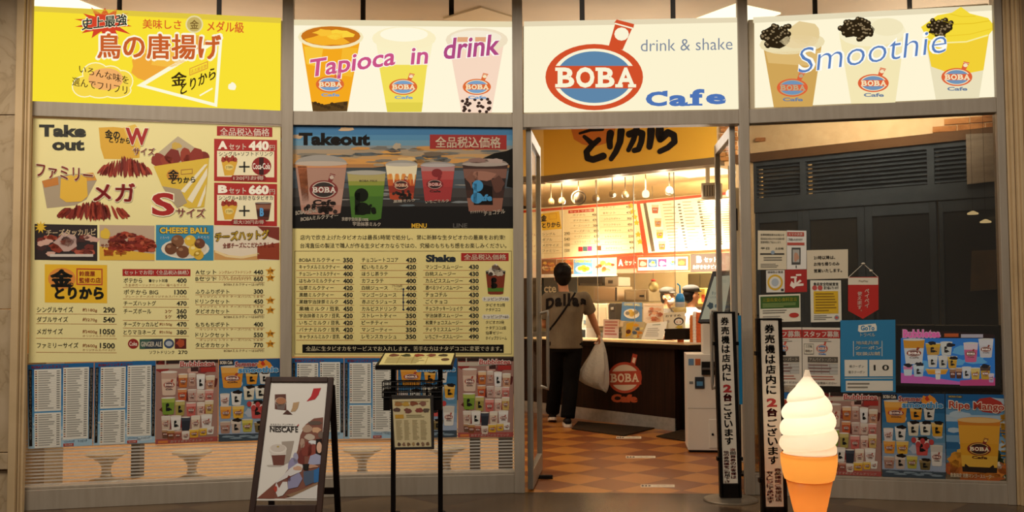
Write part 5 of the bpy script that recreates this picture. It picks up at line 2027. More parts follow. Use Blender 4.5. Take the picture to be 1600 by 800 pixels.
p.poly([(1095, 499), (1116, 432), (1143, 430), (1130, 498)], 'b8b296', 0)
p.txt('タッチ', 1112, 455, 1122, 461, '5a6464', .02, 2)
p.txt('してください', 1110, 463, 1124, 466, '5a6464', .02, 2)
p.blob(1110, 478, 5, 5, '4a5250', 2, 3)
p.blob(1121, 478, 4, 4, '6a7270', 2, 4)
p.build('touch_screen', scr)
# narrow white column and blue roll banner seen through the gap beside the door leaf
bm = bmesh.new()
c0 = atdepth(1152, 640, 8.3)
box(bm, c0.x, c0.y, 0, c0.x + .06, c0.y + .2, 2.34)
SC2 = bm_obj('slim_cabinet', bm, noisy('pale_cabinet', 'd8ccb4', 'cec2a8', 3, .5), bevel=.004)
tag(SC2, 'tall slim pale cabinet seen through the gap beside the door leaf', 'cabinet')
bm = bmesh.new()
box(bm, c0.x + .012, c0.y - .006, 1.97, c0.x + .028, c0.y + .001, 2.16)
bm_obj('black_handle', bm, M_BLK, SC2)
bm = bmesh.new()
c1 = atdepth(1152, 640, 7.7)
box(bm, c1.x + .01, c1.y, .55, c1.x + .07, c1.y + .008, 1.25)
RB = bm_obj('hanging_banner', bm, mat('1f8ac4', .5))
tag(RB, 'narrow bright blue banner beside the open door leaf', 'banner')
bm = bmesh.new()
box(bm, c1.x + .015, c1.y + .01, 0, c1.x + .03, c1.y + .025, 1.27)
box(bm, c1.x - .01, c1.y - .06, 0, c1.x + .08, c1.y + .1, .015)
bm_obj('pole', bm, M_BLK, RB)

# ---------------------------------------------------------------- fascia over the kitchen opening
FL, FR = kpt(851), kpt(1124)
FS = thing('fascia_sign', (*((FL + FR) / 2), FB), 'large yellow overhead sign with black brush characters above the counter', 'sign')
bm = bmesh.new()
obar(bm, FL, FR, FB + .075, CEIL - .005, -.15, 0)
bm_obj('panel', bm, mat('eab63c', .5), FS)
bm = bmesh.new()
Lx = FL + Vector((-2.2, .35))
obar(bm, Lx, FL, FB + .075, CEIL - .005, -.15, 0)
bm_obj('side_panel', bm, mat('ecc46a', .5), FS)
bm = bmesh.new()
obar(bm, FL, FR, FB, FB + .075, -.17, .012)
obar(bm, Lx, FL, FB, FB + .075, -.17, .012)
bm_obj('edge_strip', bm, mat('6e5c44', .5), FS)
p = Print(KP, .003)
p.frame(810, 190, 3.8108)
for cx, cy, rx, ry in ((445, 45, 135, 90),):
    p.poly([(312, 40), (330, 105), (380, 135), (450, 150), (520, 130), (570, 80), (582, 20), (560, -30), (340, -20)], 'd07a30', 1)
INKB = '201c1c'


def brush(pts, w0, w1=None, z=3):
    n = len(pts)
    w0, w1 = w0 * 1.25, (w1 if w1 is not None else w0) * 1.25
    ws = [w0 + ((w1 if w1 is not None else w0) - w0) * i / (n - 1) for i in range(n)]
    for i in range(n - 1):
        (x0, y0), (x1, y1) = pts[i], pts[i + 1]
        dx, dy = x1 - x0, y1 - y0
        l = math.hypot(dx, dy) or 1
        nx, ny = -dy / l, dx / l
        a, b = ws[i] / 2, ws[i + 1] / 2
        p.poly([(x0 + nx * a, y0 + ny * a), (x1 + nx * b, y1 + ny * b), (x1 - nx * b, y1 - ny * b), (x0 - nx * a, y0 - ny * a)], INKB, z + (i % 2))
    for (x, y), w in zip(pts, ws):
        p.ell(x, y, w / 2, w / 2, INKB, z + 2, 12)


brush([(365, 70), (430, 50), (500, 45)], 12, 18)
brush([(392, 90), (410, 105), (432, 125)], 18, 26)
brush([(478, 108), (440, 140), (405, 180), (412, 218), (445, 226), (505, 205)], 26, 34)
brush([(548, 70), (542, 110), (545, 150)], 36, 28)
brush([(612, 55), (605, 120), (580, 180), (552, 222)], 36, 24)
brush([(660, 75), (700, 60), (738, 70), (732, 120), (715, 165), (690, 172)], 34, 26)
brush([(705, 35), (685, 110), (655, 170)], 30, 22)
brush([(790, 50), (788, 95), (780, 150)], 38, 30)
brush([(842, 45), (838, 80), (845, 105)], 40, 34)
brush([(850, 100), (890, 65), (925, 80), (930, 120), (890, 155), (842, 178)], 36, 26)
brush([(860, 22), (885, 28)], 18, 14)
p.build('lettering', FS)

# ceiling, back wall and lamps of the kitchen behind the fascia
KB = kplane(2.7)


def kpos(px, off):
    return kpt(px, off)


def along(p0, a, back=0.0):
    q = p0 + KD * a - KN * back
    return q


bm = bmesh.new()
obar(bm, FL - KD * 2.2, FR + KD * 1.6, FB + .04, FB + .09, -3.0, -.15)
tag(bm_obj('ceiling_kitchen', bm, noisy('pale_wood_ceiling', 'f2dcb2', 'e6cc9c', 5, .6, stretch=(1, .2, 1))), kind='structure')
bm = bmesh.new()
obar(bm, FL - KD * 2.2, FR + KD * 1.6, 0, FB + .04, -2.9, -2.75)
tag(bm_obj('wall_kitchen', bm, noisy('kitchen_wall', 'e2cc9e', 'd6be8e', 3, .6)), kind='structure')
bm = bmesh.new()
a0 = FL - KD * 2.2
obar(bm, a0 - KD * .1, a0, 0, FB + .04, -2.9, -.2)
tag(bm_obj('wall_kitchen_left', bm, mat('4a3a2c', .6)), kind='structure')
bm = bmesh.new()
a0 = FR + KD * 1.6
obar(bm, a0, a0 + KD * .1, 0, FB + .04, -2.9, -.2)
tag(bm_obj('wall_kitchen_right', bm, mat('8a7a5c', .6)), kind='structure')
mid = along((FL + FR) / 2, 0, .95)
for s_, e in ((-1.15, .24), (-.05, .24), (.5, .2)):
    c = along((FL + FR) / 2, s_, .32)
    area('kitchen_lamp', (c.x, c.y, FB - .04), .4, KITCHEN_W * e, KITCHEN_COL, (c.x - KN.x * 1.0, c.y - KN.y * 1.0, 1.0), sy=.2, spread=1.2)
c = along((FL + FR) / 2, .5, 1.7)
area('kitchen_lamp', (c.x, c.y, 2.6), .8, KITCHEN_W * .8, KITCHEN_COL, (c.x, c.y, 0))
for s_ in (-1.25, -.5, .2, 1.6):
    c = along((FL + FR) / 2, s_, .58)
    l = bpy.data.lights.new('spot_bulb', 'POINT')
    l.energy = KITCHEN_W * .095
    l.color = KITCHEN_COL
    l.shadow_soft_size = .06
    o = bpy.data.objects.new('spot_bulb', l)
    o.location = (c.x, c.y, 2.62)
    COL.objects.link(o)
# flush ceiling panel
bm = bmesh.new()
c = along((FL + FR) / 2, .62, .75)
obar(bm, c - KD * .35, c + KD * .3, FB + .025, FB + .04, -.25, .25)
tag(bm_obj('ceiling_light', bm, mat('fff0d0', emit=1.6)), 'bright flat ceiling panel above the counter near the hanging grey box', 'ceiling light')

# shop ceiling lights above the signs
for px, py, lit, lab in ((88, -2, 1, 'bright square ceiling light above the yellow sign'), (1152, 16, 1, 'bright square ceiling light above the oval logo sign'), (752, 20, 0, 'unlit square ceiling hatch above the drinks sign')):
    dz = CEIL - .012
    d = ray(px, py)
    c = EYE + d * ((dz - EYE.z) / d.z)
    r = .33 if lit else .30
    rot = math.atan2(c.y, c.x) - math.pi / 2
    bm = bmesh.new()
    th = [rot + a for a in (math.pi / 2, math.pi, 1.5 * math.pi, 2 * math.pi)]
    cc = c + Vector((c.x, c.y, 0)).normalized() * (r * .55)
    q = [(cc.x + r * math.cos(a), cc.y + r * math.sin(a)) for a in th]
    hexa(bm, [(x, y, CEIL - .014) for x, y in q], [(x, y, CEIL) for x, y in q])
    tag(bm_obj('ceiling_light' if lit else 'ceiling_hatch', bm, mat('fff0c8', emit=1.6) if lit else mat('cdbb9c', .6)), lab, 'ceiling light' if lit else 'ceiling hatch')

# ---------------------------------------------------------------- menu boards over the kitchen
MBP = kplane(1.3)
BG = 'menu boards above the counter'


def wall_board(draw, pts, bg, label, cat='menu board', grp=BG, thick=.03, name='menu_board'):
    p = Print(MBP, .0 if grp == BG else .025)
    draw(p)
    p.frame(0, 0, 1)
    o = p.build(name, back=(pts, bg), thick=thick)
    return tag(o, label, cat, grp)


OR = 'cf4a22'


def board1(p):
    p.frame(840, 300, 5)
    p.poly([(-120, 144), (770, 70), (775, 92), (-120, 164)], OR, 1)
    p.poly([(-120, 532), (820, 470), (825, 492), (-120, 552)], OR, 1)
    p.poly([(20, 172), (168, 150), (188, 288), (36, 300)], 'ecc22e', 2)
    p.txt('金', 26, 180, 70, 232, INK, .05, 4, -4)
    p.txt('とりから', 36, 240, 176, 282, INK, .05, 4, -8)
    p.frame_rect(88, 170, 150, 215, 4, 'd8a02c', 3, -4)
    for i, (nm, pr) in enumerate((('シングル', '290'), ('ダブル', '540'), ('メガサイズ', '1050'), ('ファミリー', '1500'))):
        y = 318 + i * 44
        p.txt(nm, 36, y, 36 + 26 * len(nm), y + 22, '6a6040', .01, 3, -2)
        p.txt(pr, 208, y - 4, 252, y + 20, '5a5038', .02, 3, -2)
        p.rect(34, y + 30, 200, y + 32, 'c49a50', 2, -6)
        p.txt(nm, -95, y + 8, -95 + 20 * len(nm), y + 28, 'a8502c', .01, 3, -2)
    p.rect(240, 143, 440, 168, 'c8452a', 2, -14)
    p.txt('セットでお得!', 250, 146, 430, 164, 'f0e0d0', .02, 4, -12)
    for x0, x1, px, y0, n, items in ((275, 400, 425, 172, 6, ('ポテから', 'ポテからBIG', 'チーズハットグ', 'チーズボール', 'チーズケッカルビ', 'とりマヨネーズ')), (510, 640, 690, 110, 8, ('Aセット', 'Bセット', 'ふりふりポテト', 'ドリンクセット', 'タピオカセット', 'もちもちポテト', 'ドリンクセット', 'タピオカセット'))):
        for i in range(n):
            y = y0 + i * (42 if n == 6 else 46)
            p.txt(items[i], x0 + i * 3, y, x0 + i * 3 + min(x1 - x0, 24 * len(items[i])), y + 17, '7a7048', .008, 3, -3)
            p.txt(('400', '470', '300', '450', '670', '550')[i % 6], px + i * 4, y - 4, px + 38 + i * 4, y + 15, '5a5038', .02, 3)
            p.rect(x0 - 20, y + 26, px + 42, y + 28, 'c49a50', 2, -8)
    for i in range(6):
        p.star(730 + i * 14, 108 + i * (44 if i < 4 else 56), 26, 14, 5, 'e8b82c', 2)
    for i, c in enumerate(('b8302c', '4a6a6c', 'b83a8c', '8aa0b4', '7a4a2c')):
        p.rect(318 + i * 36, 428 - i * 2, 352 + i * 36, 464 - i * 2, c, 3)


def board2(p):
    p.frame(840, 300, 5)
    p.poly([(772, 70), (1700, -22), (1700, -2), (775, 94)], OR, 1)
    p.poly([(822, 478), (1700, 434), (1700, 456), (826, 500)], OR, 1)
    p.poly([(772, 80), (798, 76), (866, 478), (826, 482)], OR, 2)
    p.poly([(825, 88), (848, 86), (918, 464), (890, 466)], '6a5a44', 2)
    p.poly([(852, 84), (950, 78), (1010, 455), (918, 464)], 'fdf4e2', 2)
    for i, (x, y, c) in enumerate(((918, 135, 'b8603c'), (940, 240, 'c89a58'), (955, 330, 'd8b02c'), (972, 420, 'c8884c'))):
        cup(p, x - 28, y - 34, 56, 66, c, ((.05, .3, 'd8c4a0'),), 'd8c8b0', 'boba', 3, .1)
    R = random.Random(8)
    for x0, n, s_ in ((975, 15, .17), (1130, 15, .17), (1250, 20, .17), (1410, 20, .17)):
        for i in range(n):
            y = 95 + i * (360 / n) - (x0 - 975) * .12
            xo = x0 + i * 360 / n * s_
            p.rect(xo, y, xo + R.uniform(60, 105), y + 6, 'a89c70', 3, -4)
            p.rect(xo + 118, y - 3, xo + 140, y + 7, '6a6048', 3, -1)


wall_board(board1, [(800, 328), (995, 313.5), (1004.5, 398.5), (800, 410)], 'f4e6b8', 'red edged menu board with a yellow logo tile above the customer')
wall_board(board2, [(995, 313.5), (1175, 296), (1175, 391), (1004.5, 398.5)], 'f6ebc8', 'red edged menu board with slanting columns and four drink cups')


def strip1(p):
    p.frame(820, 380, 4.5714)
    R = random.Random(6)
    for x0, x1, c in ((120, 226, '8a5a34'), (228, 348, '9a6a3c'), (350, 482, '5a94c4'), (484, 655, 'e0c8a0')):
        p.rect(x0, 116, x1, 222, c, 1, -2)
        if c != '5a94c4':
            for i in range(20):
                p.blob(R.uniform(x0 + 18, x1 - 18), R.uniform(128, 200), 15, 10, ('d89a3c', 'c8642c', 'e8c890', 'a84428', 'e0b050')[i % 5], 2 + i % 2, i)
    p.txt('CHEESE BALL', 358, 120, 476, 138, 'e8c02c', .04, 3)
    p.ell(420, 185, 58, 28, 'e8dcc8', 2)
    for x, y in ((395, 180), (420, 170), (445, 182), (425, 190)):
        p.ell(x, y, 18, 15, 'd8a42c', 3)
    p.rect(110, 222, 655, 234, 'e8e0d4', 1)


def strip2(p):
    p.frame(820, 380, 4.5714)
    p.rect(656, 96, 800, 185, 'c23c22', 1, -8)
    p.rect(656, 188, 800, 214, 'd88a70', 1, -2)
    p.txt('A', 668, 116, 702, 162, 'fdf0dc', .07, 3)
    p.txt('セット', 712, 122, 792, 160, 'fdf0dc', .05, 3, -4)
    p.rect(800, 94, 1180, 205, OR, 1, -10)
    p.rect(808, 104, 1165, 196, 'f6ead8', 2, -8)
    for i, (c, f) in enumerate((('c84a30', 'e0b89a'), ('3a6aa0', 'e8d8a0'), ('c83a7a', 'e0c0d8'), ('dcd8d0', '5a8ac0'), ('5a4a30', 'd88a3c'))):
        p.rect(812 + i * 70, 116 - i * 2, 874 + i * 70, 172 - i * 2, c, 3)
        p.blob(843 + i * 70, 148 - i * 2, 22, 18, f, 4, i)
        p.blob(846 + i * 70, 140 - i * 2, 12, 8, 'e8c02c' if i in (1, 3) else f, 5, i)


def strip3(p):
    p.frame(820, 380, 4.5714)
    p.txt('B', 1226, 92, 1264, 140, 'f0e6da', .07, 3)
    p.txt('セット', 1280, 100, 1372, 138, 'f0e6da', .05, 3, -2)
    p.txt('お好きなタピオカ', 1200, 154, 1400, 186, 'e0d4c8', .03, 3, -2)
    p.rect(1380, 200, 1760, 208, 'e8e0d4', 1)


SG = 'picture strips under the menu boards'
wall_board(strip1, [(800, 406), (963.5, 402.5), (963.5, 431), (800, 435)], 'e8d8c0', 'picture strip with fried snacks and a blue cheese ball panel above the customer', 'picture strip', SG, .02, 'picture_strip')
wall_board(strip2, [(963.5, 401), (1079, 397.5), (1079, 424.5), (963.5, 427)], 'd8785c', 'red picture strip with five small pictures in a row', 'picture strip', SG, .02, 'picture_strip')
wall_board(strip3, [(1079.5, 397), (1180, 393), (1180, 423), (1079.5, 425)], '54463c', 'dark brown picture strip with white characters beside the touch screen', 'picture strip', SG, .02, 'picture_strip')

# ---------------------------------------------------------------- spotlights on the kitchen ceiling
LG = 'spotlights hung below the kitchen ceiling'
where = ('over the yellow tile of the menu board', 'second along from the yellow menu tile', 'dark metal one with a ring', 'above the red heading of the menu board', 'lit one above the price stars', 'beside the slanting divider of the menu boards', 'glowing globe above the slanting divider', 'tallest one beside the bright ceiling panel', 'seen through the glass of the open door')
for i, (px, py, r, h, c, lit) in enumerate(((861, 315, 4.5, 16, '6e5434', 0), (878, 314, 4.8, 16, '6e5434', 0), (904, 309, 7, 12, '3e3224', 0), (931, 309, 5, 18, '7a6440', 1), (957, 303, 5, 16, '8a7448', 1), (977, 304, 5, 16, '6a5638', 1), (1009, 303, 5.5, 16, 'ffe8b8', 2), (1046, 298, 6, 14, '9a9080', 1), (1139, 302, 5, 18, 'ffe8b8', 2))):
    pl = kplane(.45 + .05 * (i % 2))
    c3 = pl.hit(px, py)
    rr = pl.hit(px + r, py).x - c3.x
    rr = abs(rr) * 1.2
    t = thing('spotlight', (c3.x, c3.y, FB + .04), 'small round ceiling spotlight %s' % where[i], 'spotlight', LG)
    bm = bmesh.new()
    tube(bm, [c3 + Vector((0, 0, rr * .8)), Vector((c3.x, c3.y, FB + .039))], .007, 8)
    bm_obj('stem', bm, mat('8a7a64', .5), t)
    bm = bmesh.new()
    lathe(bm, [(rr * .3, -rr), (rr * .85, -rr * .8), (rr, -.1 * rr), (rr * .9, rr * .5), (rr * .5, rr), (.01, rr * 1.05)], c3, 18)
    bm_obj('lamp_head', bm, mat(c, .4) if lit < 2 else mat('fff0c8', emit=2.0), t, smooth=True)
    if lit == 1:
        bm = bmesh.new()
        v = Vector((.45, -.6, -.35)) * rr
        ellipsoid(bm, c3 + v, (rr * .55,) * 3, seg=12, rings=8)
        bm_obj('bulb_glass', bm, mat('fff0c8', emit=2.0), t, smooth=True)
    if i == 2:
        bm = bmesh.new()
        pts = [c3 + Vector((1.35 * rr * math.cos(a), 0, 1.35 * rr * math.sin(a))) for a in [k_ * math.pi / 10 for k_ in range(21)]]
        tube(bm, pts, rr * .16, 8)
        bm_obj('ring', bm, mat('4a3c2c', .5), t)
# hanging grey grille box
pl = kplane(.35)
HB = thing('heater_box', pl.hit(1108, 272), 'grey square grille box hanging from the ceiling beside the open door leaf', 'ceiling grille')
bm = bmesh.new()
slab(bm, pl, [(1095.5, 286), (1121, 285), (1121, 310), (1095.5, 311)], .12, .0)
bm_obj('housing', bm, mat('a0937c', .5), HB, bevel=.004)
bm = bmesh.new()
slab(bm, pl, [(1099, 289.5), (1117.5, 289), (1117.5, 306), (1099, 307)], .004, .003)
bm_obj('grille_back', bm, mat('5a5040', .6), HB)
bm = bmesh.new()
for x in (1102, 1106, 1110, 1114):
    slab(bm, pl, [(x, 290), (x + 1.6, 290), (x + 1.6, 306), (x, 306)], .01, .012)
bm_obj('grille_bars', bm, mat('8a7e68', .5), HB)
bm = bmesh.new()
q = pl.hit(1107, 285)
box(bm, q.x - .02, q.y + .02, q.z, q.x + .02, q.y + .06, FB + .039)
bm_obj('hanger', bm, mat('b0a488', .5), HB)

# ---------------------------------------------------------------- service counter
CA, CB = Vector((.05, 12.407)), Vector((1.715, 10.30))
CDIR = (CB - CA).normalized()
CN = Vector((CDIR.y, -CDIR.x))
if CN.y > 0:
    CN = -CN
CP = Plane((CB.x, CB.y, 0), (CN.x, CN.y, 0))
M_WAL = noisy('dark_walnut', '2a170f', '1c0f0a', 10, .45, stretch=(3, 3, .2), spec=.15)
CT = thing('service_counter', (*((CA + CB) / 2), 0), 'dark walnut service counter with a metal kick plate and an orange oval logo', 'counter')
bm = bmesh.new()
obar(bm, CA, CB, .02, .865, -.55, 0)
bm_obj('front_panel', bm, M_WAL, CT)
bm = bmesh.new()
E1 = CB + CDIR * .16 - CN * .10
obar(bm, CB - CN * .10, E1, .0, .865, -.45, 0)
bm_obj('end_panel', bm, mat('120b08', .5), CT)
bm = bmesh.new()
obar(bm, CA, CB, .0, .135, -.01, .008)
bm_obj('kick_plate', bm, noisy('kick_steel', 'b4b4b0', 'a4a4a0', 20, .35, .6), CT)
bm = bmesh.new()
obar(bm, CA - CDIR * .0, CB + CDIR * .26, .865, .915, -.62, .07)
bm_obj('counter_edge', bm, mat('1c120d', .35), CT, bevel=.006)
bm = bmesh.new()
obar(bm, CA, CB + CDIR * .25, .915, .922, -.62, .06)
bm_obj('worktop', bm, mat('c8a878', .3), CT)
p = Print(CP, .002)
p.frame(820, 530, 2.9639)
p.ell(463, 178, 79, 72, 'a8402a', 1, 40)
p.ell(463, 178, 66, 60, 'c8b49a', 2, 36)
p.poly([(388, 150), (538, 146), (540, 210), (388, 212)], 'a8402a', 3)
slab_word(p, 396, 160, 528, 200, 'dcc4a4', 5, -2)
p.poly([(488, 118), (500, 66), (522, 72), (510, 126)], 'a8402a', 1)
p.poly([(496, 106), (502, 84), (515, 88), (508, 112)], 'd8c4a8', 2)
p.txt('Cafe', 400, 254, 522, 292, 'a84a28', .07, 4, 2)
p.build('logo', CT)

# clear sheets hung between the counter and the fascia
M_CLR = clear_mat('clear_vinyl', .035, 'fbf8f2', .06, .03, 'fff4e0')
for px0, px1, nm in ((850, 880, 'behind the customer'), (881.5, 934.5, 'before the cheese ball picture'), (936.5, 992, 'over the small blue card'), (994, 1056, 'before the two workers')):
    bm = bmesh.new()
    a, b = kpt(px0, .22), kpt(px1, .22)
    obar(bm, a, b, 1.06, FB - .0, -.001, .001)
    VS = bm_obj('clear_sheet', bm, M_CLR)
    tag(VS, 'clear vinyl sheet hanging over the counter %s' % nm, 'clear sheet', 'clear vinyl sheets over the counter')
    bm = bmesh.new()
    obar(bm, b - KD * .008, b, 1.06, FB - .0, -.003, .003)
    bm_obj('edge_strip', bm, mat('b0a084', .4), VS)

# things on the counter
CTOP = .922


def card(px, tilt_plane, label, draw, bg, name='menu_card', cat='menu card', back=None, thick=.004):
    p = Print(tilt_plane, .003)
    p.quad(*px)
    draw(p)
    o = p.build(name, back=(RECT(0, 0, 100, 100), bg), thick=thick)
    return tag(o, label, cat, 'cards standing on the counter')


def cpl(off, lean=.25):
    q = CB - CN * off
    return Plane((q.x, q.y, CTOP), (CN.x, CN.y, lean))


def d_ball(p):
    p.rect(0, 0, 100, 22, '6a9ac8', 2)
    p.txt('CHEESE BALL', 10, 4, 90, 17, 'e8d890', .04, 4)
    p.ell(50, 60, 38, 26, 'e8e4d8', 2)
    for i, (x, y) in enumerate(((30, 58), (45, 48), (60, 58), (72, 50), (50, 66))):
        p.ell(x, y, 11, 10, ('8a8478', 'e0b84a', 'c8a03c')[i % 3], 3)


def d_orange(p):
    R = random.Random(3)
    for i in range(30):
        p.blob(R.uniform(25, 85), R.uniform(25, 85), 13, 7, ('c8704c', 'b85a3a', 'e0a884', 'd8c0b0')[i % 4], 2 + i % 3, i)
    p.rect(5, 5, 95, 12, 'e8c8a8', 2)


def d_drink(p):
    p.poly([(15, 10), (50, 0), (45, 80), (20, 95)], 'e0b02c', 2)
    p.ell(30, 60, 12, 14, '6a3a2c', 3)
    for i in range(9):
        p.blob(60 + (i * 13) % 32, 20 + (i * 23) % 70, 12, 10, ('e8a83a', '5a6a7a', 'd88a2c', 'e8d890')[i % 4], 2 + i % 2, i)


def d_white(p):
    lines(p, 30, 12, 70, 22, 1, '8a9478', 3, 2)
    lines(p, 12, 34, 85, 90, 5, 'b8b0a0', 3, 3)


def d_pink(p):
    p.rect(0, 0, 100, 100, 'ecd8d0', 1)
    lines(p, 10, 10, 92, 90, 5, 'c87a74', 3, 2, .5, (.8, 1))


card(((972, 472), (1003, 473), (1003, 503), (970, 501)), cpl(.42, .1), 'blue cheese ball card standing at the back of the counter', d_ball, '4a86c0')
card(((1005, 474), (1037, 474), (1036, 506), (1005, 505)), cpl(.44, .1), 'card with orange fried food standing beside the blue card', d_orange, 'e8d4bc')
card(((974, 503), (1008, 503), (1002, 529), (971, 528)), cpl(.22, .3), 'card with a yellow drink lying low before the blue card', d_drink, 'c8b890')
card(((1011, 505), (1043, 502), (1036, 530), (1002, 529.5)), cpl(.08, .5), 'white sheet leaning before the dark box on the counter', d_white, 'f0ead8')
card(((943, 499), (967, 499), (966, 529), (942, 528)), cpl(.26, .15), 'pale pink card with red lines beside the white plastic bag', d_pink, 'ecd8d0')
# dark display box with a card
q = CP.hit(1055, 520, -.25)
DB = thing('display_box', (q.x, q.y, CTOP), 'dark box holding a white illustrated card in the middle of the counter', 'display box')
bm = bmesh.new()
slab(bm, cpl(.14, 0), [(1038, 514), (1071, 513), (1071, 531), (1038, 530.5)], .10)
bm_obj('box_body', bm, mat('1c1512', .5), DB, bevel=.004)
bm = bmesh.new()
p = Print(cpl(.18, .12), .003)
p.quad((1037, 489), (1070, 487), (1070.5, 515), (1038, 516))
p.txt('おすすめ', 8, 12, 80, 26, '6a6250', .02, 3)
p.ell(70, 52, 24, 22, '3a3430', 2)
p.ell(70, 54, 18, 16, 'efe4d0', 3)
p.ell(62, 56, 4, 4, 'd89a84', 4, 10)
p.ell(78, 56, 4, 4, 'd89a84', 4, 10)
p.blob(72, 86, 18, 10, 'd8b84a', 3, 3)
p.blob(20, 50, 8, 10, 'c8b8a0', 3, 4)
p.build('illustrated_card', DB, back=(RECT(0, 0, 100, 100), 'ece0c0'))
# tall sample drink with blue lid and orange bottle
q = cpl(.40, 0).hit(1063, 500)
SD = thing('drink_sample', (q.x, q.y, CTOP), 'tall display cup with a bright blue dome and straw behind the dark box', 'drink sample')
bm = bmesh.new()
lathe(bm, [(.035, 0), (.05, .2), (.062, .28), (.04, .30)], (q.x, q.y, CTOP), 20)
bm_obj('cup', bm, mat('c8683c', .35), SD, smooth=True)
bm = bmesh.new()
lathe(bm, [(.045, .295), (.07, .33), (.072, .37), (.05, .385)], (q.x, q.y, CTOP), 20)
bm_obj('collar', bm, mat('c8b070', .4), SD, smooth=True)
bm = bmesh.new()
lathe(bm, [(.05, .385), (.055, .42), (.052, .44)], (q.x, q.y, CTOP), 20)
bm_obj('grey_band', bm, mat('a8a8a8', .4), SD)
bm = bmesh.new()
lathe(bm, [(.052, .44), (.050, .49), (.035, .53), (.01, .54)], (q.x, q.y, CTOP), 20)
bm_obj('blue_lid', bm, mat('2a80c0', .35), SD, smooth=True)
bm = bmesh.new()
tube(bm, [(q.x, q.y, CTOP + .53), (q.x, q.y, CTOP + .62), (q.x - .03, q.y, CTOP + .645)], .009, 8)
bm_obj('straw', bm, mat('2a90d0', .35), SD, smooth=True)
q = cpl(.20, 0).hit(1087, 520)
CS = thing('cup_stack', (q.x, q.y, CTOP), 'tall orange and white cup dispenser at the end of the counter', 'cup dispenser')
for dx, c, h, r in ((-.045, 'd07a3c', .30, .028), (.0, 'ece4d8', .34, .03), (.048, 'cf6434', .33, .03)):
    bm = bmesh.new()
    c0 = Vector((q.x, q.y)) + CDIR * dx
    lathe(bm, [(r, 0), (r, h * .9), (r * .8, h), (r * .7, h)], (c0.x, c0.y, CTOP), 18)
    for k_ in range(8):
        lathe(bm, [(r * 1.0, .04 + k_ * h * .1), (r * 1.12, .045 + k_ * h * .1), (r, .05 + k_ * h * .1)], (c0.x, c0.y, CTOP), 18)
    bm_obj('cup_column', bm, mat(c, .4), CS)
bm = bmesh.new()
obar(bm, Vector((q.x, q.y)) - CDIR * .1, Vector((q.x, q.y)) + CDIR * .1, CTOP, CTOP + .012, -.06, .06)
bm_obj('tray', bm, mat('d8ccb8', .4), CS)

# ---------------------------------------------------------------- kitchen equipment behind the counter
KE = 'kitchen machines behind the counter'


def kbox(px0, px1, py0, py1, off, thick, m, name, label, cat, parts=(), floor_it=True):
    pl = kplane(off)
    a, b = kpt(px0, off), kpt(px1, off)
    zt, zb_ = pl.hit((px0 + px1) / 2, py0).z, pl.hit((px0 + px1) / 2, py1).z
    t = thing(name, (*((a + b) / 2), zb_), label, cat, KE)
    bm = bmesh.new()
    obar(bm, a, b, zb_, zt, -thick, 0)
    bm_obj('body', bm, m, t, bevel=.012)
    for nm, x0, x1, y0, y1, mm, out in parts:
        bm = bmesh.new()
        slab(bm, pl, RECT(x0, y0, x1, y1), .01, .01 + out)
        bm_obj(nm, bm, mm, t, bevel=.002)
    return t


M_SS = noisy('stainless', 'a8a090', '98907e', 12, .3, .7)
M_BEI = mat('cdb492', .5)
# back bench the machines stand on
bm = bmesh.new()
obar(bm, FL - KD * 1.6, FR + KD * 1.4, 0, .95, -2.7, -1.75)
tag(bm_obj('back_bench', bm, M_SS, bevel=.005), 'steel kitchen bench along the back wall behind the workers', 'bench')
bm = bmesh.new()
obar(bm, kpt(925, 1.7), kpt(1100, 1.7), 1.275, 1.30, -.7, 0)
SH = bm_obj('kitchen_shelf', bm, M_SS)
tag(SH, 'steel kitchen shelf carrying the beige oven behind the counter', 'shelf')
for px in (928, 1096):
    for bk in (0, .6):
        bm = bmesh.new()
        a = kpt(px, 1.72) - KN * bk
        obar(bm, a, a + KD * .03, .95, 1.275, -.03, 0)
        bm_obj('shelf_post', bm, M_SS, SH)
kbox(927, 964, 448, 471, 1.75, .4, M_BEI, 'oven', 'beige oven box on the shelf behind the pink card', 'oven', (('door', 930, 960, 451, 468, mat('c8a880', .4), 0), ('control_panel', 961, 963.6, 449, 470, mat('4a3e30', .5), 0)))
kbox(945, 967, 433, 447.5, 1.8, .3, mat('d8d0c0', .5), 'label_printer', 'small white printer standing on top of the beige oven', 'printer', (('paper_slot', 950, 957, 438, 443, mat('5a5248', .5), 0),))
kbox(975, 1014, 452, 471.5, 1.75, .4, mat('9a8a6c', .4, .3), 'warming_cabinet', 'brown warming cabinet on the shelf left of the masked worker'.replace('left of', 'beside'), 'warming cabinet', (('glass_door', 978, 1008, 455, 468, mat('b8a684', .2), 0), ('handle', 999, 1006, 461, 464, mat('1c1814', .4), .01)))
kbox(925, 950, 474, 512, 1.2, .4, mat('b8a68a', .35, .4), 'fryer', 'steel fryer below the shelf behind the pink card', 'fryer', (('door', 928, 947, 480, 510, mat('a8967a', .35, .4), 0),), False)
kbox(951, 962, 474, 500, 1.2, .3, mat('1c1814', .4), 'coffee_grinder', 'black upright grinder next to the steel fryer', 'grinder', (('knob', 954, 958, 480, 484, M_SS, .01),), False)
kbox(903, 942, 432, 446, 1.9, .5, mat('4a4640', .3, .4), 'extractor_hood', 'dark curved extractor hood behind the head of the customer', 'hood', (('grease_tray', 906, 940, 443, 446, M_SS, 0),), False)
bm = bmesh.new()
slab(bm, kplane(1.45), [(846, 431), (901, 431), (901, 470), (846, 472)], .02)
BB = bm_obj('chalkboard', bm, mat('2c3230', .7), bevel=.003)
tag(BB, 'dark chalkboard with white script hung behind the customer', 'chalkboard')
p = Print(kplane(1.45), .003)
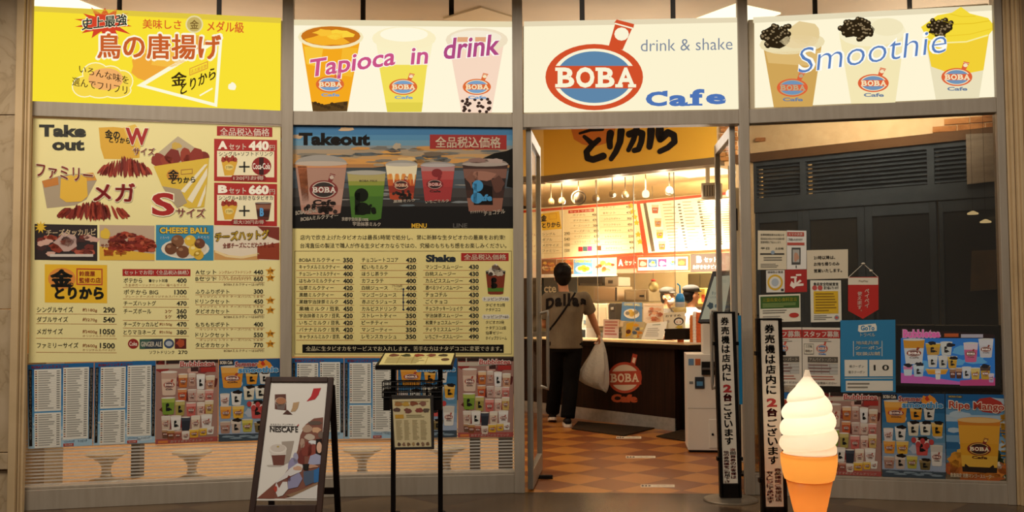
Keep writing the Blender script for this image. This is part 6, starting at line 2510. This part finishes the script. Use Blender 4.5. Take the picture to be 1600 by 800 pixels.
p.txt('cte', 850, 446, 869, 457, 'c8bc9c', .02, 2)
p.build('script', BB)
kbox(870, 915, 474, 540, 1.15, .25, mat('b8b0a0', .4), 'drinks_fridge', 'pale low fridge behind the customer beside the plastic bag', 'fridge', (('shelf_front', 912, 914.5, 500, 506, mat('5a7080', .4), 0), ('dark_gap', 905, 914, 515, 528, mat('2a2824', .6), 0)), False)
kbox(1090, 1102, 450, 475, 1.6, .2, mat('c8b458', .5), 'sauce_box', 'yellow carton standing behind the white shirted worker', 'carton', (('red_label', 1096, 1101, 460, 472, mat('b8482c', .5), 0),), False)
kbox(1080, 1089, 455, 475, 1.6, .2, mat('b8a850', .5), 'sauce_box', 'olive yellow carton next to the taller yellow carton', 'carton', (('label', 1082, 1087, 462, 468, mat('6a5a2c', .5), 0),), False)
kbox(1075, 1112, 427, 452, 2.3, .3, mat('4a3e26', .5), 'wall_cabinet', 'dark olive wall cabinet above the yellow cartons', 'cabinet', (('door', 1077, 1093, 429, 450, mat('54462c', .5), 0), ('door', 1094, 1110, 429, 450, mat('54462c', .5), 0)))
q = kplane(1.5).hit(1021, 448)
LD = thing('ladle_pot', (q.x, q.y, q.z - .08), 'round olive pot with a red knob hanging over the warming cabinet', 'pot')
bm = bmesh.new()
ellipsoid(bm, q, (.065, .065, .07))
bm_obj('pot_body', bm, mat('9a8a54', .4), LD, smooth=True)
bm = bmesh.new()
ellipsoid(bm, q + Vector((0, 0, .08)), (.03, .03, .02))
bm_obj('knob', bm, mat('b83a28', .4), LD, smooth=True)
bm = bmesh.new()
tube(bm, [q + Vector((0, 0, .09)), Vector((q.x, q.y, FB + .04))], .004, 6)
bm_obj('hanging_rod', bm, M_SS, LD)

# ---------------------------------------------------------------- mats and floor tapes
for pts, lab in (([(903, 658), (1023, 668), (975, 680), (893, 669)], 'dark floor mat before the counter beside the customer'), ([(1025, 681), (1073, 669), (1100, 674), (1073, 688)], 'dark floor mat before the white ticket machine')):
    bm = bmesh.new()
    gp = Plane((0, 0, 0), (0, 0, 1))
    slab(bm, gp, pts, .012, .013)
    tag(bm_obj('floor_mat', bm, noisy('mat_pile', '2a2018', '3a2c1e', 60, .9, spec=.05), bevel=.003), lab, 'floor mat', 'dark floor mats')
gp = Plane((0, 0, 0), (0, 0, 1))
for x0, x1, y, lab in ((963, 1002, 683.5, 'white queue tape on the tiles nearer the counter mat'), (978, 1024, 714, 'white queue tape halfway between door and counter'), (1001, 1054, 759, 'white queue tape on the tiles by the threshold')):
    p = Print(gp, .002)
    h = 3.2 if y < 750 else 4
    p.quad((x0, y - h / 2), (x1, y - h / 2), (x1, y + h / 2), (x0, y + h / 2))
    for i in range(3):
        p.blob(6 + i * 10, 50, 4, 30, '4a3020', 2, i)
    p.txt('ここに並んでお待ちください', 36, 20, 96, 80, '8a7a6a', .01, 2)
    tag(p.build('floor_tape', back=(RECT(0, 0, 100, 100), 'd8c8b0')), lab, 'floor tape', 'white queue tapes on the floor')

# ---------------------------------------------------------------- pedestal tables and chairs legs behind the striped film
M_PED = mat('cfc8b8', .25, .3)
TG = 'pedestal stands behind the menu windows'
for px, dep, lab in ((166, 7.55, 'low white pedestal stand behind the price list posters near the cream jamb'), (300, 7.62, 'low white pedestal stand behind the red bubble tea poster under the chicken menu'), (566, 7.7, 'low white pedestal stand behind the price lists under the drinks menu'), (697, 7.75, 'low white pedestal stand behind the summer smoothie poster under the drinks menu')):
    c = atdepth(px, 740, dep)
    t = thing('pedestal_stand', (c.x, c.y, 0), lab, 'pedestal stand', TG)
    bm = bmesh.new()
    lathe(bm, [(.125, 0), (.125, .01), (.09, .02), (.045, .035), (.034, .07), (.036, .11), (.05, .14), (.10, .18), (.125, .195), (.125, .2)], (c.x, c.y, 0), 32)
    bm_obj('pedestal', bm, M_PED, t, smooth=True)
    bm = bmesh.new()
    lathe(bm, [(.13, .2), (.15, .205), (.152, .215), (.145, .222)], (c.x, c.y, 0), 32)
    bm_obj('round_top', bm, mat('d8c8a8', .3), t)
for px, w, dep, lab in ((211, 14, 7.7, 'dark square column foot behind the film between two pedestal stands'), (742, 16, 7.6, 'dark square column foot behind the film near the door'), (790, 22, 7.45, 'dark square column foot behind the film right by the door frame'.replace('right by', 'next to'))):
    c = atdepth(px, 740, dep)
    hw = w / F * dep / 2
    bm = bmesh.new()
    box(bm, c.x - hw, c.y, 0, c.x + hw, c.y + .1, 1.2)
    tag(bm_obj('partition_post', bm, mat('5a5650', .5), bevel=.004), lab, 'post', 'dark posts behind the film')
c = atdepth(50, 740, 7.2)
bm = bmesh.new()
box(bm, c.x - .08, c.y, 0, c.x + .09, c.y + .3, 1.0)
tag(bm_obj('low_cabinet', bm, mat('a89a80', .5), bevel=.004), 'pale low cabinet behind the film beside the cream jamb', 'cabinet')
c = atdepth(80, 740, 7.4)
bm = bmesh.new()
tube(bm, [c + Vector((-.02, 0, .5 - c.z)), c + Vector((.0, 0, .35 - c.z)), c + Vector((.02, 0, .2 - c.z)), c + Vector((.02, 0, .005 - c.z))], .006, 6)
tag(bm_obj('power_cord', bm, mat('2a2622', .5), smooth=True), 'dark cord hanging to the floor behind the film beside the cabinet', 'cord')
bm = bmesh.new()
box(bm, -5.9, 9.6, 0, -.9, 9.7, 1.1)
tag(bm_obj('wall_low_partition', bm, noisy('oak_panel', 'd8ae78', 'c89a62', 4, .5, stretch=(.2, 1, 2))), kind='structure')

# ---------------------------------------------------------------- people


def remeshed(name, bm, m, parent, voxel=.009, smooth=3):
    me = bpy.data.meshes.new('raw')
    bm.to_mesh(me)
    bm.free()
    o = bpy.data.objects.new('raw', me)
    COL.objects.link(o)
    r = o.modifiers.new('r', 'REMESH')
    r.mode = 'VOXEL'
    r.voxel_size = voxel
    s = o.modifiers.new('s', 'SMOOTH')
    s.factor = .5
    s.iterations = smooth
    out = bpy.data.meshes.new_from_object(o.evaluated_get(bpy.context.evaluated_depsgraph_get()))
    bpy.data.objects.remove(o)
    bpy.data.meshes.remove(me)
    for p_ in out.polygons:
        p_.use_smooth = True
    out.name = name
    out.materials.clear()
    out.materials.append(m)
    return link_mesh(name, out, parent)


M_SKIN = noisy('skin', 'c08a66', 'b47c58', 8, .55)
M_HAIR = noisy('black_hair', '100c0a', '1a130f', 40, .6, spec=.12)


class Figure:
    def __init__(s, base, yaw, h, label, headyaw=0.0, headtilt=0.0):
        s.M = Matrix.Translation((base[0], base[1], 0)) @ Matrix.Rotation(yaw, 4, 'Z')
        s.k = h / 1.75
        s.t = thing('person', (base[0], base[1], 0), label, 'person')
        s.hy, s.ht = headyaw, headtilt

    def P(s, x, y, z):
        return s.M @ Vector((x * s.k, y * s.k, z * s.k))

    def limb(s, bm, pts, radii, seg=14):
        tube(bm, [s.P(*p) for p in pts], [(r * s.k if not isinstance(r, tuple) else (r[0] * s.k, r[1] * s.k)) for r in radii], seg)
        for p, r in ((pts[0], radii[0]), (pts[-1], radii[-1])):
            r = r if not isinstance(r, tuple) else min(r)
            ellipsoid(bm, s.P(*p), (r * s.k * .98,) * 3, seg=12, rings=8)

    def torso(s, bm, secs, seg=24):
        """secs: (x, y, z, rx, ry)"""
        rings = []
        for x, y, z, rx, ry in secs:
            rings.append([bm.verts.new(s.P(x + rx * math.cos(a), y + ry * math.sin(a), z)) for a in [2 * math.pi * k_ / seg for k_ in range(seg)]])
        for A, B in zip(rings, rings[1:]):
            for k_ in range(seg):
                bm.faces.new((A[k_], A[(k_ + 1) % seg], B[(k_ + 1) % seg], B[k_]))
        bm.faces.new(rings[0][::-1])
        bm.faces.new(rings[-1])

    def hm(s):
        return s.M @ Matrix.Translation((s.head[0] * s.k, s.head[1] * s.k, s.head[2] * s.k)) @ Matrix.Rotation(s.hy, 4, 'Z') @ Matrix.Rotation(s.ht, 4, 'X')

    def he(s, bm, c, r, seg=18, rings=12):
        H = s.hm()
        ellipsoid(bm, H @ (Vector(c) * s.k), tuple(q * s.k for q in r), rot=H.to_3x3().normalized(), seg=seg, rings=rings)

    def build_head(s, bm):
        s.he(bm, (0, -.008, .025), (.078, .096, .108))
        s.he(bm, (0, .022, -.035), (.060, .070, .085))
        s.he(bm, (0, .062, -.095), (.028, .024, .022))
        s.he(bm, (0, .098, -.022), (.014, .020, .024))
        s.he(bm, (0, .088, .008), (.012, .014, .034))
        s.he(bm, (0, .086, -.062), (.026, .010, .010))
        for q in (-1, 1):
            s.he(bm, (q * .080, -.005, -.012), (.011, .022, .034))
            s.he(bm, (q * .042, .070, -.025), (.024, .022, .022))

    def hand(s, bm, w, d, up, side, curl=.9, size=1.0):
        """w wrist (local), d direction of the palm, up back-of-hand normal, side +1/-1 where the thumb lies"""
        d, up = Vector(d).normalized(), Vector(up).normalized()
        lat = d.cross(up).normalized() * side
        w = Vector(w)
        L = .085 * size
        for f in (-.027, -.009, .009, .027):
            s.limb(bm, [tuple(w + lat * f * .5), tuple(w + d * L + lat * f)], [.013, .011], 8)
        for f, ln in ((-.029, .062), (-.010, .072), (.010, .078), (.029, .07)):
            p0 = w + d * L + lat * f
            a1, a2, a3 = curl * .5, curl * 1.2, curl * 1.9
            seg = ln * .38
            q = [p0]
            for a in (a1, a2, a3):
                q.append(q[-1] + (d * math.cos(a) - up * math.sin(a)) * seg)
            s.limb(bm, [tuple(v) for v in q], [.0095, .009, .0085, .0075], 8)
        t0 = w + d * .02 + lat * .024
        t1 = t0 + (d * .5 + lat * .8).normalized() * .032
        t2 = t1 + (d * .9 - up * curl * .5 + lat * .1).normalized() * .03
        t3 = t2 + (d * .8 - up * curl * .9 - lat * .2).normalized() * .022
        s.limb(bm, [tuple(t0), tuple(t1), tuple(t2), tuple(t3)], [.013, .012, .0105, .009], 8)


# --- the customer, seen from behind, a white bag in the right hand
cb = atdepth(885, 668, 10.80)
PX = 140.4
C1 = Figure((cb.x, cb.y), 0, 1.79, 'person seen from behind in a taupe lettered T-shirt holding a white plastic bag', headyaw=.12)
C1.head = (-.030, .03, 1.615)
RS, RE_, RW = (.205, .0, 1.385), (.290, .10, 1.185), (.372, .185, .985)
LS, LE, LW = (-.195, .02, 1.375), (-.245, .06, 1.10), (-.13, .27, 1.06)
RH, RK, RA = (.085, .0, .90), (.055, .02, .49), (.012, -.04, .085)
LH, LK, LA = (-.085, .0, .90), (-.105, .16, .50), (-.135, .33, .105)
bm = bmesh.new()
C1.build_head(bm)
C1.limb(bm, [(-.005, .0, 1.40), (-.020, .01, 1.47), (-.028, .015, 1.56)], [.062, .056, .056])
C1.torso(bm, [(0, 0, .84, .15, .11), (0, 0, .95, .165, .115), (0, 0, 1.08, .145, .10), (.005, 0, 1.25, .165, .11), (.008, 0, 1.36, .18, .10), (.0, 0, 1.43, .09, .07)])
for S_, E_, W_ in ((RS, RE_, RW), (LS, LE, LW)):
    C1.limb(bm, [S_, tuple(lerp(Vector(S_), Vector(E_), .5)), E_], [.054, .048, .042])
    C1.limb(bm, [E_, tuple(lerp(Vector(E_), Vector(W_), .35)), W_], [.042, .040, .027])
for H_, K_, A_ in ((RH, RK, RA), (LH, LK, LA)):
    C1.limb(bm, [H_, tuple(lerp(Vector(H_), Vector(K_), .4)), K_], [.085, .076, .055])
    C1.limb(bm, [K_, tuple(lerp(Vector(K_), Vector(A_), .35)), A_], [.055, .055, .036])
    C1.limb(bm, [A_, (A_[0] - .01, A_[1] + .12, max(A_[2] - .055, .035))], [.036, .03])
C1.hand(bm, RW, (.22, .18, -1), (1, -.2, .1), 1, 1.15)
C1.hand(bm, LW, (.5, .85, .05), (-.1, .1, 1), 1, .7)
remeshed('body', bm, M_SKIN, C1.t, .0075, 3)
# hair
bm = bmesh.new()
C1.he(bm, (0, -.018, .045), (.100, .112, .103))
C1.he(bm, (0, -.045, -.005), (.093, .078, .088))
C1.he(bm, (0, -.06, -.05), (.066, .045, .055))
R = random.Random(3)
for i in range(60):
    a, e = R.uniform(0, 6.28), R.uniform(-.3, 1.3)
    if math.sin(a) > .45 and e < .5:
        continue
    C1.he(bm, (.088 * math.cos(a) * math.cos(e), -.022 + .10 * math.sin(a) * math.cos(e), .045 + .098 * math.sin(e)), (.017, .017, .02), 8, 6)
remeshed('hair', bm, M_HAIR, C1.t, .008, 2)
# T-shirt
bm = bmesh.new()
C1.torso(bm, [(.0, 0, .835, .185, .135), (0, 0, .93, .185, .135), (0, 0, 1.08, .175, .13), (.005, 0, 1.24, .195, .135), (.008, .0, 1.34, .205, .125), (.006, .0, 1.395, .18, .105), (.0, .005, 1.435, .105, .08), (-.005, .005, 1.452, .075, .068)])
for S_, E_, t_ in ((RS, RE_, .78), (LS, LE, .8)):
    S2 = Vector(S_)
    E2 = lerp(Vector(S_), Vector(E_), t_)
    C1.limb(bm, [tuple(lerp(S2, Vector((0, 0, 1.38)), .35)), tuple(S2)], [.062, .070])
    tube(bm, [C1.P(*S2), C1.P(*lerp(S2, E2, .5)), C1.P(*E2)], [.070 * C1.k, .072 * C1.k, .074 * C1.k], 16)
M_TEE = noisy('taupe_cotton', '726552', '675a49', 5, .9, stretch=(2, 2, 1), bump=.15, spec=.1)
TEE = remeshed('t_shirt', bm, M_TEE, C1.t, .0085, 4)


class Surf:
    """the printed pixels land on a mesh instead of a plane"""

    def __init__(s, o, fallback):
        bm_ = bmesh.new()
        bm_.from_mesh(o.data)
        bmesh.ops.transform(bm_, matrix=Matrix.Identity(4), verts=bm_.verts[:])
        s.b = BVHTree.FromBMesh(bm_)
        bm_.free()
        s.f = fallback
        s.n = fallback.n

    def hit(s, px, py, off=0.0):
        d = ray(px, py).normalized()
        h = s.b.ray_cast(EYE, d)
        if h[0] is None:
            return s.f.hit(px, py, off)
        return h[0] - d * off


sf = Surf(TEE, Plane((0, cb.y - .1, 0), (0, -1, 0)))
p = Print(sf, .006, rough=.9)


def dense_text(p, t, x0, y0, x1, y1, h, b, ry=0.0, z=1):
    """letters cut into small facets so they follow the cloth"""
    v, f, _ = glyphs(t, b)
    bm_ = bmesh.new()
    vs = [bm_.verts.new((a, c, 0)) for a, c in v]
    for q in f:
        try:
            bm_.faces.new([vs[i] for i in q])
        except ValueError:
            pass
    bmesh.ops.triangulate(bm_, faces=bm_.faces[:])
    for _ in range(3):
        bmesh.ops.subdivide_edges(bm_, edges=[e for e in bm_.edges if e.calc_length() > .12], cuts=1, use_grid_fill=False)
        bmesh.ops.triangulate(bm_, faces=bm_.faces[:])
    bm_.verts.index_update()
    pts = [(x0 + (x1 - x0) * q.co.x, y0 + (y1 - y0) * q.co.y + ry * q.co.x) for q in bm_.verts]
    p.faces(pts, [[q.index for q in fc.verts] for fc in bm_.faces], h, z)
    bm_.free()


for ch, x0, y0, x1, y1, ry in (('D', 853, 467, 866, 484, -4), ('a', 867, 466, 878, 480, -2), ('l', 880, 459, 884, 478, 0), ('l', 887, 458, 891, 478, 0), ('a', 894, 464, 905, 478, 2), ('s', 907, 465, 916, 478, 3)):
    dense_text(p, ch, x0, y0, x1, y1, '1e1917', .06, ry)
p.build('lettering', C1.t)
# strap across the back with the small bag in front
bm = bmesh.new()
pts = []
for i in range(15):
    t_ = i / 14
    px_, py_ = 899 + (858 - 899) * t_, 457 + (516 - 457) * t_ + 10 * t_ * (1 - t_)
    pts.append(sf.hit(px_, py_, .006))
tube(bm, pts, [(.011, .006)] * 15, 8)
bm_obj('bag_strap', bm, mat('191412', .6), C1.t, smooth=True)
# trousers
bm = bmesh.new()
C1.torso(bm, [(0, .005, .80, .165, .125), (0, 0, .90, .178, .13), (0, 0, .965, .168, .12)])
for H_, K_, A_ in ((RH, RK, RA), (LH, LK, LA)):
    A2 = (A_[0], A_[1] - .0, A_[2] + .005)
    C1.limb(bm, [H_, tuple(lerp(Vector(H_), Vector(K_), .5)), K_], [.105, .100, .085])
    tube(bm, [C1.P(*K_), C1.P(*lerp(Vector(K_), Vector(A2), .5)), C1.P(*A2)], [.085 * C1.k, .082 * C1.k, .078 * C1.k], 16)
    ellipsoid(bm, C1.P(A2[0], A2[1], A2[2] + .04), (.08, .085, .03))
M_TRO = noisy('dark_trousers', '14110f', '0e0c0b', 6, .9, spec=.06)
remeshed('trousers', bm, M_TRO, C1.t, .009, 4)
for (A_, heel) in ((RA, 0), (LA, .035)):
    bm = bmesh.new()
    x, y = A_[0], A_[1]
    rings = []
    for (dy, w, h0, h1) in ((-.075, .028, .03, .085), (-.05, .038, .02, .10), (0, .042, .02, .10), (.06, .045, .02, .085), (.12, .048, .02, .065), (.165, .040, .02, .05), (.185, .02, .02, .035)):
        lift = heel * max(0, (.10 - dy) / .18)
        rings.append([bm.verts.new(C1.P(x + w * math.cos(a), y + dy, lift + (h0 + h1) / 2 + (h1 - h0) / 2 * math.sin(a))) for a in [2 * math.pi * q / 12 for q in range(12)]])
    for A, B in zip(rings, rings[1:]):
        for k_ in range(12):
            bm.faces.new((A[k_], A[(k_ + 1) % 12], B[(k_ + 1) % 12], B[k_]))
    bm.faces.new(rings[0])
    bm.faces.new(rings[-1])
    sh = bm_obj('shoe', bm, mat('1a1716', .6), C1.t, smooth=True)
    bm = bmesh.new()
    lo, hi = [], []
    for (dy, w) in ((-.082, .02), (-.06, .04), (0, .045), (.06, .048), (.12, .051), (.17, .043), (.192, .02)):
        lift = heel * max(0, (.10 - dy) / .18)
        lo.append((x, y + dy, lift + .002, w))
    L_ = [C1.P(a - w, b, c) for a, b, c, w in lo] + [C1.P(a + w, b, c) for a, b, c, w in lo[::-1]]
    H2 = [C1.P(a - w, b, c + .03) for a, b, c, w in lo] + [C1.P(a + w, b, c + .03) for a, b, c, w in lo[::-1]]
    hexa(bm, L_, H2)
    bm_obj('sole', bm, mat('d0c4b4', .6), sh)

# the plastic bag he carries
hw = C1.P(*RW)
hc = C1.P(RW[0] + .022, RW[1] + .018, RW[2] - .105)
BG_ = thing('plastic_bag', (hc.x, hc.y, .40), 'white plastic carrier bag hanging from the hand of the customer in the T-shirt', 'plastic bag')
bd = hc.y
bm = bmesh.new()
rows = [(526, 936.5, 940.5, .012), (534, 932, 943, .022), (545, 926, 946.5, .05), (556, 920, 949, .075), (568, 913, 950.5, .10), (580, 907, 951.5, .115), (589, 903, 952, .11), (597, 905, 952, .085), (603, 915, 951, .06), (608, 928, 949.5, .035), (612, 941, 947, .012)]
R = random.Random(11)
rings = []
SEG = 36
for j, (py, xa, xb, dp) in enumerate(rows):
    row = []
    for k_ in range(SEG):
        a = 2 * math.pi * k_ / SEG
        fold = 1 + .13 * math.sin(5 * a + j * .35) + .09 * math.sin(9 * a - j * .7 + 1) + R.uniform(-.05, .05)
        cx = (xa + xb) / 2
        q = atdepth(cx + (xb - xa) / 2 * math.cos(a) * (fold if abs(math.cos(a)) < .92 else 1), py + 2.0 * math.cos(a) * (j > 5), bd)
        row.append(bm.verts.new((q.x, q.y + dp * math.sin(a) * fold, q.z)))
    rings.append(row)
for A, B in zip(rings, rings[1:]):
    for k_ in range(SEG):
        bm.faces.new((A[k_], A[(k_ + 1) % SEG], B[(k_ + 1) % SEG], B[k_]))
bm.faces.new(rings[-1])
bm_obj('bag_body', bm, translucent('bag_plastic', 'e6ddcc', 'ece4d6', .7), BG_, smooth=True)
_nt = bpy.data.materials['bag_plastic'].node_tree
_n = _nt.nodes.new('ShaderNodeTexNoise')
_n.inputs['Scale'].default_value = 22
_n.inputs['Distortion'].default_value = 1.5
_b = _nt.nodes.new('ShaderNodeBump')
_b.inputs['Strength'].default_value = .9
_b.inputs['Distance'].default_value = .02
_nt.links.new(_n.outputs[0], _b.inputs['Height'])
for _s in _nt.nodes:
    if 'Normal' in _s.inputs and _s.type in ('BSDF_PRINCIPLED', 'BSDF_TRANSLUCENT'):
        _nt.links.new(_b.outputs[0], _s.inputs['Normal'])
bm = bmesh.new()
top = atdepth(938.5, 527, bd)
for dx in (-.012, .012):
    tube(bm, [top + Vector((dx, 0, -.01)), hc + Vector((dx * 1.2, -.02, .03)), hc + Vector((dx, 0, .05)), hc + Vector((dx * 1.2, .02, .03)), top + Vector((dx, .01, -.01))], [(.009, .004)] * 5, 8)
bm_obj('handle', bm, mat('dccfba', .5), BG_, smooth=True)


# --- two workers in grey caps behind the counter
def worker(base, yaw, h, label, headyaw, mask, shirt, arms):
    f = Figure(base, yaw, h, label, headyaw)
    f.head = (0, .03, 1.615)
    bm = bmesh.new()
    f.build_head(bm)
    f.limb(bm, [(0, .0, 1.40), (0, .012, 1.47), (0, .018, 1.56)], [.056, .05, .05])
    f.torso(bm, [(0, 0, .84, .15, .11), (0, 0, .95, .16, .11), (0, 0, 1.08, .135, .095), (0, 0, 1.25, .15, .105), (0, 0, 1.36, .165, .095), (0, 0, 1.43, .085, .065)])
    for s_ in (-1, 1):
        S_, E_, W_ = (s_ * .185, 0, 1.375), (s_ * .225, .03, 1.10), (s_ * arms[0], arms[1], arms[2])
        f.limb(bm, [S_, tuple(lerp(Vector(S_), Vector(E_), .5)), E_], [.048, .043, .038])
        f.limb(bm, [E_, tuple(lerp(Vector(E_), Vector(W_), .35)), W_], [.038, .036, .025])
        f.hand(bm, W_, (-s_ * .2, 1, -.1), (0, .1, 1), -s_, .6)
        H_, K_, A_ = (s_ * .085, 0, .9), (s_ * .09, .02, .49), (s_ * .095, -.02, .085)
        f.limb(bm, [H_, tuple(lerp(Vector(H_), Vector(K_), .4)), K_], [.082, .072, .052])
        f.limb(bm, [K_, tuple(lerp(Vector(K_), Vector(A_), .35)), A_], [.052, .052, .035])
        f.limb(bm, [A_, (A_[0], A_[1] + .12, .035)], [.036, .03])
    remeshed('body', bm, M_SKIN, f.t, .0075, 3)
    H = f.hm()
    for s_ in (-1, 1):
        bm = bmesh.new()
        f.he(bm, (s_ * .032, .083, .012), (.012, .008, .007), 10, 8)
        bm_obj('eye', bm, mat('1c1412', .3), f.t, smooth=True)
    bm = bmesh.new()
    f.he(bm, (0, -.03, .02), (.085, .09, .09))
    f.he(bm, (0, -.05, -.03), (.074, .055, .075))
    remeshed('hair', bm, M_HAIR, f.t, .009, 3)
    # soft cap with a short brim
    bm = bmesh.new()
    f.he(bm, (0, -.012, .085), (.106, .118, .058))
    f.he(bm, (0, -.008, .062), (.092, .106, .035))
    f.he(bm, (0, .098, .055), (.065, .045, .010))
    remeshed('cap', bm, noisy('grey_cap_%d' % int(base[0] * 100), '4c4944', '44413c', 6, .85), f.t, .008, 3)
    if mask:
        bm = bmesh.new()
        f.he(bm, (0, .058, -.055), (.060, .052, .052))
        f.he(bm, (0, .095, -.035), (.028, .018, .030))
        remeshed('face_mask', bm, mat('e4e0d8', .8), f.t, .007, 3)
        bm = bmesh.new()
        for s_ in (-1, 1):
            tube(bm, [H @ (Vector((s_ * .058, .055, -.035)) * f.k), H @ (Vector((s_ * .082, .01, .0)) * f.k)], .002, 6)
        bm_obj('mask_loops', bm, mat('e4e0d8', .8), f.t)
    bm = bmesh.new()
    f.torso(bm, [(0, 0, .80, .175, .13), (0, 0, .93, .175, .128), (0, 0, 1.08, .155, .115), (0, 0, 1.24, .172, .122), (0, 0, 1.34, .185, .115), (0, 0, 1.395, .16, .095), (0, .005, 1.435, .09, .075), (0, .008, 1.46, .066, .062)])
    for s_ in (-1, 1):
        S_, E_ = Vector((s_ * .185, 0, 1.375)), Vector((s_ * .225, .03, 1.10))
        tube(bm, [f.P(*lerp(S_, Vector((0, 0, 1.37)), .3)), f.P(*S_), f.P(*lerp(S_, E_, .5)), f.P(*lerp(S_, E_, .85))], [.055 * f.k, .063 * f.k, .062 * f.k, .062 * f.k], 16)
    remeshed('shirt', bm, shirt, f.t, .009, 3)
    bm = bmesh.new()
    f.torso(bm, [(0, 0, .78, .165, .12), (0, 0, .96, .17, .122)])
    for s_ in (-1, 1):
        f.limb(bm, [(s_ * .085, 0, .88), (s_ * .09, .02, .49), (s_ * .095, -.02, .1)], [.1, .08, .07])
    remeshed('trousers', bm, mat('1f1c1b', .85), f.t, .01, 3)
    for s_ in (-1, 1):
        bm = bmesh.new()
        ellipsoid(bm, f.P(s_ * .095, .045, .045), (.05, .125, .044))
        bm_obj('shoe', bm, mat('1a1716', .6), f.t, smooth=True)
    return f


w1 = kpt(1041, 1.0)
worker((w1.x, w1.y), -2.35, 1.545, 'masked worker in a grey cap standing behind the counter cards', -.1, True, noisy('dark_uniform', '4a443c', '3e3832', 6, .9), (.12, .26, 1.02))
w2 = kpt(1079, .72)
worker((w2.x, w2.y), -.75, 1.56, 'worker in a white shirt and grey cap turned away behind the counter', -.5, False, noisy('white_uniform', 'e6e0d4', 'dad4c8', 6, .85), (.14, .26, 1.05))
